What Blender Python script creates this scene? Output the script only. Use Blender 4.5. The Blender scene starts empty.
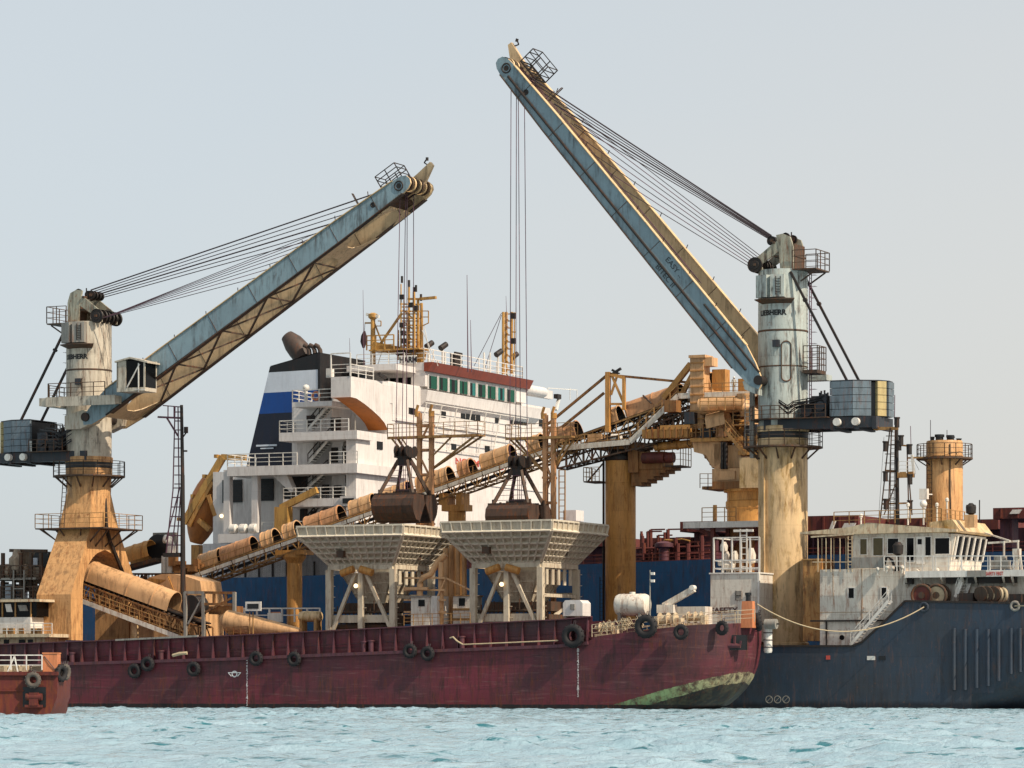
import bpy, math, random
import numpy as np
from mathutils import Vector, Matrix
random.seed(7)
SC = bpy.context.scene
COL = SC.collection
R = math.radians

# ------------------------------------------------------------------ camera
FPX, HY, CAMH = 3600.0, 685.5, 2.0          # focal length in pixels, horizon row, eye height above the water
cd = bpy.data.cameras.new('camera'); cam = bpy.data.objects.new('camera', cd); COL.objects.link(cam)
cd.sensor_width = 36.0; cd.lens = FPX / 1024.0 * 36.0
cd.shift_y = (HY - 384.0) / 1024.0
cd.clip_start = 1.0; cd.clip_end = 60000.0
cam.location = (0, 0, CAMH); cam.rotation_euler = (R(90), 0, 0)
SC.camera = cam

# ------------------------------------------------------------------ light
SUN_AZ, SUN_EL = 126.0, 43.0                 # compass angle from +Y towards +X
wd = bpy.data.worlds.new('World'); SC.world = wd; wd.use_nodes = True
nt = wd.node_tree; nt.nodes.clear()
sky = nt.nodes.new('ShaderNodeTexSky'); sky.sky_type = 'NISHITA'; sky.sun_disc = False
sky.sun_elevation = R(SUN_EL); sky.sun_rotation = R(SUN_AZ)
sky.air_density = 1.0; sky.dust_density = 2.0; sky.ozone_density = 1.0; sky.altitude = 0
hs = nt.nodes.new('ShaderNodeHueSaturation'); hs.inputs['Saturation'].default_value = 0.55
bg = nt.nodes.new('ShaderNodeBackground'); bg.inputs['Strength'].default_value = 0.15
wo = nt.nodes.new('ShaderNodeOutputWorld')
# thin dust haze evens the sky out to a pale grey blue
hz = nt.nodes.new('ShaderNodeMixRGB'); hz.inputs[0].default_value = 0.75
tc = nt.nodes.new('ShaderNodeTexCoord'); sx = nt.nodes.new('ShaderNodeSeparateXYZ'); nt.links.new(tc.outputs['Generated'], sx.inputs[0])
def wm(op, a, b, clamp=False):
    x = nt.nodes.new('ShaderNodeMath'); x.operation = op; x.use_clamp = clamp
    for i, v in enumerate((a, b)):
        if hasattr(v, 'links'): nt.links.new(v, x.inputs[i])
        else: x.inputs[i].default_value = v
    return x.outputs[0]
# dustier and warmer low down and towards the sun side, clearer and bluer up to the left
cl = nt.nodes.new('ShaderNodeTexNoise'); cl.inputs['Scale'].default_value = 3.0; cl.inputs['Detail'].default_value = 4.0
cm = nt.nodes.new('ShaderNodeMapping'); cm.inputs['Scale'].default_value = (1, 1, 4); nt.links.new(tc.outputs['Generated'], cm.inputs[0]); nt.links.new(cm.outputs[0], cl.inputs['Vector'])
wf_ = wm('ADD', wm('SUBTRACT', wm('MULTIPLY', sx.outputs[0], 2.7), wm('MULTIPLY', sx.outputs[2], 2.3)), wm('ADD', .52, wm('MULTIPLY', wm('SUBTRACT', cl.outputs['Fac'], .5), .5)), True)
hc_ = nt.nodes.new('ShaderNodeMixRGB'); nt.links.new(wf_, hc_.inputs[0]); hc_.inputs[1].default_value = (3.85, 4.2, 4.4, 1); hc_.inputs[2].default_value = (4.6, 4.4, 4.08, 1)
nt.links.new(hc_.outputs[0], hz.inputs[2])
nt.links.new(sky.outputs[0], hs.inputs['Color']); nt.links.new(hs.outputs[0], hz.inputs[1]); nt.links.new(hz.outputs[0], bg.inputs['Color'])
nt.links.new(bg.outputs[0], wo.inputs['Surface'])
sl = bpy.data.lights.new('sun', 'SUN'); sl.energy = 5.0; sl.angle = R(0.6); sl.color = (1.0, 0.87, 0.70)
so = bpy.data.objects.new('sun', sl); COL.objects.link(so)
sd = Vector((math.sin(R(SUN_AZ)) * math.cos(R(SUN_EL)), math.cos(R(SUN_AZ)) * math.cos(R(SUN_EL)), math.sin(R(SUN_EL))))
so.rotation_euler = sd.to_track_quat('Z', 'Y').to_euler(); so.location = (60, 100, 120)
SC.view_settings.view_transform = 'Standard'; SC.view_settings.look = 'None'
SC.view_settings.exposure = 0.12; SC.view_settings.gamma = 1.0

# ------------------------------------------------------------------ frames: vessels lie obliquely, bow to the right and towards us
class Frame:
    def __init__(f, x0, y0, deg):
        f.x0, f.y0, f.deg = x0, y0, deg; f.c, f.n = math.cos(R(deg)), math.sin(R(deg))
    def s(f, px, w):
        k = (px - 512.0) / FPX
        return (k * (f.y0 + w * f.c) - f.x0 - w * f.n) / (f.c + k * f.n)
    def w(f, px, s):
        k = (px - 512.0) / FPX
        return (k * (f.y0 - s * f.n) - f.x0 - s * f.c) / (f.n - k * f.c)
    def y(f, s, w): return f.y0 - s * f.n + w * f.c
    def z(f, py, s, w): return CAMH + (HY - py) * f.y(s, w) / FPX
    def pt(f, px, py, w):
        s = f.s(px, w); return (s, w, f.z(py, s, w))
    def ps(f, px, py, s):
        w = f.w(px, s); return (s, w, f.z(py, s, w))
    def mpp(f, s, w): return f.y(s, w) / FPX
    def world(f, p):
        return (f.x0 + p[0] * f.c + p[1] * f.n, f.y0 - p[0] * f.n + p[1] * f.c, p[2])
G = Frame(0, 300, 25)
TUGF = Frame(0, 236, 4)

ORG = {}
ONE_MESH = ('rope_guide', 'lettering', 'marks', 'mark', 'reeving', 'truss', 'roller', 'hose', 'rope', 'lattice', 'trellis', 'bulwark_rib', 'hull', 'bin', 'tyre', 'wall_grid', 'boom_girder', 'hood')
def thing(name, label, cat, base, fr=G, group=None, kind=None):
    o = bpy.data.objects.new(name, None); COL.objects.link(o); o.empty_display_size = 0.5
    o.location = fr.world(base); o.rotation_euler = (0, 0, -R(fr.deg))
    o['label'] = label; o['category'] = cat
    if group: o['group'] = group
    if kind: o['kind'] = kind
    ORG[o] = tuple(base)
    return o
def tag(o, label, cat, group=None, kind=None):
    o['label'] = label; o['category'] = cat
    if group: o['group'] = group
    if kind: o['kind'] = kind
    return o
V = Vector

class MB:
    def __init__(m): m.v = []; m.f = []; m.mi = []; m.cur = 0
    def add(m, vs, fs):
        b = len(m.v); m.v += [tuple(x) for x in vs]
        for f in fs: m.f.append([b + i for i in f]); m.mi.append(m.cur)
        return m
    def box(m, s0, s1, w0, w1, z0, z1):
        if s0 > s1: s0, s1 = s1, s0
        if w0 > w1: w0, w1 = w1, w0
        if z0 > z1: z0, z1 = z1, z0
        vs = [(a, b, c) for c in (z0, z1) for b in (w0, w1) for a in (s0, s1)]
        return m.add(vs, [(0, 2, 3, 1), (4, 5, 7, 6), (0, 1, 5, 4), (2, 6, 7, 3), (0, 4, 6, 2), (1, 3, 7, 5)])
    def cbox(m, c, sx, sy, sz): return m.box(c[0]-sx/2, c[0]+sx/2, c[1]-sy/2, c[1]+sy/2, c[2]-sz/2, c[2]+sz/2)
    def _ax(m, p, q, up=(0, 0, 1)):
        d = (V(q) - V(p)); L = d.length
        d = d / L if L > 1e-9 else V((0, 0, 1))
        u = V(up)
        if abs(d.dot(u)) > 0.98: u = V((0, 1, 0))
        x = d.cross(u).normalized(); y = x.cross(d).normalized()
        return d, x, y
    def bar(m, p, q, w, h=None, up=(0, 0, 1)):
        h = h or w; d, x, y = m._ax(p, q, up); p = V(p); q = V(q)
        o = [x*(-w/2)+y*(-h/2), x*(w/2)+y*(-h/2), x*(w/2)+y*(h/2), x*(-w/2)+y*(h/2)]
        return m.add([p+a for a in o] + [q+a for a in o], [(3, 2, 1, 0), (4, 5, 6, 7), (0, 1, 5, 4), (1, 2, 6, 5), (2, 3, 7, 6), (3, 0, 4, 7)])
    def tube(m, p, q, r, r2=None, n=8, cap=True):
        r2 = r if r2 is None else r2
        d, x, y = m._ax(p, q); p = V(p); q = V(q); vs = []
        for c, rr in ((p, r), (q, r2)):
            for i in range(n):
                a = 2*math.pi*i/n; vs.append(c + x*(math.cos(a)*rr) + y*(math.sin(a)*rr))
        fs = [(i, (i+1) % n, n+(i+1) % n, n+i) for i in range(n)]
        if cap: fs += [tuple(range(n-1, -1, -1)), tuple(range(n, 2*n))]
        return m.add(vs, fs)
    def path(m, pts, r, n=6):
        pts = [V(p) for p in pts]; rings = []
        for i, p in enumerate(pts):
            d = (pts[min(i+1, len(pts)-1)] - pts[max(i-1, 0)]).normalized()
            u = V((0, 0, 1)) if abs(d.z) < .95 else V((0, 1, 0))
            x = d.cross(u).normalized(); y = x.cross(d).normalized()
            rr = r[i] if isinstance(r, (list, tuple)) else r
            rings.append([p + x*(math.cos(2*math.pi*k/n)*rr) + y*(math.sin(2*math.pi*k/n)*rr) for k in range(n)])
        vs = [v for g in rings for v in g]; fs = []
        for j in range(len(pts)-1):
            for i in range(n): fs.append((j*n+i, j*n+(i+1) % n, (j+1)*n+(i+1) % n, (j+1)*n+i))
        fs += [tuple(range(n-1, -1, -1)), tuple(range((len(pts)-1)*n, len(pts)*n))]
        return m.add(vs, fs)
    def prism(m, prof, axis, a, b):
        n = len(prof)
        def mk(t):
            if axis == 'w': return [(p[0], t, p[1]) for p in prof]
            if axis == 's': return [(t, p[0], p[1]) for p in prof]
            return [(p[0], p[1], t) for p in prof]
        fs = [(i, (i+1) % n, n+(i+1) % n, n+i) for i in range(n)] + [tuple(range(n-1, -1, -1)), tuple(range(n, 2*n))]
        return m.add(mk(a) + mk(b), fs)
    def lathe(m, prof, c, axis='z', n=24, a0=0.0, a1=360.0, cap=True):
        full = abs(a1-a0) >= 359.9; k = n if full else n+1; vs = []
        for r, h in prof:
            for i in range(k):
                a = R(a0 + (a1-a0)*i/n); x, y = math.cos(a)*r, math.sin(a)*r
                if axis == 'z': vs.append((c[0]+x, c[1]+y, c[2]+h))
                elif axis == 's': vs.append((c[0]+h, c[1]+x, c[2]+y))
                else: vs.append((c[0]+x, c[1]+h, c[2]+y))
        fs = []
        for j in range(len(prof)-1):
            for i in range(n if full else n): fs.append((j*k+i, j*k+(i+1) % k, (j+1)*k+(i+1) % k, (j+1)*k+i))
        if cap and full:
            if prof[0][0] > 1e-6: fs.append(tuple(range(k-1, -1, -1)))
            if prof[-1][0] > 1e-6: fs.append(tuple(range((len(prof)-1)*k, len(prof)*k)))
        return m.add(vs, fs)
    def torus(m, c, ax, Rr, r, n=24, k=10, sq=1.0):
        d = V(ax).normalized(); u = V((0, 0, 1)) if abs(d.z) < .9 else V((1, 0, 0))
        x = d.cross(u).normalized(); y = x.cross(d).normalized(); vs = []
        for i in range(n):
            a = 2*math.pi*i/n; e = x*math.cos(a) + y*math.sin(a)
            for j in range(k):
                b = 2*math.pi*j/k; vs.append(V(c) + e*(Rr + r*math.cos(b)) + d*(r*sq*math.sin(b)))
        fs = [(i*k+j, ((i+1) % n)*k+j, ((i+1) % n)*k+(j+1) % k, i*k+(j+1) % k) for i in range(n) for j in range(k)]
        return m.add(vs, fs)
    def ball(m, c, r, n=10, sz=1.0):
        prof = [(max(1e-4, r*math.sin(math.pi*i/n)), -r*sz*math.cos(math.pi*i/n)) for i in range(n+1)]
        return m.lathe(prof, c, n=n+4, cap=False)
    def rail(m, pts, h=1.05, step=1.5, r=0.025, bars=3, post=None):
        pts = [V(p) for p in pts]; up = V((0, 0, h)); post = post or r*1.2
        for a, b in zip(pts[:-1], pts[1:]):
            for k in range(bars):
                f = (k+1)/bars; m.bar(a+up*f, b+up*f, r*(2.2 if k == bars-1 else 1.6))
            L = (b-a).length; n = max(1, round(L/step))
            for i in range(n+1):
                p = a.lerp(b, i/n); m.bar(p, p+up, post*2)
        return m
    def ladder(m, p, q, wid=(0.45, 0, 0), step=0.35, r=0.03):
        p, q, e = V(p), V(q), V(wid)/2
        m.bar(p-e, q-e, r*2); m.bar(p+e, q+e, r*2)
        n = max(2, int((q-p).length/step))
        for i in range(1, n): c = p.lerp(q, i/n); m.bar(c-e, c+e, r*1.5)
        return m
    def stairs(m, p, q, width=0.8, side=(0, 1, 0), rail=True, t=0.06):
        p, q, e = V(p), V(q), V(side)*width/2
        m.bar(p-e, q-e, t, .25); m.bar(p+e, q+e, t, .25)
        n = max(3, int(abs(q.z-p.z)/.23))
        for i in range(1, n): c = p.lerp(q, i/n); m.bar(c-e, c+e, .22, .03)
        if rail:
            u = V((0, 0, .95))
            for g in (-e, e):
                m.bar(p+g+u, q+g+u, .05); m.bar(p+g+u*.5, q+g+u*.5, .035)
                for i in range(0, 5): c = p.lerp(q, i/4); m.bar(c+g, c+g+u, .045)
        return m
    def truss(m, p, q, h, wid, n, t=0.12, td=0.08, side=(0, 1, 0), both=True):
        p, q, e, up = V(p), V(q), V(side)*wid/2, V((0, 0, -h))
        for g in (-e, e):
            m.bar(p+g, q+g, t); m.bar(p+g+up, q+g+up, t)
            for i in range(n+1):
                c = p.lerp(q, i/n); m.bar(c+g, c+g+up, td)
                if i < n:
                    d = p.lerp(q, (i+1)/n)
                    if i % 2: m.bar(c+g, d+g+up, td)
                    else: m.bar(c+g+up, d+g, td)
        for i in range(n+1):
            c = p.lerp(q, i/n); m.bar(c-e, c+e, td); m.bar(c-e+up, c+e+up, td)
            if i < n: d = p.lerp(q, (i+1)/n); m.bar(c-e+up, d+e+up, td*.8)
        return m
    def hood(m, p, q, r, skirt=0.5, n=14, t=0.07, side=(0, 1, 0), r2=None, inner=None):
        """half-round conveyor cover, open at both ends"""
        p, q = V(p), V(q); d = (q-p).normalized(); e = V(side); up = e.cross(d); up = up if up.z > 0 else -up
        vs = []; r2 = r2 or r
        def ring(c, rr):
            o = [c + e*rr - up*skirt]
            for i in range(n+1):
                a = math.pi*i/n; o.append(c + e*(rr*math.cos(a)) + up*(rr*math.sin(a)))
            o.append(c - e*rr - up*skirt); return o
        k = n+3
        rs = [ring(p, r), ring(q, r2), ring(q, r2-t), ring(p, r-t)]
        vs = [v for g in rs for v in g]; fs = []
        for a, b in ((0, 1), (1, 2), (2, 3), (3, 0)):
            for i in range(k-1): fs.append((a*k+i, a*k+i+1, b*k+i+1, b*k+i))
        c0 = m.cur; m.add(vs, fs[:k-1]); b0 = len(m.v)-len(vs); m.f.pop() if False else None
        for a, f in enumerate(fs[k-1:]): m.f.append([b0+i for i in f]); m.mi.append(inner if (k-1) <= a < 2*(k-1) and inner is not None else c0)
        return m
    def clusters(m, tol=.04):
        n = len(m.v); pa = list(range(n))
        def fd(i):
            while pa[i] != i: pa[i] = pa[pa[i]]; i = pa[i]
            return i
        for f in m.f:
            a = fd(f[0])
            for i in f[1:]:
                b = fd(i)
                if a != b: pa[b] = a
        box = {}
        for i in range(n):
            r = fd(i); v = m.v[i]
            if r not in box: box[r] = [list(v), list(v)]
            else:
                for k in range(3): box[r][0][k] = min(box[r][0][k], v[k]); box[r][1][k] = max(box[r][1][k], v[k])
        gs = [[lo, hi, {r}] for r, (lo, hi) in box.items()]
        if len(gs) > 400: return None
        ch = True
        while ch:
            ch = False; out = []
            for g in gs:
                for o in out:
                    if all(g[0][k] <= o[1][k]+tol and o[0][k] <= g[1][k]+tol for k in range(3)):
                        for k in range(3): o[0][k] = min(o[0][k], g[0][k]); o[1][k] = max(o[1][k], g[1][k])
                        o[2] |= g[2]; ch = True; break
                else: out.append(g)
            gs = out
        return [(g[2], fd) for g in gs]
    def build(m, name, mat, parent=None, sharp=32, fr=G):
        if parent is not None and not any(k in name for k in ONE_MESH):
            cs = m.clusters()
            if cs and 2 <= len(cs) <= 24:
                last = None
                for roots, fd in cs:
                    q = MB(); mp = {}
                    for i, v in enumerate(m.v):
                        if fd(i) in roots: mp[i] = len(q.v); q.v.append(v)
                    for f, mi in zip(m.f, m.mi):
                        if f[0] in mp: q.f.append([mp[i] for i in f]); q.mi.append(mi)
                    last = q._build(name, mat, parent, sharp)
                return last
        return m._build(name, mat, parent, sharp)
    def _build(m, name, mat, parent=None, sharp=32, fr=G):
        me = bpy.data.meshes.new(name)
        org = ORG.get(parent, (0, 0, 0))
        me.from_pydata([(a-org[0], b-org[1], c-org[2]) for a, b, c in m.v], [], m.f)
        mats = mat if isinstance(mat, (list, tuple)) else [mat]
        for x in mats: me.materials.append(x)
        if len(mats) > 1: me.polygons.foreach_set('material_index', m.mi)
        me.validate(); 
        import bmesh
        bm = bmesh.new(); bm.from_mesh(me); bmesh.ops.recalc_face_normals(bm, faces=bm.faces); bm.to_mesh(me); bm.free()
        me.shade_smooth(); me.set_sharp_from_angle(angle=R(sharp))
        o = bpy.data.objects.new(name, me); COL.objects.link(o)
        if parent is not None: o.parent = parent; ORG[o] = org
        return o
    def single(m, name, mat, base, fr, label, cat, group=None, sharp=32, kind=None):
        """a thing that is one mesh"""
        me_v = m.v; m.v = [(a-base[0], b-base[1], c-base[2]) for a, b, c in me_v]
        o = m.build(name, mat, None, sharp); o.location = fr.world(base); o.rotation_euler = (0, 0, -R(fr.deg))
        tag(o, label, cat, group, kind); ORG[o] = tuple(base); return o

def text(mb, s, size, fn, bold=0.0, extr=0.01, sub=0):
    """lettering as real mesh: fn maps (x, y, depth) of the flat text to a point"""
    cu = bpy.data.curves.new('t', 'FONT'); cu.body = s; cu.size = size; cu.extrude = extr; cu.offset = bold
    cu.align_x = 'CENTER'; cu.resolution_u = 3
    ob = bpy.data.objects.new('t', cu); COL.objects.link(ob)
    bpy.context.view_layer.update()
    dg = bpy.context.evaluated_depsgraph_get()
    me = bpy.data.meshes.new_from_object(ob.evaluated_get(dg))
    vs = [fn(v.co.x, v.co.y, v.co.z) for v in me.vertices]; fs = [tuple(p.vertices) for p in me.polygons]
    mb.add(vs, fs)
    bpy.data.objects.remove(ob); bpy.data.curves.remove(cu); bpy.data.meshes.remove(me)
    return mb
# ------------------------------------------------------------------ materials
def hx(h):
    h = h.lstrip('#'); o = []
    for i in (0, 2, 4):
        c = int(h[i:i+2], 16)/255; o.append(c/12.92 if c <= .04045 else ((c+.055)/1.055)**2.4)
    return (*o, 1.0)
class NB:
    def __init__(b, name):
        b.m = bpy.data.materials.new(name); b.m.use_nodes = True; b.t = b.m.node_tree; b.t.nodes.clear()
        b.out = b.n('ShaderNodeOutputMaterial'); b.p = b.n('ShaderNodeBsdfPrincipled'); b.l(b.p.outputs[0], b.out.inputs['Surface'])
    def n(b, t, **k):
        x = b.t.nodes.new(t)
        for a, v in k.items(): setattr(x, a, v)
        return x
    def l(b, a, c): b.t.links.new(a, c)
    def put(b, sock, v):
        if hasattr(v, 'links'): b.l(v, sock)
        else: sock.default_value = v
    def math(b, op, a, c=0.0, d=None, clamp=False):
        x = b.n('ShaderNodeMath', operation=op); x.use_clamp = clamp
        b.put(x.inputs[0], a); b.put(x.inputs[1], c)
        if d is not None: b.put(x.inputs[2], d)
        return x.outputs[0]
    def mix(b, f, a, c, mode='MIX'):
        x = b.n('ShaderNodeMixRGB', blend_type=mode); b.put(x.inputs[0], f); b.put(x.inputs[1], a); b.put(x.inputs[2], c); return x.outputs[0]
    def pos(b, rot=-25.0, scale=(1, 1, 1)):
        g = b.n('ShaderNodeNewGeometry'); mp = b.n('ShaderNodeMapping')
        mp.inputs['Rotation'].default_value = (0, 0, R(25.0)); 
        b.l(g.outputs['Position'], mp.inputs['Vector'])
        m2 = b.n('ShaderNodeMapping'); m2.inputs['Scale'].default_value = scale; b.l(mp.outputs[0], m2.inputs['Vector'])
        return m2.outputs[0]
    def noise(b, vec, sc, det=4.0, rough=.6, dist=0.0):
        x = b.n('ShaderNodeTexNoise'); b.l(vec, x.inputs['Vector']); x.inputs['Scale'].default_value = sc
        x.inputs['Detail'].default_value = det; x.inputs['Roughness'].default_value = rough; x.inputs['Distortion'].default_value = dist
        return x.outputs['Fac']
    def ramp(b, f, a, c):
        return b.math('MULTIPLY', b.math('SUBTRACT', f, a), 1.0/(c-a), clamp=True)
_pc = 0
def paint(name, col, rust=.35, dirt=.4, rough=.55, rustc='#5a2c14', dirtc='#241a14', seam=None, seamw=.012, var=.25, streak=1.0, bump=.25, metal=0.0, spec=.4, pre=None, patch=0.0, patchc='#8a8a80'):
    """weathered ship paint: large fading, vertical rust runs, chips, plate seams"""
    global _pc; _pc += 1; off = _pc*13.7
    b = NB(name); P = b.pos()
    ofs = b.n('ShaderNodeVectorMath', operation='ADD'); b.l(P, ofs.inputs[0]); ofs.inputs[1].default_value = (off, off*.7, 0)
    P = ofs.outputs[0]
    st = b.n('ShaderNodeMapping'); st.inputs['Scale'].default_value = (1.0, 1.0, .14); b.l(P, st.inputs['Vector'])
    base = hx(col) if isinstance(col, str) else col
    c = pre(b, P) if pre else None
    if c is None: c = b.mix(1.0, base, base)
    big = b.noise(P, .22, 5, .65)
    dk = tuple(x*.62 for x in base[:3]) + (1,)
    c = b.mix(b.math('MULTIPLY', b.ramp(big, .35, .7), var), c, b.mix(1.0, c, (.45, .45, .47, 1), 'MULTIPLY'))
    mid = b.noise(P, 1.1, 6, .7)
    c = b.mix(b.math('MULTIPLY', b.ramp(mid, .5, .72), var*.8), c, b.mix(1.0, c, (1.35, 1.3, 1.25, 1), 'MULTIPLY'))
    if patch > 0:
        pn = b.noise(P, .5, 3, .5, 1.0); c = b.mix(b.math('MULTIPLY', b.ramp(pn, .62, .66), patch), c, hx(patchc))
    sn = b.noise(st.outputs[0], 2.3, 7, .72, .25)
    gate = b.ramp(b.noise(P, .35, 4, .6), .38, .62)
    dr = b.math('MULTIPLY', b.ramp(sn, .47, .62), b.math('MULTIPLY', b.math('ADD', b.math('MULTIPLY', gate, .8), .2), min(1.0, dirt*streak*1.25)))
    c = b.mix(dr, c, hx(dirtc))
    rn = b.noise(st.outputs[0], 3.6, 7, .74, .5)
    rs = b.math('MULTIPLY', b.ramp(rn, .55 - .08*min(rust, 1), .66), min(1.0, rust*1.5))
    ch = b.math('MULTIPLY', b.ramp(b.noise(P, 2.6, 7, .72), .63 - .09*min(rust, 1), .69), min(1.0, rust*1.5))
    rm = b.math('MAXIMUM', b.math('MULTIPLY', rs, b.ramp(b.noise(P, .5, 3, .5), .30, .52)), ch)
    c = b.mix(b.math('MULTIPLY', rm, .85), c, b.mix(b.noise(P, 7, 3), hx(rustc), hx('#8a4a1e')))
    hgt = b.math('ADD', b.math('MULTIPLY', b.noise(P, .9, 4, .6), .5), b.math('MULTIPLY', b.noise(P, 14, 3, .6), .06))
    if seam:
        sp = b.n('ShaderNodeSeparateXYZ'); b.l(P, sp.inputs[0]); cb = b.n('ShaderNodeCombineXYZ')
        b.l(b.math('ADD', sp.outputs[0], sp.outputs[1]), cb.inputs[0]); b.l(sp.outputs[2], cb.inputs[1])
        br = b.n('ShaderNodeTexBrick'); b.l(cb.outputs[0], br.inputs['Vector']); br.inputs['Scale'].default_value = 1.0
        br.inputs['Brick Width'].default_value = seam[0]; br.inputs['Row Height'].default_value = seam[1]
        br.inputs['Mortar Size'].default_value = seamw; br.inputs['Mortar Smooth'].default_value = .3
        br.inputs['Color1'].default_value = (1, 1, 1, 1); br.inputs['Color2'].default_value = (.9, .9, .9, 1); br.inputs['Mortar'].default_value = (.42, .38, .36, 1)
        c = b.mix(.6, c, br.outputs['Color'], 'MULTIPLY')
        hgt = b.math('SUBTRACT', hgt, b.math('MULTIPLY', br.outputs['Fac'], .12))
    bp = b.n('ShaderNodeBump'); bp.inputs['Strength'].default_value = bump; bp.inputs['Distance'].default_value = .12
    b.l(hgt, bp.inputs['Height']); b.l(bp.outputs[0], b.p.inputs['Normal'])
    b.l(c, b.p.inputs['Base Color'])
    b.l(b.math('ADD', b.math('MULTIPLY', rm, .25), b.math('ADD', rough-.1, b.math('MULTIPLY', mid, .2))), b.p.inputs['Roughness'])
    b.p.inputs['Metallic'].default_value = metal; b.p.inputs['Specular IOR Level'].default_value = spec
    return b.m
def plain(name, col, rough=.5, metal=0.0, emit=None, es=0.0, spec=.5):
    b = NB(name); P = b.pos(); base = hx(col)
    c = b.mix(b.math('MULTIPLY', b.ramp(b.noise(P, 3, 4, .6), .4, .7), .35), base, tuple(x*.5 for x in base[:3])+(1,))
    b.l(c, b.p.inputs['Base Color']); b.p.inputs['Roughness'].default_value = rough; b.p.inputs['Metallic'].default_value = metal; b.p.inputs['Specular IOR Level'].default_value = spec
    if emit: b.p.inputs['Emission Color'].default_value = hx(emit); b.p.inputs['Emission Strength'].default_value = es
    return b.m

M = {}
def hull_maroon(b, P):
    # paint bands of the barge: maroon topside, green boot band rising to the bow, black bottom below it
    sp = b.n('ShaderNodeSeparateXYZ'); b.l(b.pos(), sp.inputs[0]); s, z = sp.outputs[0], sp.outputs[2]
    wob = b.math('MULTIPLY', b.math('SUBTRACT', b.noise(P, 1.2, 5, .7), .5), .35)
    zz = b.math('ADD', z, wob)
    up = b.math('ADD', b.math('MULTIPLY', s, BAND[0]), BAND[1]); lo = b.math('ADD', b.math('MULTIPLY', s, BAND[2]), BAND[3])
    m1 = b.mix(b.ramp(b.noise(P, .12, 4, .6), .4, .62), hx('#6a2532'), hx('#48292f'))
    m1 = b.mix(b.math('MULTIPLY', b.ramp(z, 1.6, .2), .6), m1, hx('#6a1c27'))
    gr = b.mix(b.ramp(s, BAND[4], BAND[5]), hx('#7b9468'), hx('#b8ab86'))
    gr = b.mix(b.ramp(b.noise(P, 1.3, 6, .7), .45, .6), gr, hx('#4a3f33'))
    ln = b.n('ShaderNodeMapping'); ln.inputs['Scale'].default_value = (.16, .16, 2.2); b.l(P, ln.inputs['Vector'])
    m1 = b.mix(b.math('MULTIPLY', b.ramp(b.noise(ln.outputs[0], 1.6, 6, .75), .54, .68), .55), m1, hx('#7f5a58'))
    m1 = b.mix(b.math('MULTIPLY', b.ramp(b.noise(ln.outputs[0], 1.1, 6, .75, .5), .55, .7), .7), m1, hx('#241418'))
    c = b.mix(b.math('LESS_THAN', zz, up), m1, gr)
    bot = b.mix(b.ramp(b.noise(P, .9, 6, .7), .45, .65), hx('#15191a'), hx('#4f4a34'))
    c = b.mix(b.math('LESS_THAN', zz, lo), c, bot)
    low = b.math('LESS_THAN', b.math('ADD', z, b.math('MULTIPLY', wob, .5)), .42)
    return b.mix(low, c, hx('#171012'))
def hull_navy(b, P):
    sp = b.n('ShaderNodeSeparateXYZ'); b.l(b.pos(), sp.inputs[0]); s, z = sp.outputs[0], sp.outputs[2]
    c = b.mix(b.ramp(b.noise(P, .18, 5, .65), .38, .62), hx('#2d3c4c'), hx('#363c44'))
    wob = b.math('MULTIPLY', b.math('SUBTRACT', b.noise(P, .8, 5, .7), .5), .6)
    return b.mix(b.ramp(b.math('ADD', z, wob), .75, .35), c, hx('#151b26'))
def cream_stain(b, P):
    st = b.n('ShaderNodeMapping'); st.inputs['Scale'].default_value = (1, 1, .25); b.l(P, st.inputs['Vector'])
    return b.mix(b.ramp(b.noise(st.outputs[0], .9, 6, .7, .8), .5, .66), hx('#d8b98c'), hx('#977534'))
SOFF = G.y0 * G.n
def _band():
    a = G.pt(632, 699, 0); b2 = G.pt(751, 667, 3.0); c = G.pt(645, 706, 0); d = G.pt(749, 676, 3.0)
    k1 = (b2[2]-a[2])/(b2[0]-a[0]); k2 = (d[2]-c[2])/(d[0]-c[0])
    return (k1, a[2]-k1*(a[0]-SOFF), k2, c[2]-k2*(c[0]-SOFF), G.s(665, 0)-SOFF, G.s(725, 0)-SOFF)
BAND = _band()
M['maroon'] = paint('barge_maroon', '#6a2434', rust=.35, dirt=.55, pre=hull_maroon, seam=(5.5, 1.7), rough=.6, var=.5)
M['maroon_rail'] = paint('rail_maroon', '#55303a', rust=.5, dirt=.6, rough=.6)
M['redhull'] = paint('tug_red', '#61251f', rust=.8, dirt=.6, rough=.6, var=.5)
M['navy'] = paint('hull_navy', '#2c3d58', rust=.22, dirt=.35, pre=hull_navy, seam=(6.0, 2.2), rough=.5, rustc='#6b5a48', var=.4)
M['blue'] = paint('hull_blue', '#0f4068', rust=.2, dirt=.5, seam=(8, 3.2), rough=.5, var=.4)
M['white'] = paint('white_paint', '#d9d3ce', rust=.16, dirt=.3, seam=(5, 2.7), seamw=.006, rough=.5, var=.18, rustc='#9a6a45', dirtc='#8d7f78')
M['whiterust'] = paint('white_rusty', '#d9d2c4', rust=.55, dirt=.4, seam=(3.4, 1.6), rough=.55, rustc='#8a4a1e', dirtc='#6d5238')
M['rail_w'] = paint('rail_white', '#ddd8cf', rust=.3, dirt=.25, rough=.5)
M['rail_rust'] = paint('rail_rusty', '#a8814f', rust=.75, dirt=.5, rough=.65)
M['rail_dark'] = paint('rail_dark', '#4a3c30', rust=.6, dirt=.5, rough=.7)
M['tan'] = paint('tan_paint', '#c9914c', rust=.5, dirt=.42, seam=(4, 2.6), rough=.55, var=.4, rustc='#6b3512')
M['tan_lt2'] = paint('tan_light_worn', '#c99468', rust=.5, dirt=.45, seam=(2.4, 9), rough=.55, var=.4)
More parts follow.
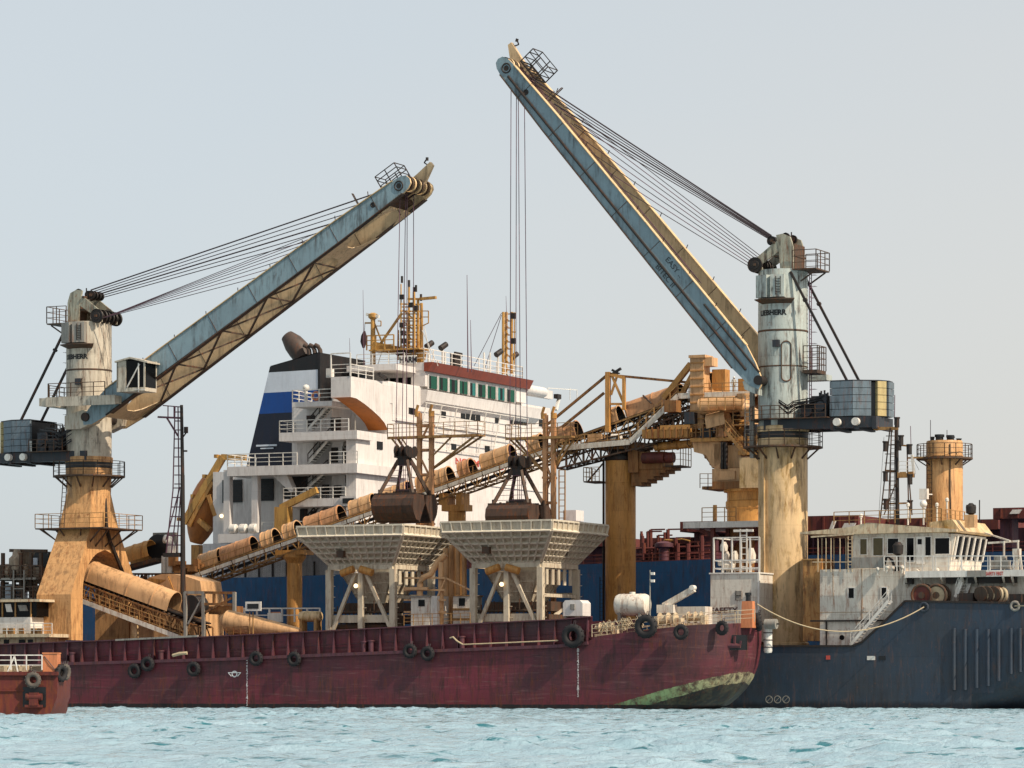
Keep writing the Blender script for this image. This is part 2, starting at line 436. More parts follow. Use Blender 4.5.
M['glassgr2'] = plain('window_teal', '#1f6a66', .25, spec=.2)
M['tan_lt'] = paint('tan_light', '#d6a878', rust=.34, dirt=.4, seam=(3.2, 9), rough=.5, var=.3)
M['tan_dk'] = paint('tan_dark', '#8c6238', rust=.8, dirt=.8, rough=.7, var=.5)
M['ochre'] = paint('ochre_paint', '#d09e68', rust=.6, dirt=.55, seam=(40, 3.4), rough=.5, var=.4, rustc='#70421a')
M['cream_col'] = paint('column_cream', '#d6b488', rust=.3, dirt=.5, pre=cream_stain, seam=(40, 4.0), rough=.5, var=.25)
M['offwhite'] = paint('crane_offwhite', '#c2b8a6', rust=.4, dirt=.75, seam=(40, 4.2), rough=.5, var=.35)
M['teal'] = paint('crane_teal', '#b4bcb6', rust=.42, dirt=.75, seam=(40, 4.4), rough=.5, var=.35)
M['boomblue'] = paint('boom_blue', '#7f949c', rust=.25, dirt=.55, rough=.5, var=.3, rustc='#3a2a20')  # outer webs: blue cast of skylit shade put into the colour
M['boomcream'] = paint('boom_cream', '#d3b48a', rust=.3, dirt=.4, rough=.5, var=.3)  # inner faces: warm sunlit tone carried by the colour itself
M['flange'] = paint('boom_flange', '#dcbb8c', rust=.25, dirt=.3, rough=.5)
M['cwblue'] = paint('counterweight_blue', '#67757e', rust=.35, dirt=.6, rough=.75)
M['cwyellow'] = paint('counterweight_yellow', '#b9a676', rust=.35, dirt=.5, rough=.75)
M['hopper'] = paint('hopper_grey', '#cbbfa8', rust=.5, dirt=.45, rough=.6, var=.3, rustc='#6a4426', dirtc='#5d4a36')
M['hopper_rib'] = paint('hopper_rib', '#d0c6b2', rust=.25, dirt=.2, rough=.6, var=.2, rustc='#6a4426')
M['roofw'] = paint('roof_rusty_white', '#cdbb9c', rust=.7, dirt=.4, rough=.6, rustc='#8a4a1e')
M['machmix'] = paint('machinery_grime', '#a39480', rust=.9, dirt=.6, rough=.6, var=.6)
M['trunk'] = paint('rusty_trunk', '#b88850', rust=1.0, dirt=1.0, rough=.65, var=.5, rustc='#4f260e')
M['head'] = paint('crane_head', '#a5a290', rust=.6, dirt=1.0, rough=.6, var=.5, dirtc='#17120f')
M['grab'] = paint('grab_brown', '#45342a', rust=.6, dirt=.8, rough=.7, var=.5, rustc='#3f2416')
M['dark'] = paint('dark_steel', '#241f1c', rust=.3, dirt=.4, rough=.6)
M['machine'] = paint('machine_dark', '#2b3138', rust=.35, dirt=.5, rough=.5)
M['grey'] = paint('grey_steel', '#8d8981', rust=.4, dirt=.5, rough=.55)
M['redbrown'] = paint('red_brown', '#8a3d26', rust=.15, dirt=.3, rough=.5)
M['soffit'] = paint('orange_soffit', '#b87034', rust=.1, dirt=.25, rough=.55, var=.3)
M['hatch'] = paint('hatch_maroon', '#5e2a26', rust=.5, dirt=.6, rough=.65)
M['yellow'] = paint('mast_yellow', '#b98d4a', rust=.55, dirt=.6, rough=.5)
M['orange'] = paint('orange_paint', '#c77d54', rust=.3, dirt=.3, rough=.5)
M['black'] = plain('black_paint', '#0c0e12', .45)
M['fblue'] = paint('funnel_blue', '#0a4186', rust=.03, dirt=.25, rough=.45)
M['fnavy'] = paint('funnel_navy', '#10182c', rust=.05, dirt=.3, rough=.45)
M['fwhite'] = paint('funnel_white', '#c6cdd6', rust=.05, dirt=.1, rough=.45)
M['fblack'] = paint('funnel_black', '#141416', rust=.1, dirt=.2, rough=.45)
M['brownpipe'] = paint('exhaust_brown', '#4a3c34', rust=.3, dirt=.4, rough=.6)
M['rubber'] = plain('tyre_rubber', '#1a1719', .8)
M['rubber_grey'] = plain('tyre_grey', '#575049', .85)
M['rope'] = plain('wire_rope', '#33272c', .6)
M['rope_p'] = plain('wire_rope_worn', '#5b3a48', .6)
M['rope_l'] = plain('mooring_rope', '#b5a283', .8)
M['letter'] = plain('lettering_black', '#0d0d0d', .6)
M['letter_f'] = plain('lettering_faded', '#2b3438', .6)
M['letter_r'] = plain('lettering_red', '#b5473c', .6)
M['letter_w'] = plain('lettering_white', '#d9d4d2', .6)
M['letter_b'] = plain('lettering_brown', '#4a2a24', .6)
M['glassdk'] = plain('window_dark', '#0a0a0b', .25, spec=.15)
M['glassgr'] = plain('window_green', '#0f4a3a', .25, spec=.12)
M['curtain'] = plain('curtain', '#5b5138', .8)
M['flag'] = plain('flag_dark', '#2a1016', .8)
M['cloth_w'] = plain('workwear_white', '#b9b2a6', .8)
M['cloth_o'] = plain('workwear_orange', '#c4632c', .8)
M['skin'] = plain('skin', '#6b452f', .6)
M['helmet'] = plain('helmet', '#d8d3c8', .4)
def lampmat():
    b = NB('lit_lamp'); b.p.inputs['Base Color'].default_value = hx('#fff2d0')
    b.p.inputs['Emission Color'].default_value = hx('#ffe2b0'); b.p.inputs['Emission Strength'].default_value = 2.0; return b.m
M['lamp'] = lampmat()

# ------------------------------------------------------------------ water: one sheet to the horizon, real waves where they can be seen
def make_water():
    def grow(a, st, lim, g):
        o = []; x = a
        while x < lim: x += st; st *= g; o.append(x)
        return o
    xs = np.arange(-62, 62.01, .22); xs = np.concatenate([-np.array(grow(62, .4, 30000, 1.45))[::-1], xs, np.array(grow(62, .4, 30000, 1.45))])
    ys = np.concatenate([-np.array(grow(-66, 1.5, 3000, 1.5))[::-1], np.arange(66, 180, .22), np.arange(180, 330, .4), np.array(grow(330, .8, 40000, 1.4))])
    X, Y = np.meshgrid(xs, ys); Z = np.zeros_like(X)
    rng = np.random.default_rng(5)
    fade = np.clip((Y-50)/20, 0, 1) * np.clip((420-Y)/60, 0, 1) * np.clip((90-np.abs(X))/20, 0, 1)
    for i in range(46):
        lam = 0.6 * (4.5/0.6) ** (rng.random() ** 1.3); a = R(rng.normal(200, 34)); k = 2*np.pi/lam
        amp = .0105 * lam ** .70
        ph = k*(X*np.sin(a) + Y*np.cos(a)) + rng.random()*6.28 + .9*np.sin(.13*X*rng.random() + .09*Y + i)
        sn = np.sin(ph); Z += amp * (sn + .35*(sn*np.abs(sn)))
    gust = .75 + .35*np.sin(.11*X + .05*Y + 1.0)*np.sin(.07*Y - .06*X)
    Z = Z * fade * gust
    ny, nx = X.shape
    co = np.stack([X, Y, Z], -1).reshape(-1, 3).astype(np.float32)
    idx = np.arange(nx*ny).reshape(ny, nx)
    q = np.stack([idx[:-1, :-1], idx[:-1, 1:], idx[1:, 1:], idx[1:, :-1]], -1).reshape(-1).astype(np.int32)
    nf = q.size//4; me = bpy.data.meshes.new('water')
    me.vertices.add(len(co)); me.vertices.foreach_set('co', co.ravel())
    me.loops.add(q.size); me.loops.foreach_set('vertex_index', q)
    me.polygons.add(nf); me.polygons.foreach_set('loop_start', np.arange(0, q.size, 4, dtype=np.int32))
    me.update(); me.shade_smooth()
    b = NB('sea_water'); P = b.pos()
    sm = b.n('ShaderNodeMapping'); sm.inputs['Scale'].default_value = (.5, .8, 1); b.l(P, sm.inputs['Vector'])
    wc = b.mix(b.ramp(b.noise(P, .12, 4), .35, .65), hx('#99b1bc'), hx('#89a5b1'))
    wc = b.mix(b.math('MULTIPLY', b.ramp(b.noise(sm.outputs[0], 1.0, 5, .65, .6), .585, .635), .95), wc, hx('#0a626c'))  # teal patches imitate wave faces that mirror less sky, put into the colour
    b.put(b.p.inputs['Base Color'], wc)
    b.p.inputs['Roughness'].default_value = .10; b.p.inputs['IOR'].default_value = 1.33; b.p.inputs['Specular IOR Level'].default_value = .5
    bp = b.n('ShaderNodeBump'); bp.inputs['Strength'].default_value = 1.0; bp.inputs['Distance'].default_value = .14
    b.l(b.math('ADD', b.noise(P, 1.7, 6, .65, .5), b.math('MULTIPLY', b.noise(P, 7, 3, .6), .3)), bp.inputs['Height']); b.l(bp.outputs[0], b.p.inputs['Normal'])
    me.materials.append(b.m)
    o = bpy.data.objects.new('water', me); COL.objects.link(o); o['kind'] = 'structure'; o['label'] = 'choppy pale teal sea water'
make_water()
# ------------------------------------------------------------------ maroon barge
BW = 12.0
def barge():
    s_l = G.s(-60, 0)
    t = thing('cargo_barge', 'long maroon barge with ribbed bulwark and green stripe at its raised bow', 'barge', (G.s(400, 0), BW/2, 0))
    # hull: plan curve closes towards the bow; the stem rakes aft below
    prof = [(757, 612), (755.5, 621), (755, 640), (754, 652), (751, 668), (745, 682), (736, 694), (722, 705), (700, 714), (670, 722)]
    def tip(z):
        pts = []
        for px, py in prof:
            s = G.s(px, BW/2); pts.append((G.z(py, s, BW/2), s))
        pts.sort()
        zs = [p[0] for p in pts]; ss = [p[1] for p in pts]
        return float(np.interp(z, zs, ss))
    zt = [(-60, 671), (20, 667), (70, 663), (231, 658), (300, 655), (403, 651), (560, 645), (588, 642), (589, 637), (634, 631), (685, 625), (750, 620.5), (790, 618)]
    def ztop(s):
        px = [G.s(a, 0) for a, _ in zt]; z = [G.z(b, G.s(a, 0), 0) for a, b in zt]
        return float(np.interp(s, px, z))
    us = sorted(set(list(np.linspace(0, .80, 44)) + list(np.linspace(.80, 1, 26))))
    fr = [-.25, 0, .06, .14, .24, .36, .5, .64, .78, .9, 1.0]
    def col(u):
        out = []
        for f in fr:
            s0 = s_l + u*(tip(4) - s_l); z = f*ztop(s0) if f > 0 else f*4
            tp = tip(z); s = s_l + u*(tp - s_l); x0 = tp - 8.5
            e = 0 if s <= x0 else (s-x0)/(tp-x0)
            w = BW/2*(1 - (1 - min(1, e)**2.6)**(1/2.6)) if e > 0 else 0.0
            out.append((s, w, z))
        return out
    cols = [col(u) for u in us]; m = MB(); k = len(fr)
    for side in (0, 1):
        vs = [(p[0], p[1] if side == 0 else BW-p[1], p[2]) for c in cols for p in c]
        fs = [(i*k+j, (i+1)*k+j, (i+1)*k+j+1, i*k+j+1) for i in range(len(us)-1) for j in range(k-1)]
        m.add(vs, fs)
    n = len(us)
    m.add([c[-1] for c in cols] + [(c[-1][0], BW-c[-1][1], c[-1][2]) for c in cols], [(i, i+1, n+i+1, n+i) for i in range(n-1)])
    m.add([cols[0][0], cols[0][-1], (cols[0][-1][0], BW, cols[0][-1][2]), (cols[0][0][0], BW, cols[0][0][2])], [(0, 1, 2, 3)])
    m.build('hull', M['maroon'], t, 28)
    # rub rail along the deck edge
    m = MB(); pts = [(-60, 670), (60, 664), (231, 659), (300, 656), (403, 652), (560, 646), (588, 643)]
    P = [G.pt(a, b, -.12) for a, b in pts]
    for a, b in zip(P[:-1], P[1:]): m.bar(a, b, .3, .26)
    m.build('rub_rail', M['maroon_rail'], t)
    # bulwark set back behind the deck edge with brackets and cap rail
    bt = [(-60, 648), (20, 644), (60, 642.5), (190, 638), (300, 632.5), (440, 625.5), (560, 620), (592, 617)]
    ss = [G.s(a, .7) for a, _ in bt]; zz = [G.z(b, G.s(a, .7), .7) for a, b in bt]
    def zb(s): return float(np.interp(s, ss, zz))
    m = MB()
    for i in range(len(bt)-1):
        a, b = ss[i], ss[i+1]
        m.add([(a, .7, ztop(a)-.1), (b, .7, ztop(b)-.1), (b, .7, zb(b)), (a, .7, zb(a)), (a, .76, ztop(a)-.1), (b, .76, ztop(b)-.1), (b, .76, zb(b)), (a, .76, zb(a))],
              [(0, 1, 2, 3), (5, 4, 7, 6), (3, 2, 6, 7), (0, 3, 7, 4), (1, 5, 6, 2)])
    for wq in (BW-.7,):
        m.bar((ss[0], wq, zz[0]-.9), (ss[-1], wq, zz[-1]-.9), .08, 1.8)
    m.build('bulwark', M['maroon'], t)
    m = MB(); x = ss[0]+.3
    while x < ss[-1]:
        a, b = ztop(x), zb(x); m.prism([(.22, a-.02), (.70, a-.02), (.70, b), (.5, b)], 's', x-.045, x+.045); x += 1.48
    for i in range(len(bt)-1): m.bar((ss[i], .55, zz[i]+.03), (ss[i+1], .55, zz[i+1]+.03), .46, .09)
    m.bar((ss[0], .67, ztop(ss[0])+.62), (ss[-1], .67, ztop(ss[-1])+.62), .05, .05)
    m.build('bulwark_rib', M['maroon_rail'], t)
    # grey timber laid on the cap and mooring posts
    m = MB(); a = G.pt(116, 640, .4); b = G.pt(198, 636, .4); m.bar(a, b, .25, .16); m.build('cap_plank', M['grey'], t)
    for px, py, mt in ((72, 657, 'maroon_rail'), (161, 655, 'maroon_rail'), (364, 646, 'maroon_rail'), (371, 645, 'maroon_rail'), (462, 641, 'maroon_rail'), (570, 634, 'maroon_rail'), (578, 633, 'maroon_rail')):
        c = G.pt(px, py, .3); m = MB(); m.tube((c[0], c[1], c[2]-.8), (c[0], c[1], c[2]+.3), .22, n=12); m.tube((c[0], c[1], c[2]+.3), (c[0], c[1], c[2]+.42), .3, n=12); m.build('bollard', M[mt], t)
    # slack hoses and a pale pipe on the deck edge
    m = MB(); m.path([G.pt(463, 644.5, -.05), G.pt(500, 643, -.05), G.pt(558, 640.5, -.05)], .06); m.path([G.pt(450, 638, .2), G.pt(453, 637, .1), G.pt(457, 641, 0), G.pt(463, 644.5, -.05)], .07)
    m.build('deck_pipe', M['rope_l'], t)
    m = MB(); m.path([G.pt(173, 655.5, -.1), G.pt(180, 653.5, -.2), G.pt(187, 653, -.1)], .16); m.build('rope_coil', M['rope_l'], t)
    # draught marks and load line symbol
    for px, y0, y1 in ((247, 661, 706), (578, 652, 699)):
        m = MB(); y = y0; q = 0
        while y < y1:
            c = G.pt(px, y, -.012); big = (q % 4 == 0)
            text(m, random.choice('246838'), .44 if big else .3, lambda a, b, d, c=c: (c[0]+a, c[1]-.006+d, c[2]+b), extr=.004); y += 3.2; q += 1
        m.build('draught_marks', M['letter_w'], t)
    m = MB(); c = G.pt(234.5, 674, -.015)
    m.torus(c, (0, 1, 0), .24, .05, 16, 4, .3); m.bar((c[0]-.62, c[1], c[2]+.12), (c[0]+.62, c[1], c[2]+.12), .07, .07)
    m.bar((c[0]-.62, c[1], c[2]+.12), (c[0]-.3, c[1], c[2]-.2), .06); m.bar((c[0]+.62, c[1], c[2]+.12), (c[0]+.3, c[1], c[2]-.2), .06)
    m.build('load_line_mark', M['letter_w'], t)
    # anchor pocket at the bow: dark recess frame, anchor inside
    def bw(px):
        s = G.s(px, 1.0)
        for _ in range(8):
            tp = tip(3.5); x0 = tp-8.5; e = max(0, min(1, (s-x0)/(tp-x0))); w = BW/2*(1-(1-e**2.6)**(1/2.6)); s = G.s(px, w)
        return s, w
    sa, wa = bw(727); sb, wb = bw(746)
    m = MB(); z0 = G.z(650, sa, wa); z1 = G.z(635, sa, wa)
    m.add([(sa, wa-.05, z0), (sb, wb-.05, z0), (sb, wb-.05, z1), (sa, wa-.05, z1), (sa, wa+.3, z0), (sb, wb+.3, z0), (sb, wb+.3, z1), (sa, wa+.3, z1)], [(0, 1, 2, 3), (0, 4, 5, 1), (3, 2, 6, 7), (0, 3, 7, 4), (1, 5, 6, 2)])
    m.build('anchor_pocket', M['black'], t)
    m = MB(); c = ((sa+sb)/2-.1, (wa+wb)/2-.25, z0+.35); m.tube((c[0]-.5, c[1]-.05, c[2]), (c[0]+.5, c[1]+.1, c[2]), .2, n=10); m.bar((c[0], c[1], c[2]-.1), (c[0]+.05, c[1], c[2]+.8), .16)
    m.bar((c[0]-.5, c[1], c[2]), (c[0]-.6, c[1]-.1, c[2]+.4), .14); m.bar((c[0]+.5, c[1], c[2]), (c[0]+.58, c[1], c[2]+.4), .14)
    m.build('anchor', M['maroon_rail'], t)
    # forecastle rails
    m = MB()
    for w, a, b in ((.35, 592, 742), (5.5, 600, 735), (BW-.4, 585, 740)):
        P = [G.s(a + (b-a)*i/5, w) for i in range(6)]
        m.rail([(s, w + (max(0, s-(tip(4)-8)) * (.30 if w < 3 else 0)), ztop(s)) for s in P], 1.0, 1.3, .022)
    m.build('railing', M['roofw'], t)
    # winch and windlass
    for px, wq, sc in ((668, 2.5, 1.0), (695, 3.5, .8), (607, 3.0, .8)):
        s = G.s(px, wq); z = ztop(s); m = MB()
        m.box(s-1.1*sc, s+1.1*sc, wq-.6, wq+.6, z, z+.25); m.tube((s-.7*sc, wq, z+.75), (s+.6*sc, wq, z+.75), .38*sc, n=14)
        for q in (-.75, .0, .65): m.tube((s+q*sc, wq, z+.75), (s+(q+.08)*sc, wq, z+.75), .6*sc, n=16)
        m.box(s+.8*sc, s+1.3*sc, wq-.4, wq+.4, z, z+.9); m.tube((s-1.3*sc, wq, z+.75), (s-.85*sc, wq, z+.75), .2, n=10)
        m.build('deck_winch', M['roofw'], t)
    # pale mooring ropes heaped along the rail
    m = MB(); rr = random.Random(3)
    for i in range(26):
        px = 600 + rr.random()*38; s = G.s(px, .6); z = ztop(s); w = .4 + rr.random()*.9
        m.path([(s-.3, w, z+.1+rr.random()*.3), (s, w, z+.95+rr.random()*.35), (s+.35, w+.1, z+.2+rr.random()*.5)], .045, 5)
    m.build('hanging_rope', M['rope_l'], t)
    return t, ztop, tip
BARGE, B_TOP, B_TIP = barge()

def tank(px0, px1, py0, py1, w, name, label, cat, mat, legs=True):
    a = G.pt(px0, py1, w); b = G.pt(px1, py1, w); r = (G.z(py0, a[0], w)-a[2])/2
    t = thing(name, label, cat, ((a[0]+b[0])/2, w, a[2]-.5)); m = MB(); zc = a[2]+r; L = b[0]-a[0]
    m.lathe([(.01, -.0), (r*.6, .0+.02), (r*.9, .14), (r, .34), (r, L-.34), (r*.9, L-.14), (r*.6, L-.02), (.01, L)], (a[0], w, zc), 's', 24, cap=False)
    for q in (.25, .5, .75): m.lathe([(r+.02, L*q-.04), (r+.03, L*q), (r+.02, L*q+.04)], (a[0], w, zc), 's', 24, cap=False)
    m.build('shell', mat, t, 40)
    m = MB()
    for q in (.18, .8): m.box(a[0]+L*q-.12, a[0]+L*q+.12, w-r*.7, w+r*.7, a[2]-.5, a[2]+.35*r)
    m.build('saddle', M['grey'], t)
    m = MB(); m.tube((a[0]+L*.5, w, zc+r-.05), (a[0]+L*.5, w, zc+r+.15), .25, n=12); m.build('hatch', mat, t)
    return t
tank(616, 649, 594, 616, 3.6, 'storage_tank', 'cream horizontal cylinder tank beside the orange pillar on the barge foredeck', 'tank', M['whiterust'])

def locker():
    a = G.pt(563, 616, 3.2); b = G.pt(582.5, 600, 3.2)
    t = thing('deck_box', 'small white chamfered box between right hopper legs and the orange pillar', 'box', ((a[0]+b[0])/2, 4, a[2])); m = MB()
    h = b[2]-a[2]; m.prism([(a[0], a[2]), (b[0], a[2]), (b[0], b[2]-.25), (b[0]-.25, b[2]), (a[0]+.2, b[2]), (a[0], b[2]-.25)], 'w', 3.2, 4.9); m.build('body', M['white'], t)
    m = MB(); m.box((a[0]+b[0])/2-.2, (a[0]+b[0])/2+.2, 3.1, 3.2, a[2]+h*.4, a[2]+h*.75); m.build('panel', M['grey'], t)
    m = MB()
    for x in (a[0]+.15, b[0]-.15): m.box(x-.08, x+.08, 3.3, 4.8, a[2]-1.0, a[2])
    m.build('stand', M['grey'], t)
locker()

def davit():
    a = G.pt(664, 606, 4.5); b = G.pt(694, 589, 4.5)
    t = thing('deck_crane', 'small pale crane jib slanting up over the barge foredeck against blue hull', 'crane', (a[0], 4.5, a[2]-1.6)); m = MB()
    m.bar(a, b, .42, .5); m.build('jib', M['whiterust'], t)
    m = MB(); m.tube((a[0]+.2, 4.5, a[2]-1.6), (a[0]+.2, 4.5, a[2]+.2), .32, n=12); m.box(a[0]-.5, a[0]+1, 4.1, 4.9, a[2]-.6, a[2]+.1); m.build('post', M['whiterust'], t)
    m = MB(); m.tube((b[0]-.1, 4.2, b[2]+.1), (b[0]-.1, 4.8, b[2]+.1), .22, n=12); m.build('sheave', M['rail_w'], t)
    m = MB(); m.box(a[0]-.4, a[0]+3.4, 5.2, 6.8, a[2]-1.6, a[2]-.05); m.build('engine_casing', M['whiterust'], t)
    # tall light pole
    p = G.pt(650, 617, 2.0); q = G.pt(650, 570, 2.0)
    t = thing('lamp_pole', 'thin grey pole with small lamps behind the cream tank on the barge', 'pole', p); m = MB()
    m.tube(p, q, .07, .04); m.build('pole', M['grey'], t)
    for z in (q[2]-.3, q[2]-.9): m = MB(); m.cbox((q[0]+.25, 2.0, z), .3, .2, .22); m.bar((q[0], 2, z), (q[0]+.3, 2, z), .05); m.build('lamp', M['rail_w'], t)
davit()

# tyre fenders
def tyre(px, py, rpx, w, label, ax=(0, 1, 0), mat='rubber', fr=G, squash=.95, rope=True):
    s, _, z = fr.pt(px, py, w); mp = fr.mpp(s, w); ro = rpx*mp; r = ro*.30
    t = thing('tyre_fender', label, 'tyre', (s, w, z), fr, 'tyre fenders hung on the hulls'); m = MB()
    m.torus((s, w, z), ax, ro-r, r, 28, 12, squash*1.15)
    for i in range(14):
        a = 2*math.pi*i/14; d = V(ax).normalized(); u = V((0, 0, 1)); x = d.cross(u).normalized()
        e = x*math.cos(a)+u*math.sin(a); c = V((s, w, z))+e*(ro-.02); m.bar(c-d*r*.8, c+d*r*.8, .07, .05, up=e)
    m.build('tyre', M[mat], t, 60)
    if rope:
        m = MB(); m.path([(s-.05, w+.1, z+ro*.55), (s, w+.25, z+ro*1.3)], .035, 5); m.path([(s+.1, w+.1, z+ro*.55), (s+.15, w+.25, z+ro*1.3)], .035, 5); m.build('lashing', M['rope'], t)
    return t
tyre(134.5, 671, 7.5, -.38, 'black tyre hanging lower of the touching pair left on the maroon barge')
tyre(147.5, 664, 7.5, -.38, 'dark tyre hanging higher of the touching pair left on the maroon barge')
tyre(193.5, 669, 7.5, -.38, 'single black tyre on the barge left of the white load line symbol')
tyre(256, 658.5, 7.5, -.38, 'dark tyre on the barge rub rail just right of the left draught marks')
tyre(294, 659, 7.5, -.38, 'dark tyre under the left hopper, between draught marks and the tyre pair')
tyre(410, 651, 7.5, -.38, 'left tyre of the touching pair under the white hoppers')
tyre(427.5, 653.5, 7.5, -.38, 'right tyre of the touching pair under the white hoppers')
tyre(573, 636, 12, -.5, 'large black tyre above the right draught marks, below the white box')
tyre(646, 626.5, 12, -.5, 'large dark tyre below the cream tank on the barge bow')
tyre(681, 632, 8, -.4, 'medium dark tyre below the small pale crane jib on the bow')
tyre(722, 628, 7.5, 1.2, 'dark tyre above the anchor pocket at the barge bow', (.25, 1, 0))
tyre(758, 622, 9.5, 5.2, 'big tyre slung round the barge bow tip, seen edge on', (1, .55, .2))

def bow_post():
    p = G.pt(748, 623, 4.2); s, w, z = p; h = G.z(600, s, w)-z
    t = thing('bow_post', 'orange tapered post with black cap standing on the barge bow tip', 'post', p); m = MB()
    m.add([(s-.5, w-.4, z-.4), (s+.55, w-.4, z-.4), (s+.55, w+.4, z-.4), (s-.5, w+.4, z-.4), (s-.42, w-.3, z+h*.95), (s+.48, w-.3, z+h*.95), (s+.48, w+.3, z+h*.95), (s-.42, w+.3, z+h*.95)],
          [(0, 1, 5, 4), (1, 2, 6, 5), (2, 3, 7, 6), (3, 0, 4, 7), (4, 5, 6, 7)]); m.build('body', M['orange'], t)
    m = MB(); m.tube((s+.02, w, z+h*.95), (s+.02, w, z+h*1.2), .2, n=12); m.tube((s+.02, w, z+h*1.2), (s+.02, w, z+h*1.32), .27, n=12); m.build('cap', M['black'], t)
bow_post()
def bow_fender():
    p = G.pt(768, 640, 7.5); t = thing('foam_fender', 'white bundled fender hung between the barge bow and the crane column', 'fender', p); m = MB()
    m.lathe([(.01, -1.1), (.3, -1.05), (.36, -.9), (.36, .9), (.3, 1.05), (.01, 1.1)], p, 'z', 12); m.build('body', M['rail_w'], t)
    m = MB()
    for q in (-.6, 0, .6): m.torus((p[0], p[1], p[2]+q), (0, 0, 1), .38, .04, 14, 5)
    m.build('band', M['rope'], t)
    p = G.pt(771, 624, 7.2); t = thing('roller_fender', 'grey drum roller behind the tyre at the barge bow tip', 'roller', p); m = MB(); m.tube((p[0]-.5, p[1], p[2]), (p[0]+.5, p[1], p[2]), .42, n=16); m.build('drum', M['grey'], t)
    m = MB(); m.bar((p[0]-.9, p[1], p[2]), (p[0]+.7, p[1], p[2]), .12); m.build('axle', M['dark'], t)
bow_fender()
# ------------------------------------------------------------------ transshipment vessel hull
def transhipper():
    W0, W1 = 14.5, 40.0
    t = thing('transshipment_vessel', 'dark navy hull with raised bow, fender ribs and mooring rope at right', 'ship', (G.s(840, W0), (W0+W1)/2, 0))
    top = [(-40, 648), (745, 646), (852, 646), (862, 642), (884, 622), (905, 601), (1024, 603), (1100, 602)]
    S = [G.s(a, W0) for a, _ in top]; Z = [G.z(b, G.s(a, W0), W0) for a, b in top]
    def ztop(s): return float(np.interp(s, S, Z))
    sl = G.s(962, W0); sr = G.s(1024, W0); zl = G.z(676, sr, W0)
    def line(s): return float(np.interp(s, [sl, sr, sr+6], [-.3, zl, zl+3.2]))
    send = G.s(1130, W0)
    ss = sorted(set(S + list(np.linspace(S[0], send, 60)) + [sl, sr]))
    fr = [0, .08, .16, .24, .34, .45, .6, .75, .9, 1.0]; m = MB(); k = len(fr)+1
    def ring(s, side):
        o = []; zt = ztop(s)
        for f in [-1]+fr:
            z = -2.0 if f < 0 else f*zt; w = W0 + max(0, line(s)-z)*1.5
            e = max(0, (s-send+6)/6); w += (e**2.5)*7 
            w = min(w, (W0+W1)/2)
            o.append((s, w if side == 0 else W0+W1-w, z))
        return o
    for side in (0, 1):
        vs = [p for s in ss for p in ring(s, side)]
        m.add(vs, [(i*k+j, (i+1)*k+j, (i+1)*k+j+1, i*k+j+1) for i in range(len(ss)-1) for j in range(k-1)])
    a, b = ring(ss[-1], 0), ring(ss[-1], 1); m.add(a+b, [(j, j+1, k+j+1, k+j) for j in range(k-1)])
    a, b = ring(ss[0], 0), ring(ss[0], 1); m.add(a+b, [(j, j+1, k+j+1, k+j) for j in range(k-1)])
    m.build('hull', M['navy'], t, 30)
    m = MB()
    for i in range(len(ss)-1):
        a, b = ss[i], ss[i+1]; za, zb = ztop(a)-.25, ztop(b)-.25
        m.add([(a, W0+.2, za), (b, W0+.2, zb), (b, W1-.2, zb), (a, W1-.2, za)], [(0, 1, 2, 3)])
    m.build('deck', M['maroon_rail'], t)
    m = MB()
    for px, y0, y1 in ((954, 628, 690), (965, 629, 690), (976.5, 629, 688), (988, 629, 686), (998.5, 629, 681), (1011, 628, 674), (1020, 628, 672), (1031, 628, 668), (1042, 628, 664)):
        a = G.pt(px, y0, W0-.06); b = G.pt(px, y1, W0-.06); m.tube(a, b, .17, n=10)
    m.build('fender_rib', M['navy'], t)
    m = MB(); 
    for i in range(len(S)-1): m.bar((S[i], W0+.02, Z[i]), (S[i+1], W0+.02, Z[i+1]), .26, .16)
    m.build('bulwark_cap', M['dark'], t)
    for px, py in ((924, 607), (1015, 606)):
        c = G.pt(px, py, W0-.05); m = MB(); m.torus(c, (0, 1, 0), .34, .12, 20, 8); m.build('fairlead', M['grey' if px > 1000 else 'navy'], t)
        m = MB(); m.tube((c[0], W0-.03, c[2]), (c[0], W0+.03, c[2]), .25, n=16); m.build('fairlead_hole', M['black'], t)
    for px, py, L, mt in ((828, 657.5, .35, 'letter_r'), (871, 658, .7, 'rail_w'), (882, 658, .6, 'black')):
        c = G.pt(px, py, W0-.03); m = MB(); m.box(c[0]-L/2, c[0]+L/2, W0-.04, W0+.05, c[2]-.17, c[2]+.17); m.build('freeing_port', M[mt], t)
    m = MB()
    for px in (769, 777.5, 786): c = G.pt(px, 699.5, W0-.01); m.torus(c, (0, 1, 0), .30, .035, 18, 4, .3); m.bar((c[0]-.2, c[1], c[2]-.2), (c[0]+.2, c[1], c[2]+.2), .04)
    m.build('thruster_marks', M['grey'], t)
    # sloping stair along the bulwark step
    a = G.pt(852, 645, W0+.9); b = G.pt(890, 601, W0+.9); m = MB(); m.stairs(a, (b[0], b[1], b[2]), .8); m.build('stair', M['rail_w'], t)
    return t, ztop
SHIP, S_TOP = transhipper()

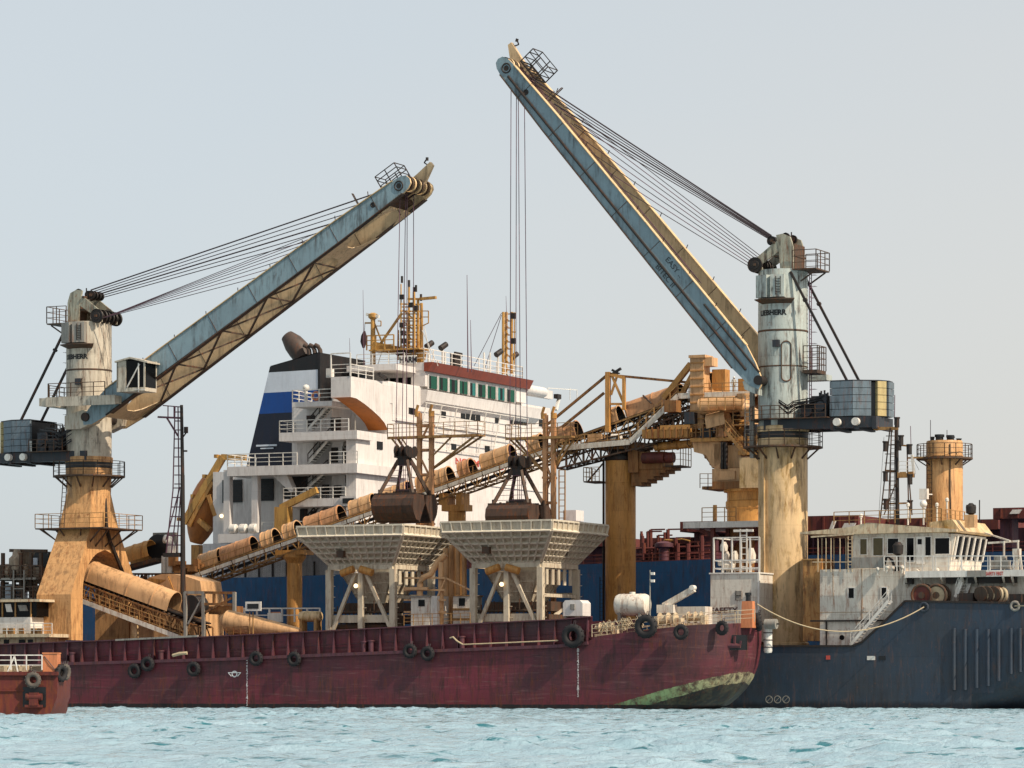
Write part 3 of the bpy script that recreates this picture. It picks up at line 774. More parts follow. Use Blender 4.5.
CW = 24.7
def crane(px, ring_py, deck_py, d, tip_px, name_label, kind):
    sc = G.s(px, CW); zr = G.z(ring_py, sc, CW); zd = G.z(deck_py, sc, CW); left = (d > 0)
    mcol = M['offwhite'] if left else M['teal']; mped = M['ochre'] if left else M['cream_col']
    t = thing('deck_crane', name_label, 'crane', (sc, CW, zd), group='pair of cargo cranes on the transshipment vessel')
    X = lambda x: sc + d*x
    Rr = 2.17
    # --- pedestal
    if left:
        z1 = G.z(596, sc, CW); z2 = G.z(530, sc, CW); z3 = G.z(478, sc, CW); hs_ = 1.9
        zsp = G.z(580, sc, CW); za = G.z(550, sc, CW)
        oz = [zd, z1, z2, z3]; ow = [6.3, 6.3, 2.65, 1.4]
        outer = lambda z: float(np.interp(z, oz, ow))
        def inner(z):
            if z >= za: return 0.0
            if z <= z1: return 4.2
            f = (z-z1)/(za-z1); return 4.2*(1-f**2.2)**.62
        half = lambda z: float(np.interp(z, oz, [1.9, 1.9, 1.75, 1.2]))
        zs = sorted(set([zd, z1, z2, z3, za] + list(np.linspace(z1, za, 12)) + list(np.linspace(za, z3, 6)) + [zd+(z1-zd)*.5]))
        m = MB()
        for a, b in zip(zs[:-1], zs[1:]):
            for sg in (-1, 1):
                for hsg in (-1, 1):
                    q = [(sc+hsg*half(a), CW+sg*inner(a), a), (sc+hsg*half(a), CW+sg*outer(a), a), (sc+hsg*half(b), CW+sg*outer(b), b), (sc+hsg*half(b), CW+sg*inner(b), b)]
                    m.add(q, [(0, 1, 2, 3)])
                m.add([(sc-half(a), CW+sg*outer(a), a), (sc+half(a), CW+sg*outer(a), a), (sc+half(b), CW+sg*outer(b), b), (sc-half(b), CW+sg*outer(b), b)], [(0, 1, 2, 3)])
                if a < za: m.add([(sc-half(a), CW+sg*inner(a), a), (sc+half(a), CW+sg*inner(a), a), (sc+half(b), CW+sg*inner(b), b), (sc-half(b), CW+sg*inner(b), b)], [(0, 1, 2, 3)])
        m.build('portal_base', mped, t, 20)
        m = MB(); m.lathe([(1.7, z2-2), (2.0, z2+1.2), (2.16, z3), (2.16, zr+.1)], (sc, CW, 0), n=32); m.build('pedestal', mped, t)
        # wide platform round the base with brackets
        zp = G.z(529, sc, CW); m = MB(); m.box(sc-3.8, sc+3.8, CW-3.6, CW+3.6, zp-.12, zp)
        for a in (-3.4, -1.2, 1.2, 3.4):
            for w in (-3.4, 3.4): m.bar((sc+a, CW+w, zp-.1), (sc+a*.45, CW+w*.75, zp-1.5), .12)
        for w in (-2.4, 0, 2.4):
            m.bar((sc+3.7, CW+w, zp-.1), (sc+1.7, CW+w*.7, zp-1.8), .12); m.bar((sc-3.7, CW+w, zp-.1), (sc-1.7, CW+w*.7, zp-1.8), .12)
        pl = m.build('service_platform', M['rail_dark'], t)
        m = MB(); m.rail([(sc-3.8, CW-3.6, zp), (sc+3.8, CW-3.6, zp), (sc+3.8, CW+3.6, zp), (sc-3.8, CW+3.6, zp), (sc-3.8, CW-3.6, zp)], 1.35, 1.5, .025); m.build('railing', M['rail_rust'], pl)
        m = MB(); p = (sc-1.1, CW-3.1, zp); m.ladder(p, (sc-1.1, CW-2.5, zr), step=.4); m.build('ladder', M['rail_dark'], t)
        m = MB(); m.path([(sc+1.9, CW-.2, zr-2.2), (sc+2.0, CW-.1, zp+.2), (sc+2.0, CW+.6, zp-1.2), (sc+2.0, CW+4.7, zd+4.4), (sc+2.0, CW+5.6, zd+1)], .2, 6)
        m.build('cable_trunk', M['dark'], t)
    else:
        m = MB(); m.lathe([(Rr+.12, zd-.2), (Rr+.12, zd+.25), (Rr, zd+.3), (Rr, zr+.1)], (sc, CW, 0), n=40); m.build('pedestal', mped, t)
        m = MB(); m.bar((sc-.9, CW-2.2, zd), (sc-.9, CW-2.2, zr), .05, .35); m.build('cable_trunk', M['cream_col'], t)
    # --- ring platform under the slewing ring
    zp = zr; m = MB(); m.lathe([(Rr, -.14), (3.5, -.14), (3.5, 0), (Rr, 0)], (sc, CW, zp), n=16, cap=False)
    for i in range(12):
        a = R(30*i+10); m.bar((sc+math.cos(a)*3.3, CW+math.sin(a)*3.3, zp-.1), (sc+math.cos(a)*Rr, CW+math.sin(a)*Rr, zp-1.1), .12)
    pl = m.build('service_platform', M['rail_dark'], t)
    m = MB(); m.rail([(sc+3.45*math.cos(R(22.5*i)), CW+3.45*math.sin(R(22.5*i)), zp) for i in range(17)], 1.35, 1.5, .025); m.build('railing', M['rail_dark'], pl)
    m = MB(); m.lathe([(2.12, 0), (2.24, .05), (2.24, .7), (2.05, .72), (2.05, 1.25), (2.3, 1.27), (2.3, 1.75), (2.18, 1.8)], (sc, CW, zr), n=40, cap=False); m.build('slewing_ring', mped, t)
    m = MB(); m.lathe([(2.10, .70), (2.26, .74), (2.26, 1.24), (2.10, 1.28)], (sc, CW, zr), n=40, cap=False); m.build('ring_gap', M['black'], t)
    # --- rotating column
    zh = zr-(1.2 if left else .45); hc = 15.9+zh-zr
    m = MB(); m.lathe([(Rr, 1.5), (Rr+.02, 8), (Rr+.0, hc), (.3, hc+.02)], (sc, CW, zr), n=48); m.build('column', mcol, t, 30)
    m = MB(); m.lathe([(Rr+.02, 10.0), (Rr+.05, 10.04), (Rr+.05, 10.14), (Rr+.02, 10.18)], (sc, CW, zr), n=48, cap=False)
    m.lathe([(Rr+.02, 6.9), (Rr+.04, 6.93), (Rr+.04, 7.0), (Rr+.02, 7.03)], (sc, CW, zr), n=48, cap=False)
    m.build('weld_band', M['rail_dark'], t)
    ph0 = R(-97); hT = G.z(314.5, sc, CW)-zr if not left else G.z(358.2, sc, CW)-zr
    m = MB()
    text(m, 'LIEBHERR', .62, lambda x, y, q: (sc+(Rr+.025+q)*math.cos(ph0+x/Rr), CW+(Rr+.025+q)*math.sin(ph0+x/Rr), zr+hT-.22+y), bold=.03, extr=.006)
    m.build('maker_lettering', M['letter'], t)
    # curved pipe loop and hatch on the column
    for (pa, h0, h1) in ((-62 if not left else -64, 5.6, 9.1),):
        m = MB(); pts = []
        for i in range(25):
            a = 2*math.pi*i/24; x = .42*math.cos(a); y = .42*math.sin(a)+((h1-h0)/2-.42)*(1 if math.sin(a) > 0 else -1)
            if not left: pts.append((sc+(Rr+.06)*math.cos(R(pa)+x/Rr), CW+(Rr+.06)*math.sin(R(pa)+x/Rr), zr+(h0+h1)/2+y))
        if pts: m.path(pts, .06, 5); m.build('door_frame', M['rail_dark'], t)
    m = MB(); a = R(-84)
    m.cbox((sc+(Rr+.12)*math.cos(a), CW+(Rr+.12)*math.sin(a), zr+8.9), .6, .4, .6); m.build('junction_box', M['machine'], t)
    if left:
        m = MB(); a = R(-75); m.path([(sc+(Rr+.1)*math.cos(a), CW+(Rr+.1)*math.sin(a), zr+9.2), (sc+(Rr+.35)*math.cos(a), CW+(Rr+.35)*math.sin(a), zr+9), (sc+(Rr+.35)*math.cos(a), CW+(Rr+.35)*math.sin(a), zr+8.2), (sc+(Rr+.1)*math.cos(a), CW+(Rr+.1)*math.sin(a), zr+8.1)], .06, 5); m.build('hand_hold', M['rail_dark'], t)
    # cabinets high on the column, towards us
    hz = 13.9 if not left else 13.6
    for k, (a, wd_) in enumerate(((-112, 1.15), (-80, 1.15))):
        a = R(a); c = V((sc+(Rr+.3)*math.cos(a), CW+(Rr+.3)*math.sin(a), zr+hz)); dx = V((-math.sin(a), math.cos(a), 0)); dn = V((math.cos(a), math.sin(a), 0))
        m = MB(); vs = []
        for zz in (-.98, .98):
            for e, f in ((-.62, -.45), (.62, -.45), (.62, .35), (-.62, .35)): vs.append(c+dx*e+dn*f+V((0, 0, zz)))
        m.add(vs, [(0, 1, 2, 3), (4, 5, 6, 7), (0, 1, 5, 4), (1, 2, 6, 5), (2, 3, 7, 6), (3, 0, 4, 7)]); cb = m.build('cabinet', M['grey'] if left else mcol, t)
        if k:
            m = MB(); m.ladder(c+dn*.42+dx*.1+V((0, 0, -.8)), c+dn*.42+dx*.1+V((0, 0, .8)), wid=tuple(dx*.4), step=.22); m.build('ladder', M['dark'], cb)
    m = MB(); m.lathe([(Rr, hz-1.15), (Rr+.85, hz-1.1), (Rr+.85, hz-1.18), (Rr, hz-1.5)], (sc, CW, zr), n=20, a0=-125, a1=-50, cap=False); m.build('cabinet_shelf', M['rail_dark'], t)
    # --- head: cheek plates, sheaves, platform
    pa_ = [(-1.5, 15.8), (-.3, 15.8), (-.15, 17.6), (.1, 18.9), (-.5, 19.0), (-1.2, 18.7), (-1.5, 17.8)]; pb_ = [(-.2, 17.5), (.0, 18.4), (.5, 18.1), (2.35, 16.7), (2.3, 15.8), (1.3, 15.8), (1.5, 16.4)]
    for w in (-1.35, 1.35):
        m = MB(); m.prism([(X(a), zh+b) for a, b in pa_], 'w', CW+w-.12, CW+w+.12); m.prism([(X(a), zh+b) for a, b in pb_], 'w', CW+w-.09, CW+w+.09); m.build('head_cheek', M['head'], t)
    m = MB(); m.box(X(-1.6), X(.4), CW-1.3, CW+1.3, zh+17.0, zh+17.15); m.tube((X(.3), CW-1.6, zh+18.25), (X(.3), CW+1.6, zh+18.25), .12)
    m.box(X(-1.55), X(-1.0), CW-1.3, CW+1.3, zh+15.8, zh+18.1); m.build('head_frame', M['rail_dark'], t)
    for (hx_, hz_, rr, ws) in ((1.95, 16.35, .68, (-1.75, -.9, -.35, .35, .9, 1.75)), (.75, 18.5, .42, (-.8, -.3, .3, .8)), (-.6, 18.75, .38, (-.9, .9))):
        for w in ws:
            m = MB(); m.lathe([(.12, -.12), (rr*.55, -.12), (rr*.6, -.05), (rr*.92, -.05), (rr, -.12), (rr*.9, 0), (rr, .12), (rr*.92, .05), (rr*.6, .05), (rr*.55, .12), (.12, .12)], (X(hx_), CW+w, zh+hz_), 'w', 24); m.build('sheave', M['dark'], t)
    m = MB(); m.bar((X(.75), CW-1.0, zh+18.5), (X(.75), CW+1.0, zh+18.5), .2); m.bar((X(-.2), CW-.6, zh+18.2), (X(.75), CW-.6, zh+18.5), .28); m.bar((X(-.2), CW+.6, zh+18.2), (X(.75), CW+.6, zh+18.5), .28)
    m.bar((X(1.95), CW-2, zh+16.35), (X(1.95), CW+2, zh+16.35), .22); m.build('sheave_axle', M['rail_dark'], t)
    m = MB(); m.box(X(-1.5), X(-3.7), CW-1.7, CW+1.7, zh+15.75, zh+15.87); m.bar((X(-3.5), CW-1.2, zh+15.7), (X(-2.1), CW-1.2, zh+14.8), .12); m.bar((X(-3.5), CW+1.2, zh+15.7), (X(-2.1), CW+1.2, zh+14.8), .12)
    pl = m.build('head_platform', M['rail_dark'], t)
    m = MB(); m.rail([(X(-1.5), CW-1.7, zh+15.87), (X(-3.7), CW-1.7, zh+15.87), (X(-3.7), CW+1.7, zh+15.87), (X(-1.5), CW+1.7, zh+15.87)], 1.6, 1.1, .03); m.build('railing', M['rail_dark'], pl)
    m = MB()
    for w, z in ((-.9, 18.9), (.5, 19.1)): m.bar((X(-.6), CW+w, zh+18.5), (X(-.6), CW+w, zh+z+.25), .09)
    m.build('stub_pole', M['dark'], t)
    # --- counterweight and its frame
    hb, ht = 2.35, 5.4
    m = MB(); m.prism([(X(a), CW+b) for a, b in ((-5.3, -2.0), (-7.2, -2.0), (-9.2, -.8), (-9.4, .9), (-7.2, 2.1), (-5.3, 2.1))], 'z', zr+hb, zr+ht-.1); m.build('counterweight', M['black'], t)
    pans = [((-5.2, -2.35), (-7.25, -2.35), (-7.25, -2.0), (-5.2, -2.0), 'cwblue'), ((-7.3, -2.35), (-8.7, -1.55), (-8.5, -1.2), (-7.1, -1.99), 'cwblue'),
            ((-9.2, -1.25), (-9.75, -.55), (-9.4, -.4), (-8.9, -1.0), 'cwyellow'), ((-9.8, -.1), (-9.85, 1.2), (-9.4, 1.2), (-9.41, -.1), 'cwyellow' if left else 'cwblue'), ((-9.6, 1.4), (-7.4, 2.5), (-7.3, 2.15), (-9.2, 1.1), 'cwblue'), ((-7.3, 2.5), (-5.2, 2.5), (-5.2, 2.12), (-7.3, 2.12), 'cwblue')]
    for a, b, c, e, mt in pans:
        m = MB(); nz = 5; hh_ = (ht-hb)/nz
        for q in range(nz): m.prism([(X(p[0]), CW+p[1]) for p in (a, b, c, e)], 'z', zr+hb+q*hh_+.02, zr+hb+(q+1)*hh_-.025)
        m.build('ballast_panel', M[mt], t)
    m = MB(); m.prism([(X(a), CW+b) for a, b in ((-5.2, -2.36), (-7.3, -2.36), (-9.3, -1.1), (-9.8, 0), (-9.7, 1.3), (-7.3, 2.5), (-5.2, 2.5))], 'z', zr+ht+.002, zr+ht+.08); m.build('counterweight_lid', M['machine'], t)
    m = MB()
    for w in (-1.9, 1.9): m.box(X(1.0), X(-9.3), CW+w-.25, CW+w+.25, zr+1.35, zr+2.3)
    m.box(X(-1.8), X(-9.2), CW-1.6, CW+1.6, zr+1.5, zr+1.9)
    for x in (-5.2, -7.4, -9.0): m.box(X(x), X(x-.4), CW-2.2, CW+2.2, zr+1.2, zr+2.3)
    m.build('counterweight_frame', M['machine'], t)
    for x in (-5.9, -7.6):
        m = MB(); m.tube((X(x), CW-2.6, zr+1.85), (X(x), CW-2.1, zr+1.85), .34, n=16); m.build('pin_cap', M['rail_w'], t)
    m = MB(); m.rail([(X(-1.2), CW-2.9, zr+2.32), (X(-5.0), CW-2.9, zr+2.32)], 1.1, 1.0, .025); m.box(X(-.8), X(-5.2), CW-2.95, CW-2.1, zr+2.25, zr+2.32)
    m.build('machinery_walkway', M['rail_dark'], t)
    # winches and drives between column and counterweight
    rr = random.Random(11 if left else 12)
    for i, (x, w, sx, sy, sz) in enumerate(((-2.9, -1.2, 1.2, 1.0, 1.6), (-4.2, -1.3, 1.0, 1.0, 2.2), (-3.4, .8, 1.6, 1.2, 2.4), (-4.5, .6, .8, 1.6, 1.5))):
        m = MB(); m.box(X(x-sx/2), X(x+sx/2), CW+w-sy/2, CW+w+sy/2, zr+2.0, zr+2.0+sz)
        m.tube((X(x), CW+w-sy/2-.25, zr+2.0+sz*.6), (X(x), CW+w+sy/2+.2, zr+2.0+sz*.6), min(sx, sz)*.42, n=18)
        for q in range(3): m.tube((X(x-sx*.3+q*.3), CW+w, zr+2+sz), (X(x-sx*.3+q*.3), CW+w, zr+2.2+sz+rr.random()*.4), .09)
        m.build('winch', M['machine'], t)
    m = MB()
    for i in range(9):
        a = X(-1.9-rr.random()*.6); w = CW-2.3-rr.random()*.3; z = zr+3+rr.random()*1.5
        m.path([(X(-.5), CW-2.35, z+.2), (X(-1.5), w-.3, z-.35-rr.random()*.3), (a, w, z), (X(-3.6-rr.random()), CW-1.9, z+.5*rr.random())], .05, 5)
    m.build('hydraulic_hose', M['black'], t)
    # tie rods from head to counterweight
    for w in (-1.75, 1.75):
        m = MB(); m.bar((X(-1.35), CW+w, zh+15.6), (X(-6.6), CW+w, zr+ht), .20, .20); p = V((X(-1.35), CW+w, zh+15.6)).lerp(V((X(-6.6), CW+w, zr+ht)), .25)
        q = V((X(-1.35), CW+w, zh+15.6)).lerp(V((X(-6.6), CW+w, zr+ht)), .27); m.bar(p, q, .34); m.build('tie_rod', M['dark'], t)
    # ladder with safety cage behind the column
    m = MB(); lx = X(-2.45)
    m.ladder((lx, CW+.3, zr+2.5), (lx, CW+.3, zh+15.6), wid=(0, .5, 0), step=.4)
    for z in np.arange(4.0, 15.2, 1.0): m.bar((lx, CW, zr+z), (X(-3.0), CW+.1, zr+z), .03); m.bar((lx, CW+.6, zr+z), (X(-3.0), CW+.5, zr+z), .03)
    m.build('ladder', M['rope_p'], t)
    m = MB(); hz = 6.3 if not left else 2.6
    m.box(X(-2.2), X(-3.6), CW-1.1, CW+1.1, zr+hz, zr+hz+.3); m.rail([(X(-2.3), CW-1.1, zr+hz+.3), (X(-3.6), CW-1.1, zr+hz+.3), (X(-3.6), CW+1.1, zr+hz+.3), (X(-2.3), CW+1.1, zr+hz+.3)], 2.1, .6, .03, 4)
    m.build('cage_landing', M['rail_dark'], t)
    # --- boom
    nearw = CW-2.3; P0 = V((X(1.6 if left else 1.05), 0, zr+(5.4 if left else 5.65))); Tp = G.pt(tip_px[0], tip_px[1], nearw); T = V((Tp[0], 0, Tp[2]))
    L = (T-P0).length; u = (T-P0)/L; vv = V((-u.z, 0, u.x)); vv = vv if vv.z > 0 else -vv
    B = lambda a, b, w=0.0: (P0.x+u.x*a+vv.x*b, CW+w*(1-.24*max(0, min(1, a/L))), P0.z+u.z*a+vv.z*b)   # the girders draw together towards the tip
    hw = 1.12
    prof = [(-.6, -.5), (.2, -.95), (2.5, -hw-.05), (L*.25, -hw), (L*.80, -hw*.86), (L-.9, -.78), (L-.2, -.66), (L+.25, -.4), (L+.38, 0), (L+.22, .45), (L-.3, .72), (L-1.2, .8), (L*.8, hw*.88), (L*.25, hw), (3.2, hw), (1.4, .75), (-.3, .2)]
    for sg in (-1, 1):
        w0, w1 = (-3.18, -2.86) if sg < 0 else (2.86, 3.18); n = len(prof); m = MB()
        vs = [B(a, b, w0) for a, b in prof] + [B(a, b, w1) for a, b in prof]
        m.cur = 0 if sg < 0 else 1; m.add(vs[:n], [tuple(range(n-1, -1, -1))])
        m.cur = 1 if sg < 0 else 0; m.add(vs[n:], [tuple(range(n))])
        m.cur = 2; m.add(vs, [(i, (i+1) % n, n+(i+1) % n, n+i) for i in range(n)])
        g = m.build('boom_girder', [M['boomblue'], M['boomcream'], M['flange']], t, 25)
        m = MB(); c = 3.02*sg
        top = [(3.2, hw), (L*.25, hw), (L*.8, hw*.88), (L-1.2, .8)]; bot = [(2.5, -hw-.05), (L*.25, -hw), (L*.80, -hw*.86), (L-.9, -.78)]
        for ls in (top,):
            for a, b in zip(ls[:-1], ls[1:]): m.bar(B(a[0], a[1], c), B(b[0], b[1], c), .62, .06, up=tuple(vv))
        m.build('flange', M['flange'], g)
        m = MB()
        for a, b in zip(bot[:-1], bot[1:]): m.bar(B(a[0], a[1], c), B(b[0], b[1], c), .62, .08, up=tuple(vv))
        m.build('bottom_flange', M['rail_dark'], g)
        m = MB()
        for q in range(1, 8):
            a = L*(.03+q*.125)
            m.bar(B(a, -hw*.93, w0-.012), B(a, hw*.93, w0-.012), .03, .05); m.bar(B(a, -hw*.93, w1+.012), B(a, hw*.93, w1+.012), .03, .05)
        m.build('web_seam', M['rail_dark'], g)
        m = MB()
        for q in range(9):
            a = L*(.10+q*.1); m.bar(B(a, hw+.02, c), B(a+.15, hw+.34, c), .06)
        m.build('rope_guide', M['dark'], g)
        m = MB(); wq = w0-.03 if sg < 0 else w1+.03
        for a in (L*.9, L*.955):
            ra = .42 if a > L*.93 else .2
            m.torus(B(a+(.9 if a > L*.93 else 0), .05, wq), (0, 1, 0), ra, .07, 18, 6)
            m.tube(B(a+(.9 if a > L*.93 else 0), .05, wq-.01), B(a+(.9 if a > L*.93 else 0), .05, wq+.01), ra*.6, n=14)
        m.build('bearing', M['dark'], g)
    m = MB()
    if not left: m.tube(B(1.5, -.30, -3.27), B(L*.96, -.28, -3.27), .12); m.tube(B(.5, .5, -3.26), B(L*.22, .5, -3.26), .10)
    else: m.tube(B(2.0, -hw+.05, -3.26), B(L*.9, -hw+.12, -3.26), .09)
    m.build('service_pipe', M['dark'], t)
    # plates and cross bracing between the girders (underside plane)
    m = MB()
    for a0, a1 in ((1.6, 3.0), (L*.73, L*.775)):
        pa, pb = -hw+.12, -hw+.2
        m.add([B(a0, pa, -2.84), B(a1, pa, -2.84), B(a1, pa, 2.84), B(a0, pa, 2.84), B(a0, pb, -2.84), B(a1, pb, -2.84), B(a1, pb, 2.84), B(a0, pb, 2.84)], [(0, 1, 2, 3), (4, 5, 6, 7), (0, 1, 5, 4), (1, 2, 6, 5), (2, 3, 7, 6), (3, 0, 4, 7)])
    # gusset corners give the oval openings
    for a, dr in ((3.0, 1), (L*.73, -1), (L*.775, 1), (L*.93, -1)):
        for sg in (-1, 1):
            pts = [(a, 2.84*sg), (a+dr*2.2, 2.84*sg), (a+dr*1.2, 2.1*sg), (a+dr*.45, 1.5*sg), (a, .6*sg)]
            vs = [B(p, -hw+.12, q) for p, q in pts]+[B(p, -hw+.2, q) for p, q in pts]
            m.add(vs, [(0, 1, 2, 3, 4), (9, 8, 7, 6, 5)]+[(i, (i+1) % 5, 5+(i+1) % 5, 5+i) for i in range(5)])
    m.build('boom_plate', M['boomcream'], t)
    m = MB(); nb = 4; a0, a1 = 5.0, L*.70
    for i in range(nb):
        p, q = a0+(a1-a0)*i/nb, a0+(a1-a0)*(i+1)/nb
        m.bar(B(p, -hw+.15, -2.8), B(q, -hw+.15, 2.8), .16); m.bar(B(p, -hw+.15, 2.8), B(q, -hw+.15, -2.8), .16); m.bar(B(q, -hw+.15, -2.8), B(q, -hw+.15, 2.8), .14)
    m.build('boom_bracing', M['rail_dark'], t)
    # tip: sheaves, cross beam, beak, cage
    for i in range(8):
        w = -2.45+i*.7; m = MB(); m.lathe([(.1, -.13), (.4, -.13), (.45, -.05), (.62, -.05), (.72, -.14), (.62, 0), (.72, .14), (.62, .05), (.45, .05), (.4, .13), (.1, .13)], B(L-.3, 0, w), 'w', 22); m.build('tip_sheave', M['flange'] if i % 2 else M['rail_dark'], t)
    m = MB(); m.tube(B(L-.3, 0, -3.0), B(L-.3, 0, 3.0), .14); m.bar(B(L-2.6, -.2, -2.9), B(L-2.6, -.2, 2.9), 1.0, .5, up=tuple(vv))
    for w in (-1.5, -.5, .5, 1.5): m.bar(B(L-2.6, .1, w), B(L-.2, .0, w), .12, .5)
    m.build('tip_frame', M['rail_dark'], t)
    bk = 0.9
    m = MB(); pr = [(L-1.8, .95), (L+.2, 1.05), (L+1.9, 1.25), (L+1.95, .85), (L+.3, -.15), (L-1.8, -.1)]
    n = len(pr); vs = [B(a, b, bk-.3) for a, b in pr]+[B(a, b, bk+.3) for a, b in pr]; m.add(vs, [tuple(range(n-1, -1, -1)), tuple(range(n, 2*n))]+[(i, (i+1) % n, n+(i+1) % n, n+i) for i in range(n)])
    bkp = m.build('tip_beak', M['boomcream'], t)
    m = MB(); m.bar(B(L+1.5, 1.2, bk), B(L+1.3, 1.6, bk), .1); m.bar(B(L+1.3, 1.6, bk), B(L+1.7, 1.75, bk), .1); m.tube(B(L+1.65, 1.6, bk), B(L+1.8, 1.85, bk), .14, n=8); m.build('beacon', M['dark'], bkp)
    m = MB(); c0, c1, wa, wb = L-3.0, L-.7, -1.2, 1.5; vb = 1.15
    def fr_(v): return [B(c0, v, wa), B(c1, v, wa), B(c1, v, wb), B(c0, v, wb), B(c0, v, wa)]
    for v in (1.7, 2.3, 2.75):
        q = fr_(v)
        for a, b in zip(q[:-1], q[1:]): m.bar(a, b, .07)
    for a in (c0, (c0+c1)/2, c1):
        for w in (wa, wb): m.bar(B(a, vb, w), B(a, 2.75, w), .08)
    m.bar(B(c0, vb, wa), B(c1, vb, wa), .22, .14); m.bar(B(c0, vb, wb), B(c1, vb, wb), .22, .14)
    for i in range(6): a = c0+(c1-c0)*i/5; m.bar(B(a, vb, wa), B(a, vb, wb), .14, .08)
    m.bar(B(c0+.3, .8, wa), B(c0+.3, vb, wa), .14); m.bar(B(c1-.3, .8, wb), B(c1-.3, vb, wb), .14)
    m.build('tip_cage', M['dark'], t)
    m = MB()
    for w in (-1.9, -1.55): m.bar(B(L-5.6, .9, w), B(L-5.6, 2.6, w+.1), .07)
    m.bar(B(L-5.6, 2.6, -1.8), B(L-5.6, 2.6, -1.45), .06); m.build('rope_stop', M['rail_dark'], t)
    # lettering on the outer web of the right-hand boom
    if not left:
        for sx, s_, v0 in ((1.0, 'EASY ..', .28), (1.0, 'BITEC II', -.82)):
            m = MB(); text(m, s_, .66, lambda x, y, q: B(L*.335-x*1.15, v0+.45-y*1.0 if False else v0+y, -3.20-q), bold=.004, extr=.004); m.build('boom_lettering', M['letter_f'], t)
    # bracket plates at the boom foot
    m = MB()
    for w in (-3.0, 3.0): m.prism([(X(-.8), zr+4.3), (X(.9), zr+4.3), (X(2.4), zr+4.9), (X(2.6), zr+5.6), (X(1.2), zr+6.1), (X(-.8), zr+5.6)] if left else [(X(1.2), zr+4.4), (X(2.4), zr+4.9), (X(2.6), zr+5.6), (X(1.2), zr+6.0)], 'w', CW+w-.10 if w < 0 else CW+1.9, CW-1.9 if w < 0 else CW+w+.1)
    m.build('boom_foot_bracket', mcol, t)
    m = MB(); m.tube((P0.x, CW-3.4, P0.z), (P0.x, CW+3.4, P0.z), .42, n=18); m.build('boom_pin', M['dark'], t)
    # --- ropes
    hd = lambda x, h, w: (X(x), CW+w, zh+h)
    for i in range(6):
        w = -1.1+i*.44; m = MB(); m.tube(hd(.75, 18.95 - .12*i, w*.8), B(L*(.95-.03*i), .75, w*1.5), .045 if i % 3 else .07, n=5); m.build('luffing_rope', M['rope'], t)
    for i in range(7):
        w = -1.8+i*.6; m = MB(); m.tube(hd(2.1, 16.0+.17*i, w), B(L*(.60+.05*i), .72, w*1.1), .035, n=5); m.build('hoist_rope', M['rope_p'] if i % 2 else M['rope'], t)
    for i in range(5):
        w = -1.4+i*.7; m = MB(); m.tube(B(L*.30, .5+.1*(i % 2), w), B(L-.6, .5, w*.8), .03, n=5); m.build('hoist_rope', M['rope_p'], t)
    return t, sc, zr, X, B, L
# left crane luffs towards the bow (to the right), right crane the other way
CR_R = crane(783, 447, 646, -1, (501, 62), 'tall teal and cream crane on a round column with its boom raised to the left', 'r')
CR_L = crane(89, 476, 641, 1, (407, 181), 'off white crane on an ochre portal base with its boom lowered to the right', 'l')

def left_cab():
    t, sc, zr, X, B, L = CR_L
    zp = G.z(397.5, sc, CW-4)
    m = MB(); m.box(sc-1.9, sc+5.6, CW-4.3, CW-3.22, zp-.75, zp); m.box(sc-2.1, sc+5.6, CW-4.4, CW-4.3, zp-.85, zp+.05); m.box(sc-2.9, sc-1.9, CW-4.3, CW+2.5, zp-.75, zp)
    p = m.build('cab_platform', M['offwhite'], t)
    m = MB(); m.rail([(sc-2.9, CW+1.5, zp), (sc-2.9, CW-2.5, zp), (sc-1.9, CW-4.3, zp), (sc+4.4, CW-4.3, zp)], 1.35, 1.3, .03); m.build('railing', M['rail_dark'], p)
    a = G.s(118, CW-4.8)+.1; b = a+3.05; z0 = G.z(392.5, a, CW-4.5); z1 = G.z(360.5, a, CW-4.5); w0, w1 = CW-5.2, CW-3.0
    m = MB(); m.box(a, b, w0, w1, z0, z0+.35)                      # sill
    m.prism([(a-.15, z1-.12), (a+1.5, z1+.22), (b+.35, z1-.28), (b+.35, z1-.42), (a+1.5, z1+.06), (a-.15, z1-.26)], 'w', w0-.15, w1+.15)   # roof
    for x, w in ((a+.06, w0+.06), (a+.95, w0+.06), (b-.06, w0+.06), (a+.06, w1-.06), (b-.06, w1-.06)): m.box(x-.07, x+.07, w-.06, w+.06, z0+.35, z1-.1)
    m.box(a, a+.9, w0, w0+.06, z0+.35, z1-.1); m.box(a, a+.06, w0, w1, z0+.35, z1-.1); m.box(a, b, w1-.06, w1, z0+.35, z1-.1)
    cab = m.build('cab', M['offwhite'], t)
    m = MB(); m.box(a+1.0, b-.1, w0+.04, w0+.07, z0+.36, z1-.12); m.box(b-.07, b-.04, w0+.1, w1-.1, z0+.36, z1-.3); m.build('window', M['glassdk'], cab)
    m = MB(); m.bar((a+1.15, w0-.02, z0+.4), (a+2.5, w0-.02, z1-.5), .1); m.bar((a+2.4, w0-.03, z0-.1), (a+2.4, w0-.03, z1-.4), .09); m.bar((a+1.9, w0-.1, z0+.2), (b+.1, w0-.1, z0+.1), .08); m.build('cab_frame', M['rail_w'], cab)
left_cab()
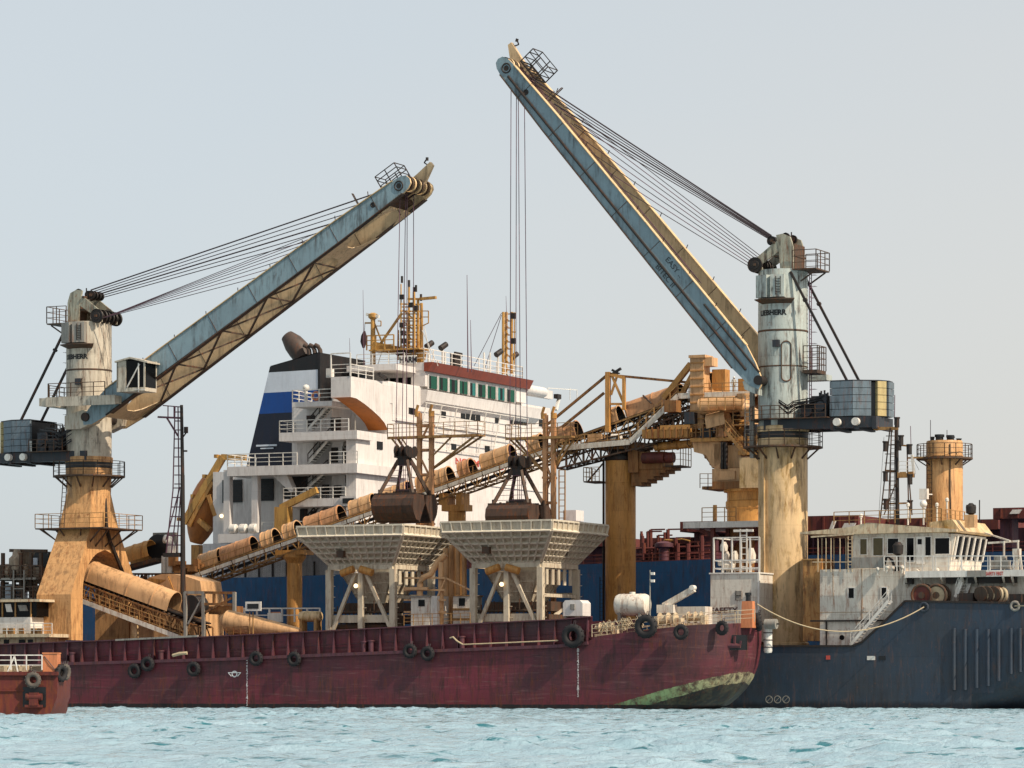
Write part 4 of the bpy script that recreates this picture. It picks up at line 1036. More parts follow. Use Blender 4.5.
def right_extra():
    t, sc, zr, X, B, L = CR_R
    m = MB(); m.box(sc-3, sc+3, CW+2.85, CW+4.3, zr+6.0, zr+6.5); m.build('cab_platform', M['teal'], t)
    m = MB(); a = X(3.2); m.box(a-1.5, a+1.5, CW+3.0, CW+5.2, zr+6.5, zr+9.3); m.build('cab', M['teal'], t)
    m = MB(); m.rail([(X(-1.5), CW-2.7, zr+2.35), (X(1.8), CW-2.7, zr+2.35), (X(2.7), CW-1.2, zr+2.35)], 1.1, .9, .03); m.lathe([(Rr_ if False else 2.2, 2.25), (3.0, 2.25), (3.0, 2.35), (2.2, 2.35)], (sc, CW, zr), n=14, a0=-200, a1=-20, cap=False); m.build('walkway', M['rail_dark'], t)
    m = MB(); m.bar((X(2.35), CW-1.4, zr-1), (X(2.35), CW-1.4, zr+6), .35, .35); m.ladder((X(2.6), CW-1.9, zr), (X(2.6), CW-1.9, zr+4.5)); m.build('ladder_post', M['grey'], t)
right_extra()
# ------------------------------------------------------------------ receiving hoppers
DECK = G.z(641, G.s(400, 25), 25)
def hopper(px0, px1, py0, py1, label):
    w0 = 18.6; s0 = G.s(px0, w0); s1 = G.s(px1, w0); w1 = 31.0
    zt = G.z(py0, (s0+s1)/2, w0); zl = zt-.75; zb = G.z(py1, (s0+s1)/2, w0+2.3)
    a0, a1, b0, b1 = s0+2.15, s1-2.15, w0+2.3, w1-2.3
    zd = DECK
    t = thing('cargo_hopper', label, 'hopper', ((s0+s1)/2, (w0+w1)/2, zd), group='ribbed cargo hoppers on steel legs')
    T = [(s0, w0), (s1, w0), (s1, w1), (s0, w1)]; L_ = [(s0+.12, w0+.12), (s1-.12, w0+.12), (s1-.12, w1-.12), (s0+.12, w1-.12)]; Bq = [(a0, b0), (a1, b0), (a1, b1), (a0, b1)]
    m = MB()
    for i in range(4):
        j = (i+1) % 4
        for (A, za), (C, zc) in (((T, zt), (L_, zl)), ((L_, zl), (Bq, zb))):
            o = [(*A[i], za), (*A[j], za), (*C[j], zc), (*C[i], zc)]; cx, cy = (s0+s1)/2, (w0+w1)/2
            inn = [(p[0]+(cx-p[0])*.02, p[1]+(cy-p[1])*.02, p[2]+.04) for p in o]
            m.add(o+inn, [(0, 1, 2, 3), (7, 6, 5, 4), (0, 4, 5, 1), (1, 5, 6, 2), (2, 6, 7, 3), (3, 7, 4, 0)])
    # stiffener grid stands proud of the plates
    m.cur = 1
    for i in range(4):
        j = (i+1) % 4; n = 11
        lt0, lt1, lb0, lb1 = V((*L_[i], zl)), V((*L_[j], zl)), V((*Bq[i], zb)), V((*Bq[j], zb))
        nr = (lt1-lt0).cross(lb0-lt0).normalized(); ctr = V(((s0+s1)/2, (w0+w1)/2, zl))
        if nr.dot(lt0-ctr) < 0: nr = -nr
        for k in range(n+1):
            f = k/n; p = lt0.lerp(lt1, f); q = lb0.lerp(lb1, f); m.bar(p+nr*.12, q+nr*.12, .11, .3, up=tuple(nr))
            pt = V((*T[i], zt)).lerp(V((*T[j], zt)), f); m.bar(pt+nr*.06, p+nr*.06, .11, .2, up=tuple(nr))
        for k in range(0, 6):
            f = k/5; p = lt0.lerp(lb0, f); q = lt1.lerp(lb1, f); m.bar(p+nr*.12, q+nr*.12, .13, .3 if k else .36, up=tuple(nr))
        m.bar((*T[i], zt+.03), (*T[j], zt+.03), .24, .16)
        m.bar(V((*L_[i], zl))+nr*.1, V((*Bq[i], zb))+nr*.1, .2)
    m.build('bin', [M['hopper'], M['hopper_rib']], t, 20)
    # lower chute (second grid tapering below the bin)
    m = MB(); zc = zb-3.6; c0, c1, d0, d1 = a0+2.0, a1-2.0, b0+2.2, b1-2.2
    C2 = [(c0, d0), (c1, d0), (c1, d1), (c0, d1)]; Bi = [(a0+.8, b0+.8), (a1-.6, b0+.8), (a1-.6, b1-.8), (a0+.8, b1-.8)]
    for i in range(4):
        j = (i+1) % 4; m.add([(*Bi[i], zb-.9), (*Bi[j], zb-.9), (*C2[j], zc), (*C2[i], zc)], [(0, 1, 2, 3)])
        for k in range(6): f = k/5; m.bar(V((*Bi[i], zb-.9)).lerp(V((*Bi[j], zb-.9)), f), V((*C2[i], zc)).lerp(V((*C2[j], zc)), f), .1)
        for k in range(4): f = k/3; m.bar(V((*Bi[i], zb-.9)).lerp(V((*C2[i], zc)), f), V((*Bi[j], zb-.9)).lerp(V((*C2[j], zc)), f), .12)
    m.build('chute', M['hopper'], t)
    # ring beam, legs, braces
    m = MB()
    for i in range(4): j = (i+1) % 4; m.bar((*Bq[i], zb-.32), (*Bq[j], zb-.32), .4, .55)
    for k in range(7): f = k/6; p = V((a1, b0, zb-.6)).lerp(V((a1, b1, zb-.6)), f); m.box(p.x-.06, p.x+.06, p.y-.25, p.y+.25, zb-2.1, zb-.55)
    m.build('ring_beam', M['hopper'], t)
    for x in (a0, (a0+a1)/2, a1):
        for w in (b0, b1):
            m = MB(); wd = .55 if x != (a0+a1)/2 else .48; m.box(x-wd/2, x+wd/2, w-wd/2, w+wd/2, zd-.3, zb-.6)
            m.box(x-.42, x+.42, w-.42, w+.42, zd-.3, zd+.1)
            for z in np.arange(zd+1.0, zb-1, 1.0): m.bar((x+wd/2+.06, w, z), (x+wd/2+.3, w, z), .06)
            m.build('leg', M['hopper'], t)
    for (xa, xb, za, zb_) in ((a0+.4, (a0+a1)/2-.6, zd+1.0, zb-1.0), (a1-.2, (a0+a1)/2+.6, zd+1.0, zb-1.1)):
        for w in (b0,):
            m = MB(); m.bar((xa, w-.05, za), (xb, w-.05, zb_), .30); m.build('brace', M['hopper'], t)
    m = MB(); m.bar((a1, b0, zd+4), (a1, b1, zd+4), .3, .3); m.bar((a1, b0, zd+1), (a1, b1, zd+4), .25); m.bar((a0, b1, zd+2), (a1, b1, zd+2), .3); m.bar((a0, b1, zd+4.2), (a1, b1, zd+4.2), .3); m.bar((a0, b0+.3, zd+2.0), (a1, b0+.3, zd+2.0), .22, .7)
    m.build('tie_beam', M['hopper'], t)
    xm = (a0+a1)/2
    for dx, tl in ((-1.2, .35), (.75, -.3)):
        m = MB(); m.tube((xm+dx-.6, b0-.5, zb-.75-tl*.6), (xm+dx+.65, b0-.5, zb-.75+tl*.6), .34, n=14); m.build('vibrator_motor', M['tan'], t)
    m = MB(); m.ball((xm-.3, b0-.5, zb-2.1), .2); m.build('work_light', M['lamp'], t)
    m = MB(); m.cbox((xm-.2, b0+1, zl-1.9), .7, .9, .9)
    m.cbox((xm-1.4, w0+.95, zl-1.75), .7, .5, .6); m.cbox((a1+.5, (w0+w1)/2, zl-1.8), .5, .7, .7); m.build('vibrator_box', M['rail_dark'], t)
    # conveyor feeder and pipework under the bin
    m = MB(); m.box(a0+.5, a1+.3, b0+1.2, b1-1, zd+1.6, zd+2.3); m.box(a0+.3, a1, b0+2.2, b1-2, zd+2.6, zc)
    for k in range(9): x = a0+.6+k*.6; m.tube((x, b0+1.1, zd+.2), (x, b0+1.1, zd+2.3), .1)
    m.tube((a0, b0+.9, zd+1.3), (a1+.5, b0+.9, zd+1.3), .26, n=10); m.tube((a0, b0+.8, zd+2.6), (a1+.2, b0+.8, zd+2.6), .12)
    for k in range(14): x = a0+.3+k*.42; m.bar((x, b0+1.0, zd+2.3), (x, b0+1.0, zd+3.2+.5*math.sin(k*2.3)), .09)
    m.build('feeder', M['rail_dark'], t)
    return t
hopper(297, 403, 526, 563, 'left ribbed cargo hopper on white legs, its right side tucked behind its twin')
hopper(441, 552, 521.5, 561, 'right ribbed cargo hopper on white legs beside the orange pillar')

def control_cabin():
    w = 20; a = G.pt(411, 625, w); b = G.pt(429, 597, w)
    t = thing('control_cabin', 'small cream cabin with dark openings between the two hoppers', 'cabin', (a[0], w, DECK)); m = MB(); z0, z1 = DECK, b[2]
    m.box(a[0], b[0], w, w+3, z0, z1); m.build('wall', M['whiterust'], t)
    m = MB(); m.box(a[0]-.15, b[0]+.15, w-.15, w+3.1, z1, z1+.12); m.build('roof', M['grey'], t)
    m = MB(); c = G.pt(421.5, 603, w-.03); m.box(c[0]-.32, c[0]+.32, w-.04, w+.02, c[2]-.3, c[2]+.3); m.build('window', M['glassdk'], t)
    m = MB(); c = G.pt(431.5, 604, w); m.box(b[0]+.05, b[0]+.7, w+.2, w+2.6, z0, z1+.1); m.build('locker', M['rail_w'], t)
    # second cabin further right behind the right hopper's leg
    a = G.pt(453, 625, 22); b = G.pt(470, 596, 22)
    t = thing('switch_cabin', 'rusty cream switch cabin with one small window left of the right hopper', 'cabin', (a[0], 22, DECK)); m = MB(); m.box(a[0], b[0], 22, 24.5, DECK, b[2]); m.build('wall', M['whiterust'], t)
    m = MB(); c = G.pt(462, 602, 22); m.box(c[0]-.3, c[0]+.3, 21.96, 22.02, c[2]-.35, c[2]+.35); m.build('window', M['glassdk'], t)
    m = MB()
    for k in range(3): m.box(a[0]-.06, b[0]+.06, 21.93, 22.02, DECK+.9+k*.9, DECK+1.1+k*.9)
    m.box(a[0]-.12, b[0]+.12, 21.85, 24.6, b[2], b[2]+.1); m.build('trim', M['rail_rust'], t)
    # orange pipes and stair frame between the hoppers
    t = thing('pipe_rack', 'tan pipe rack with elbows standing between the two hoppers', 'pipe rack', G.pt(440, 625, 21.0)); m = MB()
    for px, y0, y1, w in ((441, 625, 562, 21), (446, 625, 548, 23), (452, 625, 545, 24), (458, 598, 545, 24), (464, 598, 548, 24.3)):
        p, q = G.pt(px, y0, w), G.pt(px, y1, w); m.tube((p[0], w, DECK), (p[0], w, q[2]), .26, n=10)
    p = G.pt(420, 590, 20.5); m.path([(p[0], 20.5, p[2]-1), (p[0], 20.5, p[2]+.6), (p[0]+.3, 20.5, p[2]+1.1), (p[0]+1.0, 20.6, p[2]+1.4), (p[0]+1.6, 21, p[2]+2.6), (p[0]+2.4, 21, p[2]+3.2)], .28, 10)
    m.build('pipe', M['tan_lt'], t)
    m = MB()
    for y in (578, 590, 600, 612): p = G.pt(404, y, 20.6); q = G.pt(446, y, 20.6); m.bar(p, q, .16)
    p = G.pt(404, 588.5, 20.2); q = G.pt(428, 588.5, 20.2); m.bar(p, q, .25); 
    m.bar(G.pt(436, 600, 20.6), G.pt(446, 578, 20.6), .12); m.bar(G.pt(446, 578, 20.6), G.pt(470, 590, 21), .14)
    m.build('frame', M['tan_lt'], t)
    m = MB(); m.rail([G.pt(404, 625.5, 19), G.pt(470, 624, 19)], 1.0, 1.0, .025); m.build('railing', M['rail_rust'], t)
control_cabin()

# ------------------------------------------------------------------ clamshell grabs hanging on the crane falls
def grab(px, y_block, y_top, cr, label):
    s, w, zb = G.pt(px, y_block, CW); zt = G.z(y_top, s, w)
    t = thing('clamshell_grab', label, 'grab', (s, w, zt-2.6), group='brown clamshell grabs hung over the hoppers')
    m = MB(); m.cbox((s, w, zb), 1.5, 1.3, .9); m.cbox((s, w, zb-.75), 1.0, 1.0, .8)
    m.build('head_block', M['dark'], t)
    for q in (-.5, .1, .6): m = MB(); m.tube((s+q, w-.75, zb+.15), (s+q+.14, w-.75, zb+.15), .5, n=16); m.tube((s+q, w+.75, zb+.15), (s+q+.14, w+.75, zb+.15), .5, n=16); m.build('sheave', M['dark'], t)
    h = 2.25
    for sg in (-1, 1):
        prof = [(w+sg*.12, zt-h*.35), (w+sg*.28, zt+.02), (w+sg*1.9, zt+.1), (w+sg*2.45, zt-.35), (w+sg*2.6, zt-1.0), (w+sg*2.4, zt-1.65), (w+sg*1.9, zt-h), (w+sg*1.15, zt-h-.15)]
        m = MB(); a, b = s-2.15, s+2.15
        m.prism(prof, 's', a, a+.12); m.prism(prof, 's', b-.12, b)
        k = len(prof); sh = prof[2:]+[]; # back plate
        for (p, q) in zip(sh[:-1], sh[1:]):
            m.add([(a+.12, *p), (b-.12, *p), (b-.12, *q), (a+.12, *q)], [(0, 1, 2, 3)])
            m.add([(a+.12, p[0]-sg*.09, p[1]), (b-.12, p[0]-sg*.09, p[1]), (b-.12, q[0]-sg*.09, q[1]), (a+.12, q[0]-sg*.09, q[1])], [(0, 1, 2, 3)])
        m.bar((a, prof[2][0], prof[2][1]), (b, prof[2][0], prof[2][1]), .2); m.bar((a, prof[-1][0], prof[-1][1]), (b, prof[-1][0], prof[-1][1]), .16)
        for q in np.linspace(a+.3, b-.3, 6): m.bar((q, w+sg*1.5, zt+.1), (q, w+sg*1.5, zt+.55 if abs(q-s) > 1.2 else zt+.3), .16)
        m.build('bucket_shell', M['grab'], t)
        for sx in (-1, 1):
            m = MB(); m.bar((s+sx*.45, w+sg*.4, zb-.7), (s+sx*1.75, w+sg*1.75, zt+.05), .24, .3); m.build('arm', M['rail_dark'], t)
    m = MB(); m.cbox((s, w, zt+.25), 1.4, .9, .7); m.bar((s-2.0, w, zt+.1), (s+2.0, w, zt+.1), .22); m.build('lower_block', M['dark'], t)
    m = MB()
    for x in (-.4, 0, .4): m.tube((s+x, w-.2, zb-.8), (s+x, w-.2, zt+.4), .03, n=5); m.tube((s+x*1.6, w+.2, zb-.8), (s+x*1.6, w+.2, zt+.4), .03, n=5)
    for k in range(1, 7):
        f = k/7; z = zb-.7+(zt-zb+.7)*f; e = .45+1.3*f; m.bar((s-e, w-.4-1.35*f, z), (s+e, w-.4-1.35*f, z), .04)
    m.build('reeving', M['rope_p'], t)
    m = MB()
    B, L = cr[4], cr[5]
    for i, (ds, dw) in enumerate(((-.45, -.9), (-.35, .15), (.3, -.2), (.45, .95))):
        m.tube((s+ds, w+dw, zb+.4), (B(L-.3, 0, 0)[0]+ (s-B(L-.3,0,0)[0])*.8+ds*.5, w+dw, B(L-.3, -.1, 0)[2]), .036, n=5)
    m.build('fall_rope', M['rope_p'], t)
    return t
grab(404.5, 453, 496, CR_L, 'brown clamshell grab hanging over the left hopper under the lower boom')
grab(518.5, 463, 506, CR_R, 'brown clamshell grab half sunk in the right hopper under the taller boom')

def gantry(p0, p1, ytop, x0, x1, yp, label, wg=30.0):
    z0 = DECK
    t = thing('service_gantry', label, 'gantry', (G.s((p0+p1)/2, wg), wg, z0), group='tan access gantries behind the grabs')
    for px in (p0, p1):
        for dw in (-.6, .6):
            a = G.pt(px, ytop+(2 if dw > 0 else 0), wg+dw); m = MB(); m.box(a[0]-.2, a[0]+.2, wg+dw-.2, wg+dw+.2, z0, a[2]); m.build('post', M['tan_lt2'], t)
    sa, sb = G.s(p0, wg), G.s(p1, wg); m = MB()
    zt = G.z(ytop, sa, wg); zz = zt-1.2; k = 0
    while zz > z0+2:
        m.bar((sa, wg-.6, zz), (sb, wg-.6, zz), .2); m.bar((sa, wg+.6, zz), (sb, wg+.6, zz), .2); m.bar((sa, wg-.6, zz), (sa, wg+.6, zz), .2); m.bar((sb, wg-.6, zz), (sb, wg+.6, zz), .2)
        if k % 2: m.bar((sa, wg-.6, zz), (sb, wg-.6, zz-2.3), .16)
        else: m.bar((sb, wg-.6, zz), (sa, wg-.6, zz-2.3), .16)
        zz -= 2.3; k += 1
    m.build('lattice', M['tan_lt2'], t)
    xa, xb = G.s(x0, wg-1.2), G.s(x1, wg-1.2); zp = G.z(yp, sa, wg); m = MB()
    m.box(xa, xb, wg-1.3, wg+.4, zp-.14, zp); m.bar((xa, wg-1.3, zp-.1), (xb, wg-1.3, zp-.1), .16, .24)
    for xe, so_ in ((xa, sa), (xb, sb)):
        for w in (-1.1, .3): m.bar((xe+(.3 if xe < so_ else -.3), wg+w, zp-.1), (so_, wg-.3, zp-3.2), .17)
        m.bar(((xe+so_)/2, wg-1.1, zp-.1), (so_, wg-.6, zp-2.2), .13)
    pl = m.build('platform', M['rail_rust'], t)
    m = MB(); m.rail([(xa, wg-.0, zp), (xa, wg-1.3, zp), (xb, wg-1.3, zp), (xb, wg+.3, zp)], 1.2, 1.2, .025); m.build('railing', M['rail_rust'], pl)
    m = MB()
    for x in (sa-.1, sb+.1): m.bar((x, wg-.6, zt), (x+.25, wg-.6, zt+.7), .2); m.tube((x+.2, wg-.6, zt-.4), (x+.2, wg-.6, zt+.1), .28, n=12)
    m.build('post_head', M['tan'], t)
gantry(419.5, 431.5, 413, 388, 478, 437, 'tan access gantry with long railed platform above the left hopper')
gantry(545.5, 553.5, 415, 506, 571, 437.5, 'tan access gantry with shorter platform above the right hopper')

# ------------------------------------------------------------------ long inclined conveyor
CVW = 36.0
def conveyor():
    A = V(G.pt(203, 570, CVW)); E = V(G.pt(718, 387, CVW)); At = lambda px: A.lerp(E, (G.s(px, CVW)-A.x)/(E.x-A.x))
    t = thing('inclined_conveyor', 'long tan covered conveyor climbing from lower left to the transfer tower', 'conveyor', (A.x, CVW, DECK))
    for a, b in ((203, 222), (224.5, 255), (265, 277), (287, 299), (308, 342), (353, 375), (384, 410), (420, 437), (438.5, 451), (462, 473), (484, 513), (531, 543), (558, 579), (611, 621), (629, 683), (697, 714)):
        m = MB(); p, q = At(a), At(b); m.hood(p+V((0, 0, .55)), q+V((0, 0, .55)), 1.0, .55, inner=1)
        for f in (.03, .5, .97): c = p.lerp(q, f)+V((0, 0, .55)); d = (q-p).normalized()*.05; m.hood(c-d, c+d, 1.045, .5)
        m.build('hood', [M['tan_lt2' if a in (224.5, 308, 462, 558, 629) else 'tan_lt'], M['dark']], t)  # insides coloured dark in place of the shade in the open mouths
    m = MB(); p, q = At(196), At(722); u = V((0, 0, -.02)); m.bar(p+u, q+u, 1.5, .12); m.bar(p+V((0, 0, -.9)), q+V((0, 0, -.9)), 1.3, .08); m.build('belt', M['dark'], t)
    m = MB(); m.truss(At(196)+V((0, 0, -.15)), At(716)+V((0, 0, -.15)), 1.35, 1.9, 46, .15, .085); m.build('truss', M['rail_rust'], t)
    m = MB()
    for i in range(60):
        c = At(198).lerp(At(714), i/59); m.tube(c+V((0, -.8, -.25)), c+V((0, .8, -.25)), .11, n=8)
    m.build('idler_rollers', M['rail_dark'], t)
    # walkway with toe beam and handrail on our side
    m = MB(); e = V((0, -1.7, -.75)); p, q = At(196)+e, At(560)+e; m.bar(p, q, 1.0, .06); m.build('walkway', M['rail_rust'], t)
    m = MB(); f = V((0, -2.2, -.72)); n = 22
    for i in range(n): a = At(196)+f; b = At(562)+f; m.bar(a.lerp(b, i/n), a.lerp(b, (i+.93)/n), .08, .36)
    m.build('toe_beam_truss', M['whiterust'], t)
    m = MB(); m.rail([At(196)+f, At(562)+f], 1.05, 1.7, .024, 2); m.build('railing', M['rail_rust'], t)
    # upper gallery: level landing, steep stringer, level head deck
    m = MB(); w = CVW-2.2; pts = [G.pt(562, 448, w), G.pt(630, 442, w), G.pt(678, 396, w), G.pt(756, 393.5, w)]
    for a, b in zip(pts[:-1], pts[1:]): m.bar(a, b, .12, .5)
    m.build('gallery_stringer', M['whiterust'], t)
    m = MB()
    a, b = V(pts[0]), V(pts[1]); m.box(a.x, b.x, w, CVW+1.2, b.z-.1, b.z); a, b = V(pts[2]), V(pts[3]); m.box(a.x, b.x, w, CVW+2.5, b.z-.12, b.z+.02); m.build('gallery_deck', M['rail_rust'], t)
    m = MB(); m.rail(pts[:2], 1.05, 1.1, .03, 3); m.rail(pts[1:3], 1.05, 1.0, .03, 2); m.rail(pts[2:], 1.05, 1.1, .03, 3); m.build('gallery_railing', M['rail_rust'], t)
    # lattice under the upper end
    m = MB(); m.truss(G.pt(562, 452, CVW-1), G.pt(640, 432, CVW-1), 1.6, 2.2, 9, .14, .1); m.truss(G.pt(640, 432, CVW-1), G.pt(735, 397, CVW-1), 1.7, 2.2, 10, .16, .11); m.build('under_lattice', M['rail_dark'], t)
    # mast with stay rods
    mw = CVW-1.4; mt_ = G.pt(608, 372, mw); mb_ = G.pt(608, 432, mw); m = MB(); m.bar(mb_, mt_, .42)
    c = G.pt(624, 378, mw); m.bar(G.pt(624, 410, mw), c, .28); m.bar(G.pt(610, 374, mw), G.pt(625, 378, mw), .3); m.bar(G.pt(612, 376, mw), G.pt(624, 404, mw), .2); m.bar(G.pt(617, 376, mw), G.pt(611, 395, mw), .18); m.bar(G.pt(608, 404, mw), G.pt(624, 404, mw), .2)
    m.build('stay_mast', M['tan'], t)
    for a, b in (((610, 375), (704, 384)), ((606, 376), (548, 424)), ((604, 393), (562, 427))):
        m = MB(); m.bar(G.pt(*a, mw), G.pt(*b, mw), .22); m.build('stay_rod', M['tan_dk'], t)
    m = MB(); c = V(G.pt(615, 373.5, mw)); m.cbox(c, .9, .3, .12); m.bar(c+V((-.2, 0, 0)), c+V((.6, 0, .45)), .22); m.bar(c+V((.3, 0, 0)), c+V((-.3, 0, .35)), .2); m.build('floodlight', M['dark'], t)
    # drive cabinet, white drum, pipes at the mid landing
    m = MB(); a, b = G.pt(588, 443, CVW-1.6), G.pt(602, 434, CVW-1.6); m.box(a[0], b[0], CVW-1.7, CVW-.6, a[2], b[2]); m.build('drive_cabinet', M['tan_lt'], t)
    m = MB(); a = G.pt(612, 438, CVW-1.7); m.tube((a[0], a[1], a[2]), (a[0]+.9, a[1], a[2]), .38, n=16); m.build('drive_motor', M['rail_w'], t)
    # small trestle leg at the lower third
    m = MB(); a = G.s(294.5, CVW); z = At(294.5).z-1.6; m.tube((a, CVW, DECK), (a, CVW, z-.9), .75, n=20); m.lathe([(.75, -.9), (1.15, -.35), (1.15, 0)], (a, CVW, z), n=20); m.box(a-1.6, a+1.6, CVW-1, CVW+1, z-.1, z+.35); m.build('support_leg', M['tan'], t)
    m = MB(); a = G.s(457, CVW); z = At(457).z-1.5; m.tube((a, CVW, DECK), (a, CVW, z-1.5), .85, n=20); m.box(a-1.2, a+1.2, CVW-.9, CVW+.9, z-1.5, z-.9); m.box(a-1.5, a-.6, CVW-.9, CVW+.9, z-.9, z+.2); m.box(a+.3, a+.9, CVW-.9, CVW+.9, z-.9, z+.2); m.build('support_leg', M['tan'], t)
    return t, At
CONV, C_AT = conveyor()

def pillar():
    s = G.s(620.5, CVW); r = 15.3*G.mpp(s, CVW)
    t = thing('conveyor_pillar', 'thick orange round pillar carrying the conveyor beside the right hopper', 'pillar', (s, CVW, DECK)); m = MB()
    zt = G.z(461, s, CVW); m.lathe([(r, DECK-.3-DECK), (r, zt-DECK)], (s, CVW, DECK), n=36); m.build('column', M['tan'], t)
    m = MB(); m.lathe([(r+.03, zt-.0), (r+.12, zt+.05), (r+.12, zt+.4), (r*.8, zt+.42), (r*.8, zt+1.3)], (s, CVW, 0), n=30); m.build('slew_ring', M['dark'], t)
    m = MB(); m.box(s-1.9, s+2.6, CVW-1.7, CVW+1.7, zt+1.0, zt+1.6); m.box(s+1.4, s+2.4, CVW-1.5, CVW+1.5, zt-1.2, zt+1.1)
    for k in range(6): m.box(s+1.6, s+5.6-k*.6, CVW-1.2, CVW+1.2, zt-1.0-k*.28, zt-.75-k*.28+.05)
    m.box(s+2.4, s+4.8, CVW-1.3, CVW+1.3, zt-.9, zt+.7); m.build('slew_machinery', M['tan_dk'], t)
    for x, w, L in ((2.9, -1.4, 2.2), (4.9, -1.2, 1.0)):
        m = MB(); m.tube((s+x, CVW+w-.1, zt+.1), (s+x+L, CVW+w-.1, zt+.1), .5, n=16); m.build('motor', M['hatch'], t)
    m = MB(); m.box(s-3.1, s-1.5, CVW-1.5, CVW+1.2, zt-2.0, zt-1.88); m.bar((s-2.9, CVW-1, zt-1.9), (s-1.5, CVW-.6, zt-.2), .14); m.box(s+5.0, s+6.6, CVW-1.4, CVW+1.2, zt-.75, zt-.62); p = m.build('platform', M['rail_dark'], t)
    m = MB(); m.rail([(s-1.5, CVW-1.5, zt-1.9), (s-3.1, CVW-1.5, zt-1.9), (s-3.1, CVW+1.2, zt-1.9)], 1.3, .7, .025); m.rail([(s+5.0, CVW-1.4, zt-.65), (s+6.6, CVW-1.4, zt-.65), (s+6.6, CVW+1.2, zt-.65)], 1.7, .7, .025); m.build('railing', M['rail_rust'], p)
    m = MB(); m.path([(s-r-.12, CVW-.4, DECK), (s-r-.12, CVW-.4, zt)], .12); m.ladder((s-r-.05, CVW-.9, DECK+1), (s-r-.05, CVW-.9, DECK+6)); m.build('pipe', M['dark'], t)
pillar()

